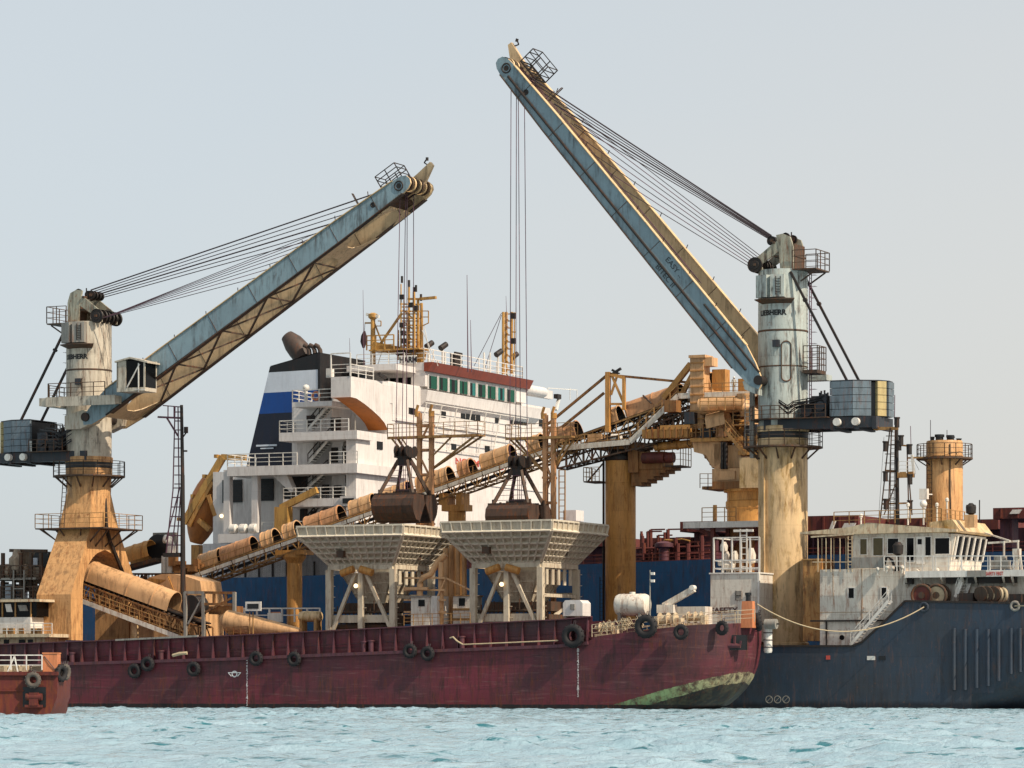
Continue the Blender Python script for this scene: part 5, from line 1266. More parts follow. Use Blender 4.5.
# ------------------------------------------------------------------ transfer tower
def tower():
    w = 34.5; P = lambda x, y, dw=0: G.pt(x, y, w+dw)
    s0 = G.s(752, w)
    t = thing('transfer_tower', 'rusty orange transfer tower of chutes and stairs left of the tall crane column', 'tower', (s0, w, DECK))
    def bx(m, x0, x1, y0, y1, d0=-1.5, d1=1.5):
        a, b = P(x0, y1, d0), P(x1, y0, d0); m.box(a[0], b[0], w+d0, w+d1, a[2], b[2]); return m
    m = MB(); r = 25*G.mpp(s0, w); zt = G.z(492, s0, w); m.lathe([(r, DECK), (r, zt-1.6), (r+.12, zt-1.5), (r+.12, zt-.9), (r, zt-.8), (r, zt)], (s0, w, 0), n=36)
    m.lathe([(r+.3, zt), (r+.3, zt+.25), (r+.1, zt+.3), (r+.1, zt+.6)], (s0, w, 0), n=30)
    for i in range(30): a = R(12*i); m.tube((s0+(r+.2)*math.cos(a), w+(r+.2)*math.sin(a), zt-.05), (s0+(r+.2)*math.cos(a), w+(r+.2)*math.sin(a), zt+.05), .09, n=6)
    m.build('ring_column', M['tan'], t)
    m = MB(); bx(m, 712, 772, 480, 489, -2.6, 2.6); bx(m, 702, 716, 486, 489.5, -2.2, 2); bx(m, 719, 760, 467, 480, -2, 2); m.build('slew_frame', M['tan_dk'], t)
    m = MB(); m.rail([P(716, 488, -2), P(700, 488, -2), P(700, 488, 1.5)], 1.3, .7, .025); m.build('railing', M['rail_rust'], t)
    m = MB(); bx(m, 712, 739, 468, 483, -2.3, 2); bx(m, 714, 720, 444, 469, -1.6, 1.5); bx(m, 728, 741, 445, 470, -1.6, 1.5)
    bx(m, 717, 735, 471, 480, -2.45, -2.3); m.build('turret_body', M['tan_lt'], t)
    for x in (722.3, 725.8): m = MB(); a, b = P(x, 469, -2.4), P(x, 442, -2.4); m.tube(a, b, .17, n=12); m.build('hydraulic_cylinder', M['dark'], t)
    m = MB(); bx(m, 739.5, 764, 457, 488, -3.0, -.5); m.build('cable_cabinet', M['cream_col'], t)
    m = MB(); a = [P(692, 440, -1.6), P(722, 442, -1.6), P(722, 462, -1.6), P(712, 468, -1.6), P(706, 455, -1.6), P(694, 452, -1.6)]
    m.prism([(p[0], p[2]) for p in a], 'w', w-1.6, w+1.4); m.build('bracket', M['tan_lt'], t)
    # main arm deck with railing and stairs
    m = MB(); bx(m, 642, 690, 428, 438.5, -1.8, 1.2); bx(m, 690, 762, 436, 442, -2.2, 1.5); bx(m, 660, 690, 424.5, 430, -1.9, -1.8); bx(m, 738, 764, 450, 455, -3, 0); m.build('arm_beam', M['tan'], t)
    m = MB()
    for x in range(646, 690, 6): a, b = P(x, 438, -1.9), P(x, 427, -1.9); m.bar(a, b, .12)
    for x in range(696, 725, 7): a, b = P(x, 438, -2.3), P(x, 424, -2.3); m.bar(a, b, .1)
    m.build('arm_rib', M['tan_dk'], t)
    m = MB(); m.stairs(P(747, 455, -2.6), P(727, 431, -2.6), .9); m.rail([P(692, 437, -2.2), P(727, 433, -2.2)], 1.1, .8, .03); m.rail([P(747, 455, -3), P(766, 455, -3)], 1.2, .7, .03); m.build('stair', M['rail_rust'], t)
    m = MB(); bx(m, 690, 703.5, 357, 428, -.8, .8); bx(m, 703.5, 712, 357, 366, -.7, .7); bx(m, 688.5, 705, 354.5, 358, -1, 1); m.build('head_tower', M['tan_lt'], t)
    m = MB()
    for y in range(362, 424, 8): bx(m, 689.6, 704, y, y+1.5, -.9, -.8)
    m.bar(P(691, 364), P(664, 398), .5); m.bar(P(694, 372), P(680, 398), .4); m.build('head_brace', M['tan'], t)
    # pipes, hood and chute cone
    m = MB(); m.tube(P(700, 407, -1.0), P(737, 404, -1.0), .75, n=18); a = P(737, 404, -1.0); m.path([a, (a[0]+.9, a[1], a[2]-.1), (a[0]+1.4, a[1], a[2]-.8), (a[0]+1.5, a[1], a[2]-2.2)], .72, 16)
    m.build('dust_pipe', M['tan_lt'], t)
    for (x0, y0, x1, y1, dd, rr_) in ((716, 437, 734, 428, -.6, .55), (700, 396, 724, 398, .2, .6), (726, 447, 738, 462, .4, .5), (704, 446, 716, 462, .2, .55), (741, 420, 741, 440, .6, .6), (655, 447, 700, 443, .3, .4), (752, 418, 766, 420, -.4, .5)):
        m = MB(); m.tube(P(x0, y0, dd), P(x1, y1, dd), rr_, n=16); a_ = V(P(x0, y0, dd)); b_ = V(P(x1, y1, dd))
        for f in (.08, .5, .92): c_ = a_.lerp(b_, f); e_ = (b_-a_).normalized()*.06; m.tube(c_-e_, c_+e_, rr_+.07, n=16)
        m.build('duct', M['tan_lt'] if dd < .3 else M['tan'], t)
    m = MB(); m.hood(P(709, 424, -1.6), P(728, 419, -1.6), .9, .5); m.build('hood', M['tan_lt'], t)
    m = MB(); c = P(745.5, 394, -.8); mp = G.mpp(c[0], c[1]); m.lathe([(9*mp, 0), (9*mp, -3*mp), (6.3*mp, -8*mp), (6.3*mp, -17*mp), (4.5*mp, -22*mp)], c, n=20); m.lathe([(6.6*mp, -11*mp), (6.9*mp, -12*mp), (6.6*mp, -13*mp)], c, n=20, cap=False); m.build('chute', M['tan_lt'], t)
    m = MB(); rr = random.Random(4)
    for i in range(34):
        x, y = 703+rr.random()*58, 398+rr.random()*58; q = 1+rr.random()*5; k = 1+rr.random()*4; d = -1+rr.random()*2.2
        bx(m, x, x+q, y, y+k, d, d+.6)
    for i in range(16):
        x, y = 650+rr.random()*100, 410+rr.random()*30; m.bar(P(x, y, -.5), P(x+rr.uniform(-14, 14), y+rr.uniform(-12, 12), .5), .16)
    m.build('machinery', M['tan_dk'], t)
    m = MB(); m.rail([P(733, 424, -2.8), P(745, 424, -2.8)], 1.2, .8, .03); m.rail([P(746, 447, -3.1), P(762, 447, -3.1)], 1.2, .6, .03, 4); bx(m, 733, 748, 424, 425.5, -2.8, 0); m.build('landing', M['rail_rust'], t)
    m = MB(); m.path([P(688, 437, -1.2), P(687, 444, -1.2), P(690, 446.5, -1.2), P(692.5, 444, -1.2), P(692, 438, -1.2)], .04, 5); m.build('cable_loop', M['dark'], t)
    m = MB(); m.truss(P(640, 421, .2), P(752, 401, .2), 1.2, 1.2, 14, .14, .1)
    for i in range(26):
        x, y = 640+rr.random()*118, 402+rr.random()*42; m.bar(P(x, y, -1+rr.random()*2), P(x+rr.uniform(-11, 11), y+rr.uniform(-9, 9), -1+rr.random()*2), .12)
    m.build('gallery_truss', M['rail_dark'], t)
    m = MB(); bx(m, 700, 742, 409.5, 411, -3.0, -2); m.rail([P(700, 409.5, -3.0), P(742, 409.5, -3.0)], 1.1, .9, .03); m.build('gallery_walkway', M['rail_rust'], t)
    for (x0, x1, y0, y1, mt) in ((664, 676, 400, 412, 'tan_dk'), (700, 712, 428, 438, 'machine'), (716, 727, 428, 437, 'tan_lt2'), (744, 757, 424, 436, 'machine'), (735, 744, 436, 446, 'tan_lt2'), (684, 693, 412, 424, 'machine')):
        m = MB(); bx(m, x0, x1, y0, y1, -1.9, -.6); m.build('gearbox', M[mt], t)
    m = MB(); bx(m, 712, 725, 369, 392, .6, 1.8); bx(m, 738, 757, 378, 393, .5, 2.4); m.build('drive_house', M['tan'], t)
    m = MB(); bx(m, 703, 762, 397, 436, 1.6, 2.4); bx(m, 715, 752, 414, 424, .6, 1.6); bx(m, 735, 750, 425, 446, .2, 1.6); m.build('rear_casing', M['tan_dk'], t)
tower()

# ------------------------------------------------------------------ people
def person(px, py, w, hpx, cloth, label, trousers='machine', fr=G, hat=True):
    s, _, z = fr.pt(px, py, w); H = hpx*fr.mpp(s, w)
    me = bpy.data.meshes.new('person')
    J = [(0, 0, .53), (0, 0, .62), (0, 0, .74), (0, 0, .815), (0, 0, .855), (0, .0, .90), (0, 0, .965),
         (.055, 0, .50), (.065, .005, .27), (.07, 0, .04), (.075, -.075, .015), (-.055, 0, .50), (-.07, -.03, .28), (-.075, .02, .04), (-.08, -.06, .015),
         (.10, 0, .80), (.135, .01, .65), (.12, -.08, .53), (.115, -.10, .485), (-.10, 0, .80), (-.14, .0, .65), (-.13, -.05, .52), (-.125, -.065, .47)]
    E = [(0, 1), (1, 2), (2, 3), (3, 4), (4, 5), (5, 6), (0, 7), (7, 8), (8, 9), (9, 10), (0, 11), (11, 12), (12, 13), (13, 14), (3, 15), (15, 16), (16, 17), (17, 18), (3, 19), (19, 20), (20, 21), (21, 22)]
    Rd = [.085, .08, .095, .07, .032, .058, .045, .055, .04, .03, .022, .055, .04, .03, .022, .042, .032, .024, .024, .042, .032, .024, .024]
    me.from_pydata([(a*H, b*H, c*H) for a, b, c in J], E, [])
    o = bpy.data.objects.new('person', me); COL.objects.link(o)
    md = o.modifiers.new('skin', 'SKIN'); md.use_smooth_shade = True
    for i, v in enumerate(me.skin_vertices[0].data): v.radius = (Rd[i]*H, Rd[i]*H*.8); v.use_root = (i == 0)
    sb = o.modifiers.new('sub', 'SUBSURF'); sb.levels = 1; sb.render_levels = 1
    bpy.context.view_layer.update(); dg = bpy.context.evaluated_depsgraph_get(); me2 = bpy.data.meshes.new_from_object(o.evaluated_get(dg))
    bpy.data.objects.remove(o)
    for x in ('skin', cloth, trousers): me2.materials.append(M[x])
    for p in me2.polygons:
        c = p.center; zz = c.z/H; p.material_index = 0 if (zz > .84 or (abs(c.x) > .1*H and zz < .53 and zz > .44)) else (1 if zz > .5 else 2); p.use_smooth = True
    o = bpy.data.objects.new('person', me2); COL.objects.link(o); o.location = fr.world((s, w, z)); tag(o, label, 'person')
    if hat:
        m = MB(); m.lathe([(.072*H, .925*H), (.07*H, .95*H), (.055*H, .985*H), (.02*H, 1.005*H), (.001, 1.007*H)], (0, 0, 0), n=14, cap=False); m.lathe([(.085*H, .925*H), (.07*H, .932*H)], (0, 0, 0), n=14, cap=False); h = m.build('helmet', M['helmet'], None); h.parent = o
    return o
person(734, 393.5, CVW-1.7, 17, 'cloth_w', 'person in pale overalls standing on the railed deck of the transfer tower', 'cloth_w')
# ------------------------------------------------------------------ bulk carrier behind
KW = 46.0
def carrier():
    t = thing('bulk_carrier', 'big blue hulled bulk carrier with white accommodation block behind the cranes', 'ship', (G.s(500, KW), KW, 0))
    sA, sB = G.s(66, KW), G.s(1200, KW); zA, zB = G.z(577, G.s(275, KW), KW), G.z(560, G.s(690, KW), KW)
    sa, sb = G.s(275, KW), G.s(690, KW); zt = lambda s: zA+(zB-zA)*max(0, min(1.3, (s-sa)/(sb-sa)))
    m = MB(); ss = list(np.linspace(sA, sB, 30)); fr = [-.3, .1, .35, .6, .85, 1.0]; k = len(fr)
    for wq in (KW, KW+44):
        m.add([(s, wq, f*zt(s)) for s in ss for f in fr], [(i*k+j, (i+1)*k+j, (i+1)*k+j+1, i*k+j+1) for i in range(29) for j in range(k-1)])
    m.add([(s, wq, zt(s)) for s in ss for wq in (KW, KW+44)], [(2*i, 2*i+2, 2*i+3, 2*i+1) for i in range(29)])
    for s in (sA, sB): m.add([(s, KW, -3), (s, KW+44, -3), (s, KW+44, zt(s)), (s, KW, zt(s))], [(0, 1, 2, 3)])
    m.build('hull', M['blue'], t)
    m = MB(); m.rail([(G.s(360, KW), KW+.2, zt(G.s(360, KW))), (sB, KW+.2, zt(sB))], 1.1, 2.4, .035); m.build('railing', M['hatch'], t)
    # hatch coamings and raised covers along the deck
    def hat(px0, px1, y0, y1, w0, w1, mt='hatch', name='hatch_cover'):
        a, b = G.pt(px0, y1, w0), G.pt(px1, y0, w0); m = MB(); m.box(a[0], b[0], w0, w1, a[2], b[2])
        for q in np.arange(a[0]+.8, b[0], 1.6): m.box(q-.08, q+.08, w0-.12, w0, a[2]+.05, b[2]-.05)
        m.build(name, M[mt], t)
    hat(640, 700, 537, 545, 54, 78); hat(643, 712, 545, 566, 56, 78, 'maroon_rail', 'hatch_coaming')
    hat(680, 715, 521, 532, 52, 60); hat(694, 711, 533, 562, 53, 55, 'maroon_rail', 'cover_support'); hat(700, 830, 531, 566, 60, 80, 'maroon_rail', 'hatch_coaming')
    hat(800, 858, 515, 532, 52, 72); hat(800, 985, 531, 566, 60, 80, 'maroon_rail', 'hatch_coaming'); hat(850, 930, 518, 531, 60, 78); hat(958, 998, 519, 530, 58, 76)
    hat(993, 1040, 507, 519, 51, 60); hat(1000, 1012, 518, 548, 52, 54, 'maroon_rail', 'cover_support'); hat(985, 1060, 527, 550, 60, 78, 'maroon_rail', 'hatch_coaming')
    hat(560, 606, 536, 547, 54, 78); hat(556, 640, 547, 569, 56, 78, 'maroon_rail', 'hatch_coaming'); hat(380, 552, 549, 575, 56, 78, 'maroon_rail', 'hatch_coaming')
    hat(225, 372, 560, 578, 50, 70, 'dark', 'deck_store')
    for px0, px1, py0, py1 in ((830, 836, 521, 529), (842, 856, 523, 529), (1010, 1022, 509.5, 514)):
        a, b = G.pt(px0, py1, 50.9), G.pt(px1, py0, 50.9); m = MB(); m.prism([(a[0], a[2]), (b[0]-.3, a[2]), (b[0], b[2]), (a[0]+.3, b[2])], 'w', 50.7, 51.0); m.build('cover_plate', M['rail_w'], t)
    m = MB(); rr = random.Random(9)
    for i in range(26):
        px = 640+rr.random()*62; a = G.pt(px, 560, 50+rr.random()*3); h = .8+rr.random()*2.2; m.tube(a, (a[0], a[1], a[2]+h), .12+rr.random()*.12, n=8)
        if rr.random() < .5: m.bar((a[0], a[1], a[2]+h), (a[0]+1.5, a[1], a[2]+h), .14)
    for y in (541, 548, 554): m.tube(G.pt(636, y+8, 51), G.pt(712, y+5, 51), .13)
    m.build('deck_pipe', M['hatch'], t)
    m = MB(); P = [G.pt(x, y, 50.5) for x, y in ((660, 560), (661, 548), (665, 540), (676, 540), (678, 558))]; m.path(P, .1); m.path([G.pt(x, y, 50.5) for x, y in ((668, 560), (670, 541), (682, 539), (690, 541))], .09); m.build('pipe_arch', M['yellow'], t)
    m = MB(); a = G.pt(664, 561, 49.6); m.tube(a, (a[0], a[1], a[2]+1.2), .5, n=12); m.lathe([(.5, 1.2), (.9, 1.35), (.9, 1.7), (.3, 1.9), (.01, 1.9)], a, n=14); m.build('vent_head', M['maroon_rail'], t)

    # ---- accommodation block: front wall faces the bow
    SF = -39.2; P = lambda px, py: G.ps(px, py, SF)
    W0 = 47.2; W1 = G.w(550, SF)
    zd = zt(SF); z430 = G.z(430, SF, W0)
    def blk(name, s0, s1, w0, w1, z0, z1, mt='white'):
        m = MB(); m.box(s0, s1, w0, w1, z0, z1); return m.build(name, M[mt], t)
    zbr = P(424, 383)[2]                                        # bridge deck height
    low = blk('accommodation_wall', -45.5, SF, 50.0, W1, zd-1, z430)
    blk('accommodation_corner', -40.3, SF, W0, 50.0, zd-1, z430)
    wU = P(388, 430)[1]
    ztopL = P(424, 387)[2]
    up = blk('bridge_front_wall', -45.5, SF-.01, wU, W1, z430, ztopL)
    # bridge wing bulwark: deep white wall from the wing tip inwards, end face turned to us
    wT = 46.0; zt_tip, zb_tip = P(350, 376)[2], P(350, 397)[2]
    m = MB(); zin = P(424, 386)[2]
    sW = G.s(331, wT)
    m.box(sW, SF+.05, wT, P(392, 400)[1], zb_tip, zt_tip-.02); m.box(SF-.9, SF+.06, P(392, 400)[1], W1, z430+1.5, zt_tip)
    m.build('bridge_wing', M['white'], t)
    # curved orange-brown underside carrying the wing
    r = [(350, 397), (356, 398.5), (364, 404), (372, 410.5), (379, 417), (384, 423), (387.5, 430)]
    R_ = [P(x, y) for x, y in r]; m = MB(); vs = [(SF+.08, p[1], p[2]) for p in R_]+[(sW, p[1], p[2]) for p in R_]; n = len(R_)
    vs2 = [(SF+.08, R_[-1][1]+.4, zb_tip), (sW, R_[-1][1]+.4, zb_tip)]
    m.add(vs, [(i, i+1, n+i+1, n+i) for i in range(n-1)]); m.cur = 1; m.add([(SF+.08, p[1], p[2]) for p in R_]+[vs2[0]], [tuple(range(n+1))]) ; m.build('wing_soffit', [M['soffit'], M['white']], t)
    # wing tip rails and a small white-red box
    m = MB(); m.rail([(sW, wT+.1, zt_tip), (SF, wT+.1, zt_tip), (SF, wT+5, zt_tip)], 1.2, 1.6, .035); m.bar((sW, wT, zt_tip), (sW, wT, zt_tip+2.3), .12); m.bar((sW, wT, zt_tip+2.3), (SF, wT, zt_tip+2.3), .12); m.bar((SF, wT, zt_tip), (SF, wT, zt_tip+2.3), .12); m.build('wing_railing', M['rail_w'], t)
    m = MB(); m.box(SF-3.0, SF-2.4, wT+.5, wT+1.1, zt_tip, zt_tip+.9); m.build('wing_console', M['rail_w'], t)
    # wheelhouse with green windows under a red-brown fascia
    a, b = P(423, 363), P(521, 375); wA, wB = P(420, 380)[1], P(521, 380)[1]
    zf0, zf1 = P(423, 372)[2], a[2]
    m = MB(); m.box(-45.5, SF+.6, wA, wB, ztopL, zf0+.1); wh = m.build('wheelhouse', M['white'], t)
    m = MB(); m.prism([(SF+.5, zf0), (SF+1.0, zf0), (SF+1.5, zf1), (SF+.5, zf1)], 's' if False else 'w', wA-.1, wB+.1); m.build('fascia', M['redbrown'], wh)
    m = MB(); m.prism([(-45.5, zf0+.1), (SF+.5, zf0+.1), (SF+.5, zf1), (-45.5, zf1)], 'w', wA-.05, wB+.05); m.build('wheelhouse_top', M['white'], wh)
    zw0, zw1 = P(425, 388.5)[2], P(425, 376)[2]
    # the upper wall below the windows leans forward
    m = MB(); m.prism([(SF+.0, ztopL-2.1), (SF+.7, ztopL-1.5), (SF+.9, zw0-.25), (SF+.6, zw0-.2), (SF+.0, zw0-.2)], 'w', wA, wB+3.5); m.build('window_apron', M['white'], wh)
    n = 9; xs = [(428, 436.5), (438, 447), (448.5, 457), (458.5, 467), (469, 475), (477, 485), (486.5, 495), (497, 504), (506, 514)]
    for wi, (x0, x1) in enumerate(xs):
        w0_, w1_ = G.w(x0, SF+.62), G.w(x1, SF+.62); m = MB(); m.box(SF+.55, SF+.66, w0_, w1_, zw0, zw1); f = m.build('window', M['glassgr2' if wi in (4, 7) else 'glassgr'], wh)
        m = MB(); e_ = (w1_-w0_)*(.12+.1*((wi*5) % 4)); m.box(SF+.66, SF+.68, w0_+e_, w0_+e_+.35+.2*(wi % 3), zw0+.05*(wi % 2), zw1-.02); m.build('blind', M['glassdk'], f)
        m = MB(); m.box(SF+.6, SF+.74, w0_-.12, w0_, zw0-.1, zw1+.1); m.box(SF+.6, SF+.74, w1_, w1_+.12, zw0-.1, zw1+.1); m.build('window_frame', M['white'], f)
    # side windows of the wheelhouse (towards us)
    for x0, x1 in ((394, 398), (400.5, 404), (406, 409), (413, 417)):
        pass
    m = MB(); sside = lambda px: G.s(px, wA-.02)
    for x0, x1 in ((384, 388), (390, 396), (398.5, 403), (406, 411)):
        a_, b_ = sside(x0), sside(x1); m.box(a_, b_, wA-.06, wA, zw0+.1, zw1-.2)
    m.build('side_window', M['glassdk'], wh)
    m = MB(); m.box(-45.4, SF-.5, wA-4.5, wA+.2, zf0-.15, zf0+.45); m.build('wheelhouse_eave', M['white'], wh)
    m = MB(); m.box(SF-.2, SF+.35, P(521, 385)[1], W1+.0, P(540, 395)[2]-.3, P(521, 386)[2]); m.tube((SF+.3, wB, P(521, 389)[2]), (SF+.3, P(541, 394)[1], P(521, 389)[2]), .55, n=14); m.build('far_wing', M['white'], t)
    # plate grid (guard rails in front of the wall) and small windows
    m = MB(); z0, z1 = P(430, 419)[2], P(430, 405)[2]; wa, wb = P(418, 400)[1], P(520, 400)[1]
    for k in range(8): w_ = wa+(wb-wa)*k/7; m.bar((SF+1.0, w_, z1), (SF+.25, w_-.5, z0-3), .09)
    for k in range(5): z_ = z0-3+(z1-z0+3)*k/4; m.bar((SF+.3+.7*k/4, wa-.3, z_), (SF+.3+.7*k/4, wb, z_), .08)
    m.build('wall_grid', M['rail_w'], t)
    for px, py in ((412.5, 411.5), (443.5, 414.5), (463, 416.5), (468, 417), (473, 417.5), (478, 418), (497, 420), (512, 421), (516.5, 421.5), (521, 422), (525.5, 422.5), (454, 447), (487.5, 449), (411, 400 if False else 411)):
        w_ = G.w(px, SF+.06); z = G.z(py, SF, w_); m = MB(); m.box(SF+.0, SF+.09, w_-.55, w_+.55, z-.33, z+.33); m.build('cabin_window', M['glassdk'], t)
    for px, py in ((380, 445.5), (541, 423)):
        w_ = G.w(px, SF+.06); z = G.z(py, SF, w_); m = MB(); m.box(SF, SF+.09, w_-.6, w_+.6, z-.4, z+.4); m.build('cabin_window', M['glassdk'], t)
    m = MB(); p = P(478, 466); text(m, 'NO SMOKING', .95, lambda x, y, q: (SF+.03+q, P(456, 466)[1]+(x+2.9)*2.0, P(456, 464)[2]+y), bold=.02, extr=.01); m.build('warning_lettering', M['letter_r'], t)
    m = MB(); zz = P(470, 430)[2]; m.box(SF, SF+.25, P(395, 430)[1], W1, zz-.15, zz+.1); zz = P(400, 475)[2]; m.box(SF, SF+.12, W0+.2, W1, zz-.06, zz+.06); m.build('deck_edge', M['white'], t)
    # lamp casting a streak on the wing wall
    m = MB(); a = P(378, 377.5); m.bar((a[0]+.4, a[1]-.6, a[2]+.3), (a[0]+.4, a[1]+.8, a[2]), .3); m.build('wing_lamp', M['dark'], t)

    # ---- side galleries with stairs (towards us)
    ws = 47.2; Q = lambda px, py, w=ws: G.pt(px, py, w)
    def deckslab(x0, x1, y, w0, w1, h=.9, name='gallery_deck'):
        a, b = Q(x0, y, w0), Q(x1, y, w0); z = G.z(y, (a[0]+b[0])/2, w0)
        m = MB(); m.box(a[0], b[0], w0, w1, z-h, z); d = m.build(name, M['white'], t); return d, a[0], b[0], z
    d1, a, b, z = deckslab(279, 357, 431.5, 46.6, 50.2, .85)
    m = MB(); m.rail([(a, 50, z), (a, 46.7, z), (b-1, 46.7, z)], 1.2, 1.5, .035); m.build('railing', M['rail_w'], d1)
    d2, a2, b2, z2 = deckslab(227, 357, 465, 46.4, 58, .95)
    m = MB(); m.rail([(a2, 57, z2), (a2, 46.5, z2), (G.s(297, 46.5), 46.5, z2)], 1.25, 1.5, .035); m.rail([(G.s(330, 46.5), 46.5, z2), (b2, 46.5, z2)], 1.2, 1.3, .035); m.build('railing', M['rail_w'], d2)
    d3, a3, b3, z3 = deckslab(283, 345, 498.5, 46.6, 50.2, .8)
    m = MB(); m.rail([(a3, 50, z3), (a3, 46.7, z3), (b3, 46.7, z3)], 1.1, 1.4, .035); m.build('railing', M['rail_w'], d3)
    d4, a4, b4, z4 = deckslab(218, 320, 533, 46.4, 56, .9)
    m = MB(); m.rail([(G.s(262, 46.5), 46.5, z4), (b4, 46.5, z4)], 1.1, 1.3, .035); m.build('railing', M['rail_w'], d4)
    d0, a0, b0, z0 = deckslab(292, 332, 401.5, 46.8, 52, .5)
    m = MB(); m.rail([(a0, 51, z0), (a0, 46.9, z0), (b0, 46.9, z0)], 1.2, 1.4, .035); m.build('railing', M['rail_w'], d0)
    m = MB(); p = Q(306, 388, 47.2); m.tube((p[0], p[1], z0), (p[0], p[1], p[2]), .18); m.ball((p[0], p[1], p[2]), .36, 8); m.build('radome', M['rail_w'], t)
    m = MB(); p = Q(316, 396, 47); m.torus(p, (0, 1, 0), .38, .13, 16, 8); m.build('lifebuoy', M['orange'], t)
    # stacked casing behind the galleries
    m = MB(); sa_, sb_ = G.s(292, 50), -43.4; m.box(sa_, sb_, 50.0, 58, zd-1, z0); m.build('stair_casing', M['white'], t)
    for (x0, y0, x1, y1) in ((310, 430, 333, 403), (310, 464, 334, 436), (300, 497, 330, 470), (305, 531, 328, 503)):
        m = MB(); p_, q_ = V(Q(x0, y0, 49.2)), V(Q(x1, y1, 49.2)); m.stairs(p_, q_, .9, t=.1, rail=False); st_ = m.build('outside_stair_truss', M['rail_w'], t)
        m = MB(); u_ = V((0, -.45, 1.0)); m.bar(p_+u_, q_+u_, .09); m.bar(p_+u_*.55, q_+u_*.55, .06)
        for i_ in range(5): c_ = p_.lerp(q_, i_/4)+V((0, -.45, 0)); m.bar(c_, c_+V((0, 0, 1.0)), .07)
        n_ = 12
        for i_ in range(1, n_): c_ = p_.lerp(q_, i_/n_); m.bar(c_+V((0, -.46, -.02)), c_+V((0, .4, -.02)), .3, .05)
        m.build('handrail', M['dark'], st_)
    m = MB(); rr = random.Random(21)
    for (px, py, sx, sz) in ((311, 421, .9, 1.1), (336, 424, 1.1, 1.3), (350, 445, .8, .8), (347, 455, .9, 1.8), (335, 455, .7, 1.5), (349, 479, .7, .8), (326, 490, .7, 1.1), (338, 492, .8, 1.3), (300, 487, 1.8, 2.8), (349, 487, .6, .8), (315, 519, 1.0, 1.6), (304, 520, .8, 2.2)):
        p = Q(px, py, 50.0); m.box(p[0]-sx/2, p[0]+sx/2, 49.85, 50.05, p[2]-sz/2, p[2]+sz/2)
    m.build('wall_fitting', M['dark'], t)
    m = MB(); p = Q(348, 445, 50); m.torus((p[0], 49.8, p[2]), (0, 1, 0), .42, .09, 14, 6); m.tube((p[0]+.9, 49.8, p[2]-4), (p[0]+.9, 49.8, p[2]+3), .09); m.build('hose_reel', M['grey'], t)
    # engine casing block with louvres
    m = MB(); sa_, sb_ = G.s(213, 52), G.s(296, 52); zl = Q(250, 530, 52)[2]; zh = Q(250, 471, 52)[2]; m.box(sa_, sb_, 52, 66, zl-2, zh); m.build('engine_casing', M['white'], t)
    for x0, x1, y0, y1 in ((222.5, 224.5, 480, 503), (230, 242, 479.5, 502.5), (258.5, 273.5, 478, 501), (284, 296, 475, 535)):
        a_, b_ = G.pt(x0, y1, 51.9), G.pt(x1, y0, 51.9); m = MB(); m.box(a_[0], b_[0], 51.85, 52.05, a_[2], b_[2]); lv = m.build('louvre_opening', M['black'], t)
        if x1-x0 > 8:
            m = MB()
            for q in np.linspace(a_[2]+.2, b_[2]-.2, 8): m.bar((a_[0], 51.8, q), (b_[0], 51.8, q), .12, .05)
            m.build('louvre_slat', M['dark'], lv)
    for x, y0 in ((256, 474), (228, 470)):
        m = MB(); p = G.pt(x, y0, 47.2); m.box(p[0]-.35, p[0]+.35, 46.9, 47.6, z4, p[2]); m.build('pillar', M['white'], t)
    m = MB(); p = G.pt(284, 472, 47.5); q = G.pt(291, 488, 47.5); m.prism([(p[0]-1.6, p[2]), (p[0]+.3, p[2]), (q[0]+.4, q[2]-.3), (q[0], q[2]-.4)], 'w', 47.3, 48.2); m.build('bracket', M['white'], t)
    for x, y, r_ in ((233, 529, .5), (243, 529, .5), (253, 529, .5)):
        p = G.pt(x, y, 46.8); m = MB(); m.lathe([(.01, -.45), (r_*.8, -.42), (r_, -.3), (r_, .3), (r_*.8, .42), (.01, .45)], (p[0], 46.9, z4+.5), 's', 16); m.build('liferaft_canister', M['rail_w'], t)
    m = MB(); p = G.pt(222, 516, 51.8); m.ball((p[0], 51.7, p[2]), .2); m.build('deck_lamp', M['lamp'], t)
    m = MB(); m.box(G.s(203, 50), G.s(320, 50), 50, 60, zd-1.2, z4-.8); m.build('poop_house', M['white'], t)
    # tan provision crane arm in front of the casing
    m = MB(); p, q = G.pt(281, 508, 46.0), G.pt(317, 490, 46.0); m.bar(p, q, .5, .65); m.box(p[0]-.6, p[0]+.9, 45.7, 46.8, z4, p[2]+.1); m.build('provision_crane', M['yellow'], t)
    m = MB(); a_, b_ = G.pt(341, 504, 46.5), G.pt(357, 496, 46.5); m.box(a_[0], b_[0], 46.3, 46.6, a_[2]-.2, b_[2]); m.build('screen_frame', M['white'], t)
    m = MB(); a_, b_ = G.pt(342.5, 503.5, 46.2), G.pt(353.5, 498, 46.2); m.box(a_[0], b_[0], 46.2, 46.3, a_[2], b_[2]); m.build('screen', M['black'], t)
    # ---- funnel
    wf, wf2 = 52.5, 62.5
    cb = [(246, 468), (318, 468), (318, 353), (270, 366.5)]; sR = G.s(318, wf)
    ptl = [G.pt(x, y, wf) for x, y in cb]
    def xl(y): return 246+(270-246)*(468-y)/(468-366.5)
    bands = [(468, 414, 'fnavy'), (414, 393, 'fblue'), (393, 372.5, 'fwhite'), (372.5, 0, 'fblack')]
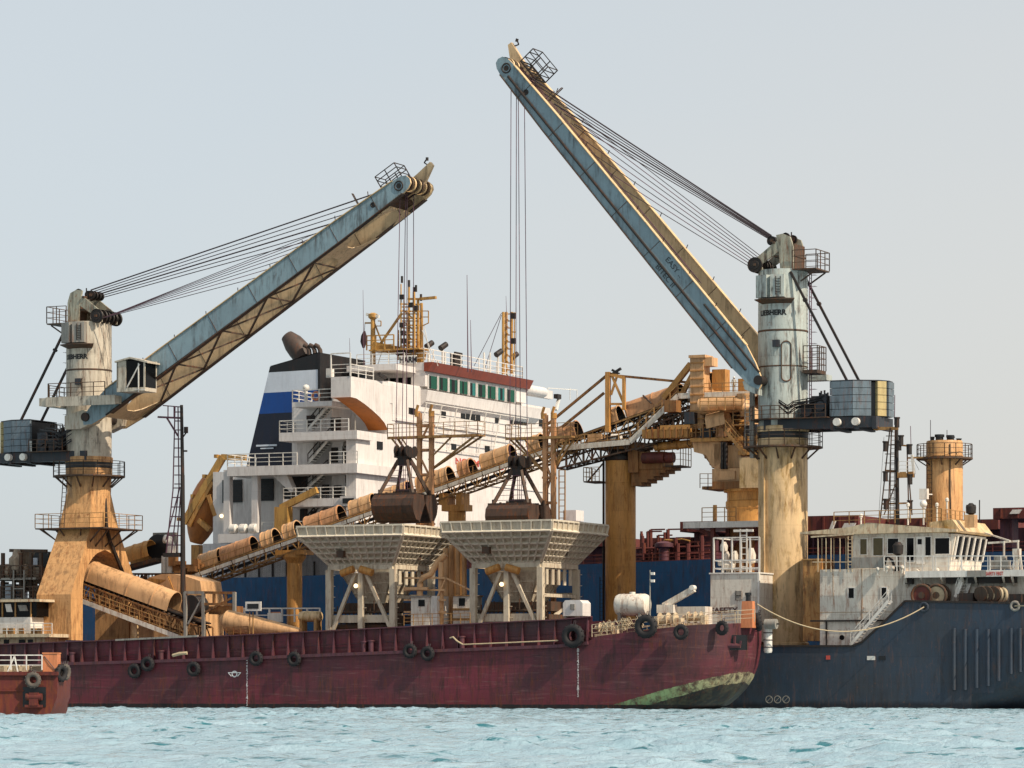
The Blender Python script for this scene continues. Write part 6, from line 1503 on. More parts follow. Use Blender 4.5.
    for y1, y0, mt in bands:
        f = lambda y: (y if y else None)
        def corner(x, y, right):
            sl = -.055
            yy = y - (0 if right else 0)
            p = G.pt(x, yy, wf); return p
        L1 = G.pt(xl(y1), y1+(0), wf); L0 = G.pt(xl(y0 if y0 else 366.5), y0 if y0 else 366.5, wf)
        zz0 = G.pt(318, y1-3, wf)[2] if y1 < 468 else L1[2]; zz1 = G.pt(318, (y0-3) if y0 else 353, wf)[2]
        m = MB(); m.prism([(L1[0], L1[2]), (sR-.02, zz0), (sR-.02, zz1), (L0[0], L0[2])], 'w', wf, wf2); m.build('funnel_band', M[mt], t)
    m = MB(); z0_, z1_ = G.pt(318, 455, wf)[2], G.pt(318, 352.6, wf)[2]; wr = G.w(349, sR)
    m.box(sR, sR+.25, wf-.05, max(wf2, wr), z0_-3, z1_); m.build('funnel_end', M['fblack'], t)
    m = MB(); tp = [G.pt(270, 366.3, wf), G.pt(318, 352.5, wf)]; m.add([(tp[0][0], wf, tp[0][2]+.03), (sR, wf, tp[1][2]+.03), (sR, wf2, tp[1][2]+.03), (tp[0][0], wf2, tp[0][2]+.03)], [(0, 1, 2, 3)]); m.build('funnel_top', M['fblack'], t)
    m = MB(); pp = [G.pt(x, y, wf+4) for x, y in ((303, 358), (299, 350), (293, 343), (287, 336))]; m.path(pp, [.95, 1.15, 1.05, .7], 14); m.build('exhaust_pipe', M['brownpipe'], t)
    for x in (308, 313.5, 319):
        m = MB(); pp = [G.pt(a_, b_, wf+3) for a_, b_ in ((x+2, 357), (x+1, 350), (x-1, 346.5), (x-4, 345))]; m.path(pp, .24, 10); m.build('exhaust_pipe', M['brownpipe'], t)
    m = MB(); p = G.pt(265, 445.5, wf-.1)
    m.bar((p[0]-1, wf-.12, p[2]), (p[0]+1.4, wf-.12, p[2]), .12, .18); m.bar((p[0]-.5, wf-.12, p[2]-.3), (p[0]+1, wf-.12, p[2]-.3), .1, .12); m.build('funnel_emblem', M['fwhite'], t)
    # ---- top-of-bridge rails, whip aerials, searchlights
    zm = zf1
    m = MB(); m.rail([(-45, wA-3, zf0+.45), (SF-.3, wA-3, zf0+.45)], 1.25, 1.8, .03); m.rail([(-45, wA+.3, zm), (SF+.3, wA+.3, zm), (SF+.3, wB-.3, zm), (-45, wB-.3, zm)], 1.5, 2.2, .035); m.build('monkey_island_railing', M['rail_w'], t)
    for px, y0, y1, r_ in ((468, 275, 372, .05), (471.5, 320, 372, .04), (364, 290, 366, .03), (350.5, 338, 372, .03), (507, 296, 330, .03)):
        w_ = wA+6 if px > 400 else wA-4; a_, b_ = G.pt(px, y1, w_), G.pt(px-1, y0, w_); m = MB(); m.tube(a_, b_, r_*1.6, r_*.6, n=6); m.build('whip_aerial', M['rope_p'], t)
    for px, py in ((428.5, 348), (442.5, 349.5), (498, 356), (513.5, 359)):
        w_ = G.w(px, SF-1); z = G.z(py, SF-1, w_); m = MB(); m.bar((SF-1, w_, zm-.3), (SF-1, w_, z), .18); m.build('lamp_post', M['rail_w'], t)
        m = MB(); m.tube((SF-1.1, w_-.3, z+.1), (SF-.8, w_+.5, z+.6), .32, .3, n=12); m.build('searchlight', M['dark'], t)
    w_ = G.w(455.5, SF-1); z = G.z(368, SF-1, w_); m = MB(); m.box(SF-1.3, SF-.7, w_-.7, w_+.7, z-1, z+1.5)
    for q in (0, .7, 1.4): m.box(SF-.75, SF-.6, w_-.9, w_+.9, z+.1+q-.3, z+q+.25)
    m.build('signal_light', M['dark'], t)
    for px in (420, 432, 438, 445, 484, 490, 503):
        w_ = G.w(px, SF-1.5); z = G.z(370, SF-1.5, w_); m = MB(); m.bar((SF-1.5, w_, z-.6), (SF-1.5, w_, z+1.0+.9*((px*7) % 3)), .16); m.build('aerial_post', M['rail_w'], t)
    return t, SF, wA, wB, zm
CAR, SF, WA, WB, ZM = carrier()

def masts():
    # radar mast: yellow trellis of poles on a platform, scanner post at left
    w = WA+1.0; P = lambda x, y, d=0: G.pt(x, y, w+d)
    t = thing('radar_mast', 'yellow radar mast with many poles and the bridge name board below', 'mast', P(405, 366)); m = MB()
    poles = [(401, 366, 284, .14), (404, 366, 300, .16), (409, 366, 283, .22), (414, 366, 292, .3), (418, 366, 300, .3), (421.5, 368, 303, .32), (407, 350, 312, .14), (398.5, 360, 330, .14)]
    for i, (x, y0, y1, r_) in enumerate(poles): m.tube(P(x, y0, (i % 3)*.7-.7), P(x, y1, (i % 3)*.7-.7), r_*.7, r_*.5, n=8)
    for y in range(304, 362, 7): m.bar(P(400, y, -.7), P(422, y+.5, .7), .14); m.bar(P(402, y+3, .6), P(419, y+3, -.6), .12)
    for y in range(310, 356, 11): m.bar(P(403, y, 0), P(415, y+10, 0), .12)
    m.build('trellis', M['yellow'], t)
    m = MB(); m.bar(P(374, 346, 0), P(425, 356, 0), .5, .9); m.box(P(374, 0)[0], P(424, 0)[0], w-1.2, w+1.2, P(400, 351)[2], P(400, 351)[2]+.15); m.build('platform', M['yellow'], t)
    m = MB(); z = P(400, 351)[2]+.1; m.rail([(P(372, 0)[0], w-1.2, z), (P(399, 0)[0], w-1.2, z)], 1.5, 1.2, .05); m.build('railing', M['yellow'], t)
    m = MB(); m.tube(P(373, 367), P(373, 319), .3, .24, n=10); m.bar(P(374, 322), P(383, 345), .14); m.bar(P(379, 346), P(402, 313), .22); m.bar(P(365, 323), P(374, 323), .16); m.lathe([(.2, 0), (.5, .25), (.5, .6), (.2, .75), (.01, .75)], P(373, 320), n=14); m.build('scanner_post', M['yellow'], t)
    m = MB(); a = P(367, 314.5); b = P(378.5, 316.5); m.bar(a, b, .5, .3); m.build('radar_scanner', M['rail_w'], t)
    m = MB(); m.bar(P(420, 299), P(436, 297.5), .35, .28); m.bar(P(408, 299), P(421, 299), .2); m.build('radar_scanner', M['yellow'], t)
    m = MB()
    for x, y in ((409, 283), (414, 290), (416, 288), (402, 279), (421, 297)): c = P(x, y); m.tube((c[0], c[1], c[2]-.4), (c[0], c[1], c[2]+.3), .13, n=8)
    for x, y in ((402, 297), (402, 325), (403, 333), (404, 341), (416, 308), (411, 305), (412, 350), (403, 352), (399, 353)): c = P(x, y, -.8); m.cbox(c, .45, .35, .5)
    m.build('mast_lamp', M['dark'], t)
    m = MB()
    for (x0, y0), (x1, y1) in (((422, 311), (428.5, 311)), ((428.5, 311), (428.5, 323)), ((428.5, 323), (422, 326)), ((422, 317), (428.5, 317)), ((378, 321), (381, 321)), ((381, 321), (381, 326)), ((376, 326), (381, 326))): m.bar(P(x0, y0), P(x1, y1), .09)
    m.build('aerial_loop', M['yellow'], t)
    m = MB()
    for a, b in (((424, 325), (432, 365)), ((422, 330), (438, 366)), ((384, 345), (377, 367))): m.bar(P(*a), P(*b), .06)
    m.build('stay_wire', M['rail_w'], t)
    m = MB(); a, b = P(400.5, 364, -1.4), P(416.5, 355, -1.4); m.box(a[0], b[0], w-1.45, w-1.3, a[2], b[2]); nb = m.build('name_board', M['rail_w'], t)
    m = MB(); text(m, 'HARM', .82, lambda x, y, q: ((a[0]+b[0])/2+x*.9, w-1.47-q, (a[2]+b[2])/2-.3+y), bold=.03, extr=.01); m.build('name_lettering', M['letter'], nb)
    # flag on a halyard
    t = thing('flag', 'dark furled flag hanging left of the radar mast post', 'flag', G.pt(363.5, 350, WA-1)); m = MB()
    m.path([G.pt(x, y, WA-1) for x, y in ((364.5, 331), (364, 336), (363.6, 342), (363.5, 348))], [.1, .32, .36, .12], 8); m.build('cloth', M['flag'], t)
    m = MB(); m.tube(G.pt(365, 323, WA-1), G.pt(364.4, 331, WA-1), .03, n=5); m.build('halyard', M['rope'], t)
    # second mast
    w = WB-2.0; s = G.s(508, w)
    t = thing('signal_mast', 'slender yellow lattice mast with ladder above the bridge right end', 'mast', G.pt(508, 374, w)); m = MB(); P = lambda x, y, d=0: G.pt(x, y, w+d)
    for x in (503, 506, 511.5): m.tube(P(x, 374, (x-507)*.15), P(x+.3, 312, (x-507)*.15), .16, n=8)
    for y in range(314, 372, 7): m.bar(P(502.5, y), P(512, y), .12); m.bar(P(503, y, .6), P(508, y+6, -.4), .1)
    m.build('trellis', M['yellow'], t)
    m = MB()
    for y in (313, 332, 341, 355): m.bar(P(511, y), P(515.5, y), .12); 
    m.bar(P(514.5, 313), P(514.5, 372), .09); m.build('ladder', M['yellow'], t)
    m = MB()
    for y in (316, 341): m.cbox(P(513.5, y), .5, .4, .6)
    m.build('mast_lamp', M['dark'], t)
    m = MB(); m.bar(P(501.5, 313), P(474, 366), .05); m.bar(P(501.5, 315), P(485, 368), .05); m.build('stay_wire', M['rope_p'], t)
masts()

# ------------------------------------------------------------------ brown lifeboat ramp at the carrier's stern, left
def lifeboat_ramp():
    w = 54; P = lambda x, y, d=0: G.pt(x, y, w+d)
    t = thing('lifeboat_davit', 'tan sloping lifeboat davit at the stern left of the white casing', 'davit', P(200, 560)); m = MB()
    for d in (-1.6, 1.6): m.bar(P(223, 457, d), P(184, 523, d), .5, .7); m.bar(P(222, 457, d), P(246, 458, d), .4, .6)
    for f in (0, .3, .6, .95): a = V(P(223, 457)).lerp(V(P(184, 523)), f); m.bar(a+V((0, -1.6, 0)), a+V((0, 1.6, 0)), .35)
    m.build('ramp', M['yellow'], t)
    m = MB(); m.bar(P(213, 482, -1.6), P(189, 526, -1.6), .4); m.bar(P(209, 495, -1.8), P(216, 516, -1.8), .45); m.bar(P(199, 520, -1.6), P(210, 530, -1.6), .5); m.bar(P(197, 545, 0), P(197, 575, 0), .9, .9); m.build('frame', M['tan'], t)
    t2 = thing('lifeboat', 'brown enclosed lifeboat slung nose down in the tan davit at left', 'lifeboat', P(205, 540)); m = MB()
    a, b = V(P(212, 480)), V(P(196, 543)); rings = []; n = 14
    for i in range(9):
        f = i/8; c = a.lerp(b, f); r = 1.75*math.sin(math.pi*(.16+.76*f))**.7
        rings.append((c, r))
    m.path([c for c, r in rings], [r for c, r in rings], n); m.build('hull', M['soffit'], t2)
    m = MB(); c = a.lerp(b, .35); m.cbox((c.x+.9, w-.6, c.z+.6), 1.1, 1.1, 1.0); m.build('cuddy', M['tan'], t2)
lifeboat_ramp()

# distant pale ship gear seen right of the white block
def pale_store():
    w = 70; P = lambda x, y: G.pt(x, y, w)
    t = thing('pale_deck_frame', 'pale thin railed frame and box on the carrier deck right of the bridge', 'frame', P(565, 520)); m = MB()
    for x in (559, 565): m.bar(P(x, 520), P(x, 470), .12)
    for y in range(470, 520, 6): m.bar(P(559, y), P(565, y), .08)
    m.build('ladder_frame', M['rail_rust'], t)
    m = MB(); a, b = P(563, 521), P(576, 510); m.box(a[0], b[0], w, w+2, a[2], b[2]); m.build('box', M['white'], t)
    m = MB(); a, b = P(549, 399), P(578, 388); SFq = -39.0
    m.build('none', M['white'], t) if False else None
    p = lambda x, y: G.ps(x, y, -38.9)
    t = thing('bridge_lamp_frame', 'thin white frame with a dark lamp on the bridge wing far right end', 'lamp', p(556, 400)); m = MB()
    for x0, y0, x1, y1 in ((548, 388, 577, 390), (548, 388, 548, 399), (577, 390, 577, 401), (570, 388, 570, 400)): m.bar(p(x0, y0), p(x1, y1), .07)
    m.bar(p(556, 410), p(559, 398), .3); m.build('frame', M['rail_w'], t)
    m = MB(); c = p(557.5, 396.5); m.cbox(c, .5, 1.0, .5); m.build('lamp', M['dark'], t)
pale_store()
# ------------------------------------------------------------------ deckhouses on the transshipment vessel's bow
def store_house():
    w = 19.0; a, b = G.pt(710.5, 640, w), G.pt(758, 573.5, w)
    t = thing('store_house', 'white rust streaked deckhouse with SAFETY lettering left of the cream crane column', 'deckhouse', (a[0], w, DECK)); m = MB(); m.box(a[0], b[0], w, w+5, DECK-.3, b[2]); m.build('wall', M['whiterust'], t)
    m = MB(); m.box(b[0]+.0, b[0]+.16, w-.12, w+.1, DECK, b[2]); m.box(a[0]-.1, b[0]+.1, w-.1, w+5.1, b[2], b[2]+.12); m.build('edge_trim', M['rail_w'], t)
    m = MB(); c = G.pt(739, 595.5, w); m.box(c[0]-.26, c[0]+.26, w-.08, w, c[2]-.4, c[2]+.4); d = m.build('panel', M['grey'], t)
    m = MB(); m.box(c[0]-.3, c[0]-.24, w-.1, w, c[2]-.42, c[2]+.42); m.bar((c[0]-.2, w-.1, c[2]), (c[0]+.22, w-.1, c[2]), .05); m.build('panel_edge', M['dark'], d)
    m = MB(); c = G.pt(724, 613.2, w); text(m, 'SAFETY', .72, lambda x, y, q: (c[0]+x*1.05, w-.02-q, c[2]+y), bold=.015, extr=.008); m.build('safety_lettering', M['letter_b'], t)
    # railed top with ladder tower and small gear
    t = thing('rail_enclosure', 'tall railed enclosure with white ladder and lamps on the SAFETY deckhouse roof', 'railing', (a[0], w+1, b[2])); z = b[2]+.12; zt = G.z(538, a[0], w); m = MB()
    x0, x1 = G.s(713, w), G.s(758.5, w); h = zt-z
    for x in np.linspace(x0, x1, 6):
        m.bar((x, w+.2, z), (x, w+.2, zt), .13)
    for f in (.12, .35, 1.0): m.bar((x0, w+.2, z+h*f), (x1, w+.2, z+h*f), .12)
    for f in (.12, .35, 1.0): m.bar((x0, w+4.6, z+h*f), (x1, w+4.6, z+h*f), .1); m.bar((x0, w+.2, z+h*f), (x0, w+4.6, z+h*f), .1)
    m.build('railing', M['rail_w'], t)
    m = MB(); p = G.pt(743.5, 573, w+1.5); m.ladder((p[0], w+1.5, z), (p[0], w+1.5, G.z(529, p[0], w+1.5)), wid=(.6, 0, 0), step=.5, r=.05); m.bar((p[0]-.9, w+1.5, G.z(530, p[0], w)), (p[0]+.9, w+1.5, G.z(530, p[0], w)), .2); m.build('ladder', M['rail_w'], t)
    for x, y, sx, sz in ((724, 547, .7, .9), (727, 556, .5, .8), (735, 556, .6, .9), (722, 563, .8, .6), (751, 556, .9, 1.4), (729, 566, 1.2, .8)):
        p = G.pt(x, y, w+2.2); m = MB(); m.lathe([(.05, -sz/2), (sx*.45, -sz*.4), (sx*.5, .1), (sx*.25, sz/2), (.02, sz/2)], p, n=10); m.bar((p[0], p[1], z), (p[0], p[1], p[2]), .12); m.build('ventilator', M['whiterust'], t)
    # cream gallery deck behind, in front of the ring column
    w = 28; t = thing('gallery_deck', 'cream rusty gallery deck with posts under the ring column of the tower', 'platform', G.pt(720, 640, w)); m = MB()
    a, b = G.pt(683, 527, w), G.pt(764, 520.5, w); m.box(a[0], b[0], w, w+8, b[2]-.55, b[2]); m.build('deck', M['rail_w'], t)
    m = MB(); m.rail([(G.s(702, w), w, b[2]), (G.s(736, w), w, b[2])], 1.25, 1.0, .03); m.bar(G.pt(715, 521, w+1), G.pt(715, 505, w+1), .28); m.build('railing', M['rail_rust'], t)
    m = MB()
    for x, ww, dx in ((713, w+.6, 0), (728, w+2, 0), (757, w+2, 0)):
        p = G.pt(x, 525, ww); m.bar((p[0], ww, DECK), (p[0], ww, p[2]), .35)
    m.bar(G.pt(700, 530, w+1), G.pt(735, 545, w+1), .35); m.bar(G.pt(757, 528, w+1), G.pt(722, 550, w+1), .3); m.build('post', M['hatch'], t)
    m = MB(); p = G.pt(740, 560, w+3); m.tube((p[0], w+3, DECK), (p[0], w+3, b[2]-.5), 1.2, n=20); m.build('tank', M['tan_dk'], t)
store_house()

def pilothouse():
    w = 17.0; P = lambda x, y, d=0: G.pt(x, y, w+d)
    base = G.z(646, G.s(860, w), w)
    t = thing('bridge_house', 'white rust streaked wheelhouse block on the navy bow with slanted front windows', 'deckhouse', (G.s(880, w), w+4, base))
    sA, sB = G.s(820, w), G.s(904, w); z1 = P(860, 569)[2]
    m = MB(); m.box(sA, sB, w, w+12, base-.4, z1); m.build('lower_wall', M['whiterust'], t)
    for x, y, hw_, hh in ((851.3, 593, .24, .42), (884, 592.7, .22, .42)):
        c = P(x, y); m = MB(); m.box(c[0]-hw_, c[0]+hw_, w-.03, w+.02, c[2]-hh, c[2]+hh); f = m.build('window', M['glassdk'], t)
        m = MB()
        for e in (-1, 1): m.box(c[0]+e*(hw_+.04)-.04, c[0]+e*(hw_+.04)+.04, w-.05, w+.02, c[2]-hh-.08, c[2]+hh+.08)
        m.box(c[0]-hw_, c[0]+hw_, w-.05, w+.02, c[2]+hh, c[2]+hh+.08); m.build('frame', M['rail_w'], f)
    m = MB(); c = P(842, 637.5); m.tube((c[0], w-.04, c[2]), (c[0], w+.02, c[2]), .22, n=16); m.build('porthole', M['glassdk'], t)
    m = MB(); a, b = P(811, 621), P(884, 620.5); m.bar((a[0], w-.15, a[2]), (b[0], w-.15, b[2]), .14, .14); m.bar((P(827, 621)[0], w-.15, base), (P(827, 621)[0], w-.15, a[2]), .12); m.build('pipe', M['dark'], t)
    m = MB()
    for x, y0, y1, q in ((862, 568, 646, .02), (833, 569, 600, .015)): m.box(P(x, y0)[0]-q, P(x, y0)[0]+q, w-.02, w+.02, P(x, y1)[2], P(x, y0)[2])
    zz = P(850, 612)[2]; m.box(sA, sB, w-.02, w+.02, zz-.03, zz); m.build('seam', M['rail_rust'], t)
    # forward lower house below the overhanging deck
    sC = G.s(1060, w+1.2); zf = P(960, 574, 1.2)[2]; zbk = S_TOP(G.s(960, 14.5))-.5
    m = MB(); m.box(sB, sC, w-.1, w+12, zbk-1, zf); m.build('forward_wall', M['whiterust'], t)
    # overhanging deck
    z0, z1d = P(960, 577, -1.5)[2], P(960, 570.5, -1.5)[2]
    m = MB(); m.box(G.s(905, w-1.5), G.s(1075, w-1.5), w-1.5, w+12, z0, z1d); dk = m.build('overhanging_deck', M['rail_w'], t)
    m = MB(); a = G.s(967, w-1.5); b = G.s(986, w-1.5); m.box(a, b, w-1.53, w-1.5, z0+.02, z1d-.02); m.build('grey_panel', M['grey'], dk)
    m = MB(); c = P(994.5, 575.3, -1.5); text(m, 'SAFETY FIRST', .42, lambda x, y, q: (c[0]+x*.6, w-1.52-q, c[2]+y), bold=.012, extr=.006); m.build('safety_lettering', M['letter_r'], dk)
    m = MB()
    for x in (905, 921, 941, 962, 975, 1003, 1012): a = P(x, 577, -1.4); b = P(x-6, 588, 1.1); m.bar(a, (a[0]-.2, w-.12, z0-.7), .16, .2)
    m.bar((G.s(905, w), w-.02, z0-.2), (G.s(905, w), w-.02, P(905, 598)[2]), .22); m.bar(P(907, 583, -.5), P(918, 570, -.5), .3); m.build('deck_bracket', M['whiterust'], t)
    m = MB()
    for x, y, sx in ((912, 578, .6), (958, 580, 1.5), (990, 579.5, 1.5), (1002, 579, .8), (1011, 580, 1.3), (976, 579.5, .8)):
        c = P(x, y, .2); m.cbox((c[0], w-.45, z0-.26), sx, .6, .5)
    m.build('underdeck_fitting', M['dark'], t)
    # wheelhouse: side wall to us, slanted windows forward
    ww = w+1.0; sL, sR_ = G.s(853, ww), G.s(955, ww); zl = P(900, 570)[2]; zr = P(900, 533)[2]
    m = MB(); m.box(sL, sR_-.6, ww, ww+8.5, zl-.2, zr)
    sTop, sBot = sR_+.15, sR_-.9
    zsill, zhead = P(955, 558)[2], P(955, 535)[2]
    m.prism([(sR_-.62, zl-.2), (sR_-.5, zl-.2), (sR_-.35, zsill-.1), (sTop-.1, zhead+.15), (sR_-.62, zhead+.15)], 'w', ww, ww+8.5); m.build('wheelhouse_wall', M['whiterust'], t)
    m = MB(); y0 = zhead
    for i in range(5):
        wa = ww+.55+i*1.58; wb = wa+1.25; e0, e1 = sR_-.28, sTop-.05
        vs = [(e0, wa, zsill), (e0, wb, zsill), (e1, wb, zhead-.05), (e1, wa, zhead-.05)]; vs += [(a-.12, b, c) for a, b, c in vs]
        m = MB(); m.add(vs, [(0, 1, 2, 3), (7, 6, 5, 4), (0, 4, 5, 1), (1, 5, 6, 2), (2, 6, 7, 3), (3, 7, 4, 0)]); f = m.build('front_window', M['glassdk'], t)
        m = MB(); m.bar((e0+.05, wa-.12, zsill-.05), (e1+.05, wa-.12, zhead), .12, .2); m.bar((e0+.05, wb+.12, zsill-.05), (e1+.05, wb+.12, zhead), .12, .2); m.build('mullion', M['rail_w'], f)
    for x0, x1, y0, y1, mt in ((860.5, 867, 539, 554.5, 'curtain'), (873.5, 883, 538, 555.5, 'curtain'), (888, 898.5, 538.5, 553.5, 'glassdk'), (907, 914, 538, 562, 'glassdk'), (925.5, 931, 537, 556, 'glassdk'), (935.5, 949.5, 538, 554, 'glassdk')):
        a, b = P(x0, y1, 1.0), P(x1, y0, 1.0); m = MB(); m.box(a[0], b[0], ww-.04, ww+.02, a[2], b[2]); f = m.build('side_window', M[mt], t)
        m = MB()
        for (e0, e1, g0, g1) in ((a[0]-.07, a[0], a[2]-.07, b[2]+.07), (b[0], b[0]+.07, a[2]-.07, b[2]+.07), (a[0], b[0], b[2], b[2]+.07), (a[0], b[0], a[2]-.07, a[2])): m.box(e0, e1, ww-.08, ww+.02, g0, g1)
        m.build('frame', M['rail_w'], f)
    a, b = P(916, 564, 1.0), P(924.5, 536.5, 1.0); m = MB(); m.box(a[0], b[0], ww-.07, ww+.02, a[2], b[2]); f = m.build('door', M['rail_w'], t)
    m = MB(); c = P(920, 542, 1.0); m.box(c[0]-.18, c[0]+.18, ww-.09, ww, c[2]-.2, c[2]+.25); m.build('door_window', M['glassdk'], f)
    # roof: flat deck with raked visor
    zt = P(900, 524)[2]
    m = MB(); m.prism([(sL-4.6, zr+.1), (sL-.2, zr+.0), (sR_+.3, zr+.05), (sR_+.3, zr+.25), (sL+1.5, zr+.95), (sL-.2, zr+.6), (sL-4.6, zr+.25)], 'w', ww-.55, ww+9.5); m.build('roof', M['roofw'], t)
    m = MB(); m.prism([(sR_-2.2, zr+.9), (sR_-.2, zr+1.1), (sR_+.55, zr+.15), (sR_+.35, zr+.0), (sR_-2.2, zr+.0)], 'w', ww-.2, ww+8.9); m.build('roof_visor', M['cream_col'], t)
    m = MB(); m.rail([(sL-1.5, ww-.6, zr+.8), (sR_-1.0, ww-.6, zr+.9), (sR_-1.0, ww+8.2, zr+.9)], 1.1, 1.3, .028); m.build('roof_railing', M['rail_rust'], t)
    # side deck shelter: thin posts left
    m = MB()
    for x in (818, 826, 831, 840, 852): m.bar(P(x, 572, -.2), P(x, 538, -.2), .065)
    for x in (822, 834, 846): m.bar(P(x, 572, 3), P(x, 538, 3), .08)
    m.bar(P(811, 537, -.2), P(853, 534, -.2), .12); m.bar(P(812, 562, -.2), P(853, 562, -.2), .07); m.ladder(P(850, 572, 0), P(850, 536, 0), wid=(.35, 0, 0), step=.3); m.build('shelter_post', M['roofw'], t)
    m = MB(); a, b = P(852, 568.5, -.7), P(884, 557, -.7); m.box(a[0], b[0], w-.75, w-.65, a[2], b[2]); m.build('grey_screen', M['grey'], t)
    m = MB(); m.rail([P(884, 571, -1.4), P(975, 571, -1.4), P(1040, 571, -1.4)], 1.25, 1.1, .028); m.rail([P(905, 571, -1.4), P(990, 571, -1.4)], 1.25, 2.2, .04, 1); m.build('deck_railing', M['rail_w'], t)
    m = MB(); a = P(912, 571, -.8); m.path([P(884, 566, -.8), P(887, 556, -.8), P(892, 560, -.8), P(896, 571, -.8)], .12); m.tube(P(898, 571, -.9), P(898, 556, -.9), .12); m.lathe([(.05, -.6), (.42, -.4), (.46, .3), (.2, .6), (.01, .6)], P(898, 549, -.9), n=14); m.build('covered_light', M['dark'], t)
    m = MB()
    for x, y in ((878, 568), (887, 566), (893, 567), (937, 569), (963, 568), (902, 566)): c = P(x, y, -.9); m.ball((c[0], c[1], c[2]-.1), .2, 8); m.bar((c[0], c[1], c[2]-.6), (c[0], c[1], c[2]), .15)
    m.build('deck_fitting', M['whiterust'], t)
    m = MB(); a, b = P(990, 569, -.9), P(1008, 560, -.9); m.box(a[0], b[0], w-.9, w-.1, a[2], b[2]); m.box(a[0]+.3, b[0]-.3, w-.8, w-.2, b[2], b[2]+.35); m.build('grey_locker', M['grey'], t)
    m = MB(); m.bar(P(1017, 571, -.9), P(1017, 556, -.9), .3); c = P(1017, 553, -.9); m.cbox(c, .6, .6, .7); m.bar(P(1011, 571, -.9), P(1015, 560, -.9), .14); m.bar(P(1022, 571, -.9), P(1020, 556, -.9), .16); m.build('pedestal_light', M['whiterust'], t)
    m = MB(); m.bar(P(988, 543, 1), P(1019, 541, 1), .16); m.bar(P(1004, 571, 0), P(1004, 541, 0), .13); m.bar(P(1018, 571, 0), P(1018, 541, 0), .13); m.bar(P(985, 533, 4), P(1010, 541, 0), .12); m.build('awning_frame', M['whiterust'], t)
    # roof gear
    for x, y0, y1, mt in ((908, 525, 505, 'rail_w'), (923.5, 525, 507, 'rail_w'), (937, 525, 505, 'whiterust'), (947, 523, 500, 'whiterust'), (861, 527, 516, 'rail_w')):
        a, b = P(x, y0, 3), P(x, y1, 3); m = MB(); m.tube(a, b, .08, n=8); m.lathe([(.05, -.2), (.15, -.1), (.16, .1), (.06, .2), (.01, .2)], b, n=12); m.build('roof_aerial', M[mt], t)
    c = P(971, 509, 2); m = MB(); m.lathe([(.1, -.5), (.42, -.35), (.45, .2), (.15, .5), (.01, .5)], c, n=12); m.cbox((c[0], c[1], c[2]), .7, .5, .7); m.bar(P(970, 525, 2), (c[0], c[1], c[2]-.3), .2); m.bar(P(979.5, 523, 2), P(979.5, 500, 2), .08); m.build('searchlight', M['dark'], t)
    m = MB(); m.box(P(966, 0, 2)[0], P(976, 0, 2)[0], w+1.6, w+2.4, P(968, 524, 2)[2]-.3, P(968, 515, 2)[2]); m.build('light_box', M['tan_lt'], t)
    c = P(923.5, 504, 3); m = MB(); m.ball(c, .32, 8); m.build('satellite_dome', M['rail_w'], t)
    return t, w, zr
BRG = pilothouse()

def trunk():
    w = 17.6; a, b = G.pt(803, 648, w), G.pt(821.5, 560, w)
    t = thing('rusty_trunk', 'narrow brown rusty trunk between the cream column and the white bridge block', 'trunk', (a[0], w, DECK)); m = MB(); m.box(a[0], b[0]-.02, w, w+3, DECK-.3, b[2])
    m.build('casing', M['trunk'], t); m = MB(); m.box(a[0]-.1, b[0], w-.1, w+3.1, b[2], b[2]+.12); m.build('lid', M['rail_rust'], t)
trunk()

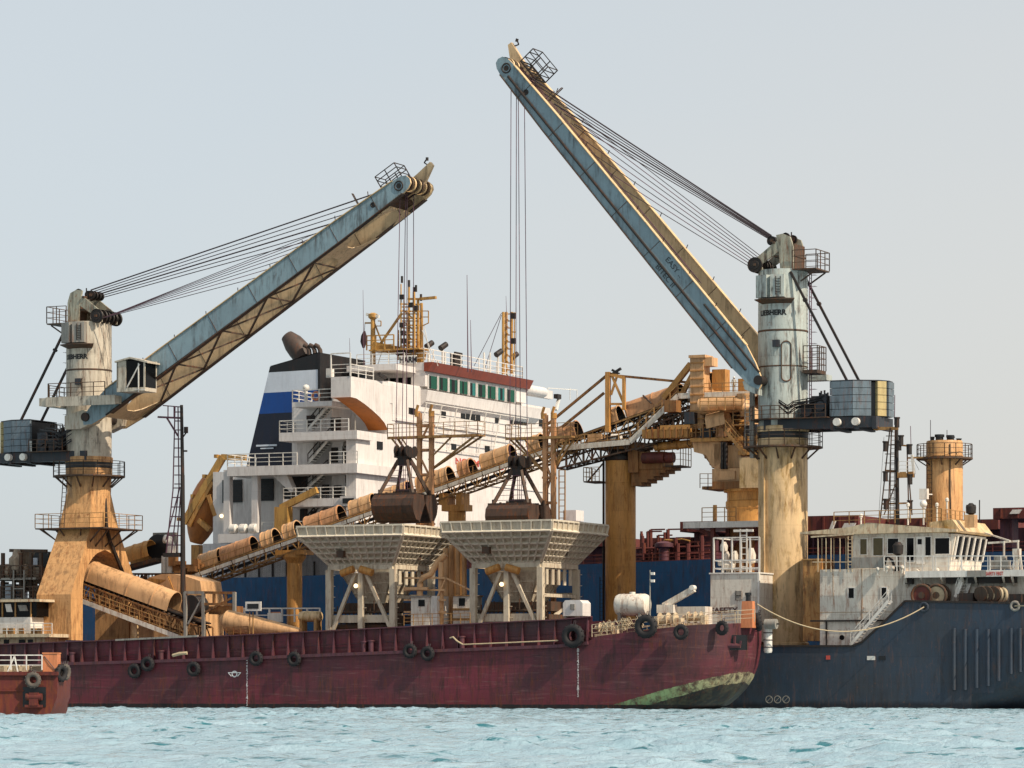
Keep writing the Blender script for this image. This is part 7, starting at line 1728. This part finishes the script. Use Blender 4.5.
def tan_tower():
    w = 25; s = G.s(944.5, w); mp = G.mpp(s, w); r = 18.3*mp; z = lambda y: G.z(y, s, w)
    t = thing('vent_tower', 'round tan tower with ring platform and black caps behind the bridge', 'tower', (s, w, z(560))); m = MB()
    m.lathe([(r, z(560)), (r, z(443)), (r*.96, z(441)), (r*.96, z(441))], (s, w, 0), n=36); m.lathe([(r+.02, z(457.5)), (r+.06, z(457)), (r+.06, z(456)), (r+.02, z(455.5))], (s, w, 0), n=36, cap=False); m.build('shaft', M['ochre'], t)
    m = MB(); zp = z(458.5); m.lathe([(r, -.1), (r+.85, -.1), (r+.85, .05), (r, .05)], (s, w, zp), n=20, cap=False)
    for i in range(8): a = R(45*i+10); m.bar((s+(r+.75)*math.cos(a), w+(r+.75)*math.sin(a), zp-.1), (s+r*math.cos(a), w+r*math.sin(a), zp-.6), .1)
    p = m.build('platform', M['rail_dark'], t)
    m = MB(); m.rail([(s+(r+.8)*math.cos(R(24*i)), w+(r+.8)*math.sin(R(24*i)), zp) for i in range(16)], 1.2, 2, .024); m.build('railing', M['rail_dark'], p)
    for dx, dw, rr_, h in ((-.35, -.3, .42, .55), (.45, .2, .36, .5), (.75, -.4, .3, .35), (1.2, .3, .25, .2), (-1.1, 0, .2, .4)):
        m = MB(); m.tube((s+dx, w+dw, z(441)), (s+dx, w+dw, z(441)+h*.6), rr_*.8, n=14); m.tube((s+dx, w+dw, z(441)+h*.6), (s+dx, w+dw, z(441)+h), rr_, n=14); m.build('exhaust_cap', M['black'], t)
    m = MB(); a = R(-120); m.ladder((s+(r+.15)*math.cos(a), w+(r+.15)*math.sin(a), z(525)), (s+(r+.15)*math.cos(a), w+(r+.15)*math.sin(a), zp), wid=(.4, .1, 0)); m.build('ladder', M['rail_dark'], t)
    m = MB(); a = R(-55); m.path([(s+(r+.06)*math.cos(a), w+(r+.06)*math.sin(a), z(445)), (s+(r+.06)*math.cos(a), w+(r+.06)*math.sin(a), z(490)), (s+(r+.06)*math.cos(a+.06), w+(r+.06)*math.sin(a+.06), z(520))], .05, 5); m.build('cable', M['dark'], t)
    for x, y0 in ((930.5, 420), (947, 430)):
        m = MB(); m.tube(G.pt(x, 445, w-.5), G.pt(x, y0, w-.5), .03, n=5); m.build('whip_aerial', M['rope'], t)
    m = MB(); c = G.pt(924, 494, w-2.4); m.cbox(c, .7, .5, .9); m.bar((c[0], c[1], c[2]), (s, w, c[2]), .1); m.build('horn', M['rail_w'], t)
    # navigation mast
    w = 23; P = lambda x, y, d=0: G.pt(x, y, w+d)
    t = thing('navigation_mast', 'dark trellis mast with lamp brackets between the column and the tan tower', 'mast', P(895, 525)); m = MB()
    m.tube(P(897.5, 525), P(896.5, 421), .2, .15, n=10); m.build('pole', M['dark'], t)
    m = MB()
    for a, b in (((880, 522), (890, 428)), ((888, 522), (891.5, 430)), ((909, 522), (907, 445)), ((884, 515), (897, 480)), ((912, 515), (909, 478))): m.bar(P(*a, -.6), P(*b, -.4), .09)
    for y in range(436, 520, 9): m.bar(P(886-(y-436)*.05, y, -.5), P(897, y, 0), .07)
    m.ladder(P(892, 522, -.3), P(893, 428, -.3), wid=(.35, 0, 0), step=.35, r=.025); m.build('trellis', M['rail_dark'], t)
    m = MB(); m.bar(P(874, 428.5), P(898, 428.5), .3, .26); m.bar(P(876, 426), P(878, 430), .3); m.bar(P(898, 475), P(914, 474.5), .4, .5); m.bar(P(897, 445), P(910, 446), .14); m.bar(P(885, 470.5), P(897, 471), .14); m.bar(P(882, 504), P(910, 503), .14); m.bar(P(908, 458), P(930, 457), .14); m.build('yard', M['rail_rust'], t)
    m = MB()
    for x, y in ((885.5, 447), (909.5, 450), (885.5, 477), (910, 480), (886, 505), (910, 506), (897, 423), (901, 441), (899, 446)): c = P(x, y, -.6); m.tube((c[0], c[1], c[2]-.38), (c[0], c[1], c[2]+.38), .22, n=10); m.tube((c[0], c[1], c[2]+.38), (c[0], c[1], c[2]+.5), .28, n=10)
    m.build('mast_lamp', M['dark'], t)
    m = MB(); m.rail([P(899, 473, -.8), P(914, 473, -.8)], 1.0, .7, .025); m.bar(P(914, 474), P(912, 455), .2); m.build('crosstree_railing', M['rail_w'], t)
    m = MB(); m.tube(P(894.5, 425), P(894.8, 395), .035, n=5); m.tube(P(911, 446), P(910.5, 426), .03, n=5); m.build('whip_aerial', M['rope_p'], t)
    m = MB(); m.bar(P(884, 437), P(878.5, 520), .025); m.bar(P(911, 455), P(919, 470), .025); m.build('stay_wire', M['rope'], t)
tan_tower()

def foredeck():
    # reels, ropes and gear on the raised navy bow, along the bulwark
    z = S_TOP(G.s(960, 14.5))
    def reel(px, w, r, wid, name, label, mat):
        s = G.s(px, w); c = (s, w, z-.25+r*.9)
        t = thing(name, label, 'reel', (s, w, z-.3)); m = MB(); m.tube((s, w-wid/2, c[2]), (s, w+wid/2, c[2]), r*.78, n=22); m.build('drum', M[mat], t)
        for e in (-1, 1): m = MB(); m.torus((s, w+e*wid/2, c[2]), (0, 1, 0), r*.9, r*.13, 24, 8); m.tube((s, w+e*wid/2-.04, c[2]), (s, w+e*wid/2+.04, c[2]), r*.3, n=14); m.build('flange', M['rail_dark'], t)
        m = MB(); m.box(s-r*.9, s+r*.9, w-wid*.5, w+wid*.5, z-.3, z-.05); m.build('stand', M['hatch'], t)
    reel(923.5, 15.6, .95, 1.0, 'mooring_reel', 'brown mooring reel, left of the pair above the navy bow', 'hatch')
    reel(938, 15.9, .95, 1.0, 'mooring_reel', 'mooring reel with pale rope, right of the pair above the navy bow', 'rope_l')
    t = thing('mooring_winch', 'mooring winch with drums and warps beside the white bow ladder', 'winch', (G.s(990, 15.6), 15.6, z-.3)); m = MB(); P = lambda x, y, d=0: G.pt(x, y, 15.6+d)
    for x in (982, 988, 995): c = P(x, 594); m.tube((c[0], 15.2, c[2]), (c[0]+.2, 16.2, c[2]+.1), .62, n=18)
    m.build('drum', M['rail_dark'], t)
    m = MB()
    for x in (985, 991, 999, 1003): c = P(x, 595); m.torus(c, (.6, .8, 0), .5, .14, 18, 7)
    m.build('warp', M['rope_l'], t)
    m = MB(); a, b = P(960, 600), P(974, 593); m.box(a[0], b[0], 15.3, 16.5, z-.4, b[2]); a, b = P(1010, 600), P(1022, 594); m.box(a[0], b[0], 15.4, 16.5, z-.4, b[2]); m.build('gearbox', M['dark'], t)
    t = thing('bow_ladder', 'white steep ladder from the overhanging deck down to the navy bow', 'ladder', G.pt(966, 600, 16.6)); m = MB(); m.stairs(G.pt(960, 597, 16.3), G.pt(967, 578, 16.3), .8, side=(.9, .43, 0)); m.build('treads', M['rail_w'], t)
    m = MB(); m.bar(G.pt(959, 594, 16.2), G.pt(963, 582, 16.2), .5, .12); m.build('side_plate', M['rail_w'], t)
    # mooring line from barge to navy bow
    a, b = V(G.pt(757, 604, 5.0)), V(G.pt(924, 607, 14.2)); pts = []
    for i in range(25):
        f = i/24; p = a.lerp(b, f); p.z -= 4*f*(1-f)*2.15; pts.append(p)
    m = MB(); m.path(pts, .05, 6); m.single('mooring_rope', M['rope_l'], tuple(a), G, 'pale mooring rope sagging from the barge bow to the navy hull fairlead', 'rope') if False else None
    o = m.build('mooring_rope', M['rope_l'], None); o.location = G.world((0, 0, 0)); o.rotation_euler = (0, 0, -R(25)); tag(o, 'pale mooring rope sagging from the barge bow to the navy hull fairlead', 'rope')
    m = MB(); m.path([V(G.pt(1015, 606, 14.3)), V(G.pt(1030, 605.5, 12)), V(G.pt(1060, 604, 8))], .06, 6)
    o = m.build('mooring_rope', M['rope_l'], None); o.location = G.world((0, 0, 0)); o.rotation_euler = (0, 0, -R(25)); tag(o, 'short pale mooring rope leaving the right edge from the grey fairlead', 'rope')
foredeck()
# ------------------------------------------------------------------ gear around the left crane
def second_conveyor():
    w = 24.5; P = lambda x, y, d=0: G.pt(x, y, w+d)
    a, b = V(P(70, 573)), V(P(192, 618)); At = lambda f: a.lerp(b, f)
    t = thing('short_conveyor', 'tan tube conveyor sloping down through the ochre portal of the left crane', 'conveyor', (b.x, w, DECK)); m = MB()
    u = V((0, 0, .75))
    m.hood(At(0)+u, At(.86)+u, 1.18, .75, n=18); 
    for f in (.2, .52, .72): m.hood(At(f)+u, At(f+.008)+u, 1.24, .75, n=18)
    m.build('hood', M['tan_lt'], t)
    m = MB(); m.bar(At(0), At(1.12), 1.6, .12); m.build('belt', M['dark'], t)
    m = MB(); m.truss(At(-.05)+V((0, -.3, -.35)), At(1.13)+V((0, -.3, -.35)), 1.5, 2.4, 20, .14, .1); m.build('truss', M['tan_dk'], t)
    m = MB(); e = V((0, -2.2, -1.9)); m.bar(At(.12)+e, At(1.08)+e, .1, .42); m.build('toe_beam', M['whiterust'], t)
    m = MB(); m.rail([At(.1)+e, At(1.08)+e], 1.15, 1.2, .03, 3); m.bar(At(.1)+e+V((0, .5, -.1)), At(1.08)+e+V((0, .5, -.1)), 1.0, .06); m.build('railing', M['rail_rust'], t)
    m = MB()
    for i in range(26): c = At(.05+i*.04); m.tube(c+V((0, -1.1, -.3)), c+V((0, 1.0, -.3)), .13, n=8)
    m.build('idler_rollers', M['rail_dark'], t)
    m = MB(); c = P(135, 618, -1); m.bar((c[0], c[1], DECK), (c[0], c[1], c[2]+.2), .55, .3); m.build('support_leg', M['cream_col'], t)
    # grey frame with pulley at its lower end
    wf = 22.0; F = lambda x, y, d=0: G.pt(x, y, wf+d)
    t = thing('pulley_frame', 'grey steel frame round the tail pulley at the foot of the short conveyor', 'frame', F(195, 640)); m = MB()
    for x, d in ((185.5, 0), (203.5, 0), (185.5, 3), (203.5, 3), (234.5, 0)): p = F(x, 592, d); m.bar((p[0], p[1], DECK), p, .28)
    m.bar(F(185, 592.5), F(204, 592.5), .26); m.bar(F(188, 624), F(201, 600), .14); m.build('post', M['grey'], t)
    m = MB(); m.bar(F(204, 592.5), F(235, 593), .24); m.bar(F(204, 604), F(235, 604.5), .24); m.bar(F(214, 592), F(214, 605), .22); m.bar(F(226, 592), F(226, 606), .22); m.box(F(206, 0)[0], F(230, 0)[0], wf+.5, wf+2.5, F(215, 614)[2], F(215, 606)[2]); m.bar(F(206, 612), F(232, 598), .2); m.build('guard_rail', M['tan_dk'], t)
    m = MB(); c = F(195, 606, 1.5); m.lathe([(.2, -.9), (1.0, -.9), (1.05, -.8), (.9, -.7), (.9, .7), (1.05, .8), (1.0, .9), (.2, .9)], c, 'w', 24); m.build('pulley', M['dark'], t)
second_conveyor()

def spout():
    w = 20.5; P = lambda x, y, d=0: G.pt(x, y, w+d)
    t = thing('loading_spout', 'tan cone shaped loading spout lying on the deck left of the hoppers', 'spout', P(260, 640)); m = MB()
    a, b = P(224, 624), P(301, 633); mp = G.mpp(a[0], w)
    m.path([P(222.5, 625), P(225, 623), P(228, 621.5), P(250, 625), P(300, 632)], [.2, 8*mp, 11.5*mp, 10.5*mp, 4*mp], 20); m.build('cone', M['tan_lt'], t)
    m = MB(); m.box(P(232, 0)[0], P(236, 0)[0], w-.8, w+.8, DECK-.2, P(234, 630)[2]); m.box(P(280, 0)[0], P(284, 0)[0], w-.8, w+.8, DECK-.2, P(282, 632)[2]); m.rail([P(226, 636, -1.4), P(248, 635, -1.4)], .8, .9, .03); m.build('cradle', M['tan_dk'], t)
    p = P(253, 640, -1.5); q = P(253, 612, -1.5); t = thing('sign_board', 'white framed dark sign board on a post against the blue hull', 'sign', p); m = MB(); m.bar(p, q, .09); m.bar((p[0]-.35, p[1], p[2]), (p[0]-.35, p[1], q[2]), .07); m.build('post', M['rail_rust'], t)
    m = MB(); a, b = P(245.5, 611, -1.6), P(261, 601.5, -1.6); m.box(a[0], b[0], w-1.65, w-1.5, a[2], b[2]); f = m.build('frame', M['rail_w'], t); m = MB(); m.box(a[0]+.22, b[0]-.22, w-1.68, w-1.64, a[2]+.2, b[2]-.2); m.build('panel', M['black'], f)
    w = 27; t = thing('drum_tank', 'cream drum standing behind the spout at the foot of the tan conveyor leg', 'tank', G.pt(312, 624, 22)); m = MB(); a, b = G.pt(299, 622, 22), G.pt(322, 611, 22); r = (b[2]-a[2])/2; m.lathe([(.01, 0), (r*.8, .1), (r, .35), (r, b[0]-a[0]-.35), (r*.8, b[0]-a[0]-.1), (.01, b[0]-a[0])], (a[0], 22, a[2]+r), 's', 20); m.build('shell', M['cream_col'], t)
    m = MB(); m.box(a[0]+.3, a[0]+.6, 21.5, 22.5, DECK, a[2]+.3); m.box(b[0]-.6, b[0]-.3, 21.5, 22.5, DECK, a[2]+.3); m.build('saddle', M['rail_rust'], t)
    t = thing('deck_handrail', 'tan and orange handrail along the deck left of the hoppers', 'railing', G.pt(270, 630, 30)); m = MB(); m.rail([G.pt(232, 622, 30), G.pt(320, 622, 30)], 1.3, 1.4, .06, 2); m.box(G.pt(268, 0, 30)[0], G.pt(282, 0, 30)[0], 29.9, 30.1, G.pt(270, 622, 30)[2], G.pt(270, 613, 30)[2]); m.build('rail', M['rail_w'], t)
    m = MB(); m.box(G.pt(271, 0, 30.2)[0], G.pt(280, 0, 30.2)[0], 30.15, 30.3, G.pt(270, 622, 30)[2], G.pt(270, 612, 30)[2]); m.build('orange_panel', M['orange'], t)
spout()

def left_house():
    w = 27; P = lambda x, y, d=0: G.pt(x, y, w+d)
    # tan ridged housing behind the short conveyor
    t = thing('conveyor_housing', 'large tan ridged housing behind the short conveyor and the lattice mast', 'housing', P(170, 640)); m = MB()
    a = [P(132, 590), P(150, 577), P(162, 574), P(174, 574), P(188, 577), P(200, 581), P(203, 600)]
    m.prism([(P(130, 0)[0], DECK-.3)]+[(p[0], p[2]) for p in a]+[(P(203, 0)[0], DECK-.3)], 'w', w, w+4); m.build('casing', M['tan_lt'], t)
    m = MB(); p = P(168, 576, -.1); q = P(175, 594, -.1); m.bar(p, q, .12, .1); m.prism([(P(134, 0)[0], P(134, 590)[2]), (P(152, 0)[0], P(152, 588)[2]), (P(166, 0)[0], P(166, 580)[2]), (P(150, 0)[0], P(150, 578)[2])], 'w', w-.08, w); m.build('ridge', M['tan'], t)
    # tail drum of the long conveyor
    w = 34; t = thing('conveyor_tail', 'tan drum housing with dark round opening left of the lattice mast', 'housing', G.pt(150, 600, w)); P = lambda x, y, d=0: G.pt(x, y, w+d); m = MB()
    a, b = V(P(124, 560)), V(P(153, 551)); m.hood(a, b, 1.15, .55, n=18); m.hood(a.lerp(b, .45), a.lerp(b, .5), 1.2, .5); m.hood(a.lerp(b, .8), a.lerp(b, .84), 1.2, .5); m.build('hood', M['tan'], t)
    m = MB(); m.bar(P(126, 569), P(160, 560), 1.8, .4); m.truss(P(130, 574), P(185, 574), 1.6, 2, 8, .14, .1)
    for x in (134, 146, 158): p = P(x, 575, -.8); m.bar((p[0], p[1], DECK), p, .26)
    m.build('frame', M['rail_dark'], t)
    m = MB(); c = P(159, 549, .5); z0 = P(0+159, 556)[2]; z1 = P(159, 532)[2]; m.box(P(146.5, 0)[0], P(168, 0)[0], w+1.2, w+2.0, z0, z1); m.build('back_plate', M['grey'], t)
    m = MB(); c = P(158, 547, .9); m.tube((c[0], c[1]-.1, c[2]), (c[0], c[1]+.2, c[2]), 1.25, n=24); m.build('opening', M['black'], t)
    m = MB(); m.path([P(171, 575), P(171, 545), P(169, 540), P(165, 539)], .45, 12); m.tube(P(174.5, 580), P(174.5, 546), .22, n=8); m.tube(P(164, 580), P(164, 556), .28, n=8); m.build('duct', M['rail_w'], t)
    m = MB(); rr = random.Random(8)
    for i in range(18): x, y = 165+rr.random()*36, 560+rr.random()*26; p = P(x, y, rr.random()*2-1); m.cbox(p, .4+rr.random(), .6, .3+rr.random()*.9)
    m.bar(P(186, 566), P(202, 566), .3); m.build('drive', M['tan_dk'], t)
    # lattice mast
    w = 26; P = lambda x, y, d=0: G.pt(x, y, w+d)
    t = thing('lattice_mast', 'dark lattice mast with ladder beside the left crane base', 'mast', P(178, 600)); m = MB()
    m.tube(P(183, 600), P(182.6, 475), .26, .2, n=10); m.tube(P(182.6, 475), P(181.5, 405), .18, .15, n=10); m.build('pole', M['dark'], t)
    m = MB()
    for a, b in (((166, 555), (173, 490)), ((171, 556), (179, 487)), ((176, 557), (181, 488)), ((173, 490), (175, 407)), ((179, 487), (178, 407)), ((166, 540), (180, 487))): m.bar(P(*a), P(*b), .09)
    for i in range(9): y = 412+i*9; m.bar(P(174.5, y), P(182, y), .1)
    for i in range(7): y = 488+i*9.5; m.bar(P(173-i*1.0, y), P(183, y), .1)
    m.bar(P(163, 405.5), P(181, 407), .1); m.bar(P(158, 417), P(180, 418), .18); m.bar(P(168, 406), P(168, 417), .08); m.bar(P(174, 406), P(174, 417), .08); m.bar(P(167, 418), P(178, 436), .14); m.build('trellis', M['rope_p'], t)
    m = MB(); m.bar(P(182, 451), P(187, 451), .16); c = P(186, 430); m.cbox(c, .3, .3, .6); m.bar(P(183, 437), P(186, 433), .1); m.box(P(166, 0)[0], P(181, 0)[0], w-.6, w+.6, P(170, 557)[2], P(170, 553)[2]); m.build('bracket', M['dark'], t)
left_house()

def aft_machinery():
    w = 26; P = lambda x, y, d=0: G.pt(x, y, w+d)
    t = thing('aft_deck_structure', 'dark two level machinery deck at the far left behind the red tug', 'deck structure', P(20, 640)); m = MB()
    a, b = P(4, 582), P(47, 551); m.box(a[0], b[0], w+1.5, w+3, a[2], b[2]); m.build('back_plate', M['machmix'], t)
    for y0, y1 in ((580.5, 578.5), (600.5, 598.5), (625, 622)): m = MB(); m.box(P(-12, 0)[0], P(44, 0)[0], w-1.5, w+3, P(0, y0)[2], P(0, y1)[2]); m.build('deck_level', M['grey'], t)
    m = MB(); m.rail([P(-10, 579, -1.5), P(42, 579, -1.5)], 1.3, 1.2, .05, 3); m.rail([P(-10, 599, -1.5), P(44, 599, -1.5)], 1.2, 1.2, .05, 3); m.build('railing', M['rail_dark'], t)
    m = MB(); c = P(42, 560, 1.2); m.tube((c[0], w+1.0, c[2]), (c[0], w+1.6, c[2]), .95, n=22); m.build('round_opening', M['black'], t)
    m = MB(); c = P(36, 562, 1); m.box(c[0]-.25, c[0]+.25, w+.85, w+1.0, c[2]-.3, c[2]+.4); m.build('gap_light', M['fwhite'], t)  # pale block standing in for daylight through the gap
    m = MB()
    for x in (3, 14, 21, 31, 41): p = P(x, 553 if x != 14 else 570, -.5); m.bar((p[0], p[1], DECK), p, .3)
    m.bar(P(10, 550.5, 1), P(47, 551, 1), .3); m.build('post', M['rail_dark'], t)
    m = MB(); rr = random.Random(5)
    for i in range(26): x, y = 2+rr.random()*40, 572+rr.random()*55; p = P(x, y, rr.random()*2.5); m.cbox(p, .5+rr.random()*1.1, .8, .4+rr.random()*1.3)
    m.lathe([(.8, 0), (.8, 1.5), (.5, 1.8), (.3, 2.4), (.01, 2.4)], P(17, 574, .5), n=16); m.tube(P(2, 572, .3), P(12, 572, .3), .8, n=16); m.build('machinery_lattice', M['machmix'], t)
    m = MB(); m.ladder(P(19, 598, -1.6), P(19, 570, -1.6), wid=(1.2, 0, 0), step=.9, r=.07); m.ladder(P(20, 622, -1.6), P(20, 600, -1.6), wid=(1.4, 0, 0), step=.8, r=.07); m.build('ladder', M['grey'], t)
    m = MB(); m.box(P(-14, 0)[0], P(11, 0)[0], w+.5, w+3, P(0, 598)[2], P(0, 584)[2]); m.build('sky_patch', M['fwhite'], t)  # added pale box stands in for bright sky seen through the structure
    m = MB(); a, b = P(-14, 641), P(46, 601); m.box(a[0], b[0], w+1.8, w+3, DECK, b[2]); m.build('lower_wall', M['dark'], t)
aft_machinery()

# ------------------------------------------------------------------ red tug in the near left corner
def tug():
    F = TUGF
    # place so that the transom corner is at px 58
    w0 = 4.0; P = lambda x, y, d=0: F.pt(x, y, w0+d)
    sR = F.s(57, w0); sL = F.s(-90, w0); z0 = -1.0
    zt = lambda px: F.z(672, F.s(px, w0), w0)
    t = thing('harbour_tug', 'rusty red tug stern with pale railing cut off by the left picture edge', 'tugboat', (F.s(20, w0), w0+3, 0), F)
    prof = [(sL, z0), (sR-1.0, z0), (sR-.35, .35), (sR, 1.2), (sR+.05, zt(50)), (sL, zt(50))]; m = MB()
    n = 7; prev = None; rings = []
    def sec(w, inset): return [(min(s, sR+.05-inset), w, z) for s, z in prof]
    ws = [(w0, 0.0), (w0+1.2, 0), (w0+4.6, 0), (w0+6, .5)]
    k = len(prof); vs = [v for w, i in ws for v in sec(w, i)]
    fs = [(a*k+i, a*k+(i+1) % k, (a+1)*k+(i+1) % k, (a+1)*k+i) for a in range(3) for i in range(k)]+[tuple(range(k-1, -1, -1)), tuple(range(3*k, 4*k))]
    m.add(vs, fs); m.build('hull', M['redhull'], t, 25, F)
    m = MB(); m.bar((sL, w0-.08, zt(30)-.1), (sR+.1, w0-.08, zt(50)-.1), .22, .25); m.bar((sL, w0-.06, zt(30)-1.25), (F.s(24, w0), w0-.06, zt(30)-1.25), .1, .1); m.build('rub_rail', M['redhull'], t)
    a, b = P(23, 707), P(46, 687); m = MB(); m.box(a[0], b[0], w0-.05, w0-.02, a[2], b[2]); fr_ = m.build('recess', M['black'], t)
    m = MB(); m.box(a[0]+.2, b[0]-.2, w0-.45, w0-.03, a[2]-.02, a[2]+.15); c = P(34, 697, -.3); m.tube((c[0]-.55, c[1], c[2]), (c[0]+.55, c[1], c[2]), .24, n=14); m.box(c[0]-.3, c[0]+.3, c[1]-.2, c[1]+.2, a[2]+.1, c[2]+.3); m.build('towing_bitt', M['redhull'], t)
    m = MB()
    pts = [P(-20, 670), P(42, 670)]; m.rail(pts, 1.0, .95, .03, 3); m.build('railing', M['rail_w'], t)
    m = MB(); a = P(12, 672); b = P(14.5, 656); m.bar((a[0]-.3, a[1], a[2]), b, .08); m.bar((a[0]+.4, a[1], a[2]), b, .08); m.build('rail_brace', M['rail_w'], t)
    m = MB(); rr = random.Random(2)
    for i in range(9): p = P(rr.random()*38, 671, 1.2); m.cbox((p[0], p[1], p[2]+.15), .3+rr.random()*.4, .5, .25+rr.random()*.4)
    m.build('deck_gear', M['roofw'], t)
    # orange locker on the quarter
    p, q = F.pt(43, 673, w0+.3), F.pt(57.5, 653, w0+.3); t2 = thing('orange_locker', 'orange box with black lashing on the red tug corner', 'locker', p, F); m = MB(); m.box(p[0], q[0], w0+.2, w0+1.4, p[2], q[2]-.05); m.prism([(p[0]-.03, q[2]-.05), (q[0]+.03, q[2]-.05), (q[0]+.03, q[2]+.03), (p[0]-.03, q[2]+.03)], 'w', w0+.15, w0+1.45); m.build('body', M['orange'], t2)
    m = MB(); m.path([(p[0]+.1, w0+.16, q[2]-.2), ((p[0]+q[0])/2, w0+.12, (p[2]+q[2])/2), (q[0]-.05, w0+.16, p[2]+.1)], .03, 5); m.build('lashing', M['rope'], t2)
tug()
tyre(33, 680, 8.2, 3.6, 'pale grey tyre hung above the dark recess on the red tug', fr=TUGF, mat='rubber_grey')
def tug_tyres():
    F = TUGF
    tyre(61, 673, 9, 4.6, 'black tyre wrapped round the red tug corner below the orange box', (1, -.45, 0), fr=F)
    tyre(65, 672, 8.5, 5.4, 'whitish worn tyre at the red tug corner touching the maroon barge', (1, -.35, 0), fr=F, mat='rubber_grey')
tug_tyres()

def aft_house():
    w = 15.5; Q = lambda x, y, d=0: G.pt(x, y, w+d)
    t = thing('aft_wheelhouse', 'low dirty white wheelhouse with blinds and railing behind the barge at far left', 'deckhouse', Q(10, 646))
    wm_, rl = M['roofw'], M['rail_w']
    a, b = Q(-60, 655), Q(43, 637.5); m = MB(); m.box(a[0], b[0], w+.3, w+4, a[2]-2, b[2]); m.build('lower_wall', wm_, t)
    m = MB(); m.box(Q(-60, 0)[0], Q(53, 0)[0], w-.6, w+4.5, Q(0, 637.5)[2], Q(0, 634.2)[2]); m.build('upper_deck', wm_, t)
    for x0, x1 in ((4, 9), (19, 25), (28, 33)): c, d = Q(x0, 650, .28), Q(x1, 639.5, .28); m = MB(); m.box(c[0], d[0], w+.24, w+.32, c[2], d[2]); m.build('doorway', M['glassdk'], t)
    a, b = Q(-60, 634), Q(27, 617); m = MB(); m.box(a[0], b[0], w+.6, w+3.4, a[2], b[2]); m.build('upper_wall', rl, t)
    a, b = Q(-60, 617), Q(32, 602); m = MB(); m.box(a[0], b[0], w+.8, w+3.2, a[2], b[2]); wh = m.build('window_band', M['glassdk'], t)
    for x in (-6, 2.5, 15.5, 31): m = MB(); m.bar(Q(x, 617, .75), Q(x, 602, .75), .12); m.build('window_post', M['rail_rust'], wh)
    for x0, x1, y0, y1 in ((5, 12.5, 604, 612), (18, 28, 605, 611)): c, d = Q(x0, y1, .72), Q(x1, y0, .72); m = MB(); m.prism([(c[0]+.2, c[2]), (d[0], c[2]), (d[0]-.2, d[2]), (c[0], d[2])], 'w', w+.7, w+.78); m.build('window_blind', rl if x0 < 10 else M['grey'], wh)
    m = MB(); m.box(Q(-60, 0)[0], Q(38, 0)[0], w+.2, w+3.8, Q(0, 602)[2], Q(0, 599.5)[2]); m.build('roof', wm_, t)
    m = MB(); m.rail([Q(-20, 634, -.5), Q(52, 634, -.5)], 1.0, 1.0, .028, 3); m.build('railing', rl, t)
    m = MB()
    for x in (6, 12, 22, 34, 40): c = Q(x, 632, -.2); m.cbox(c, .5, .4, .7)
    m.build('deck_fitting', M['rail_rust'], t)
aft_house()
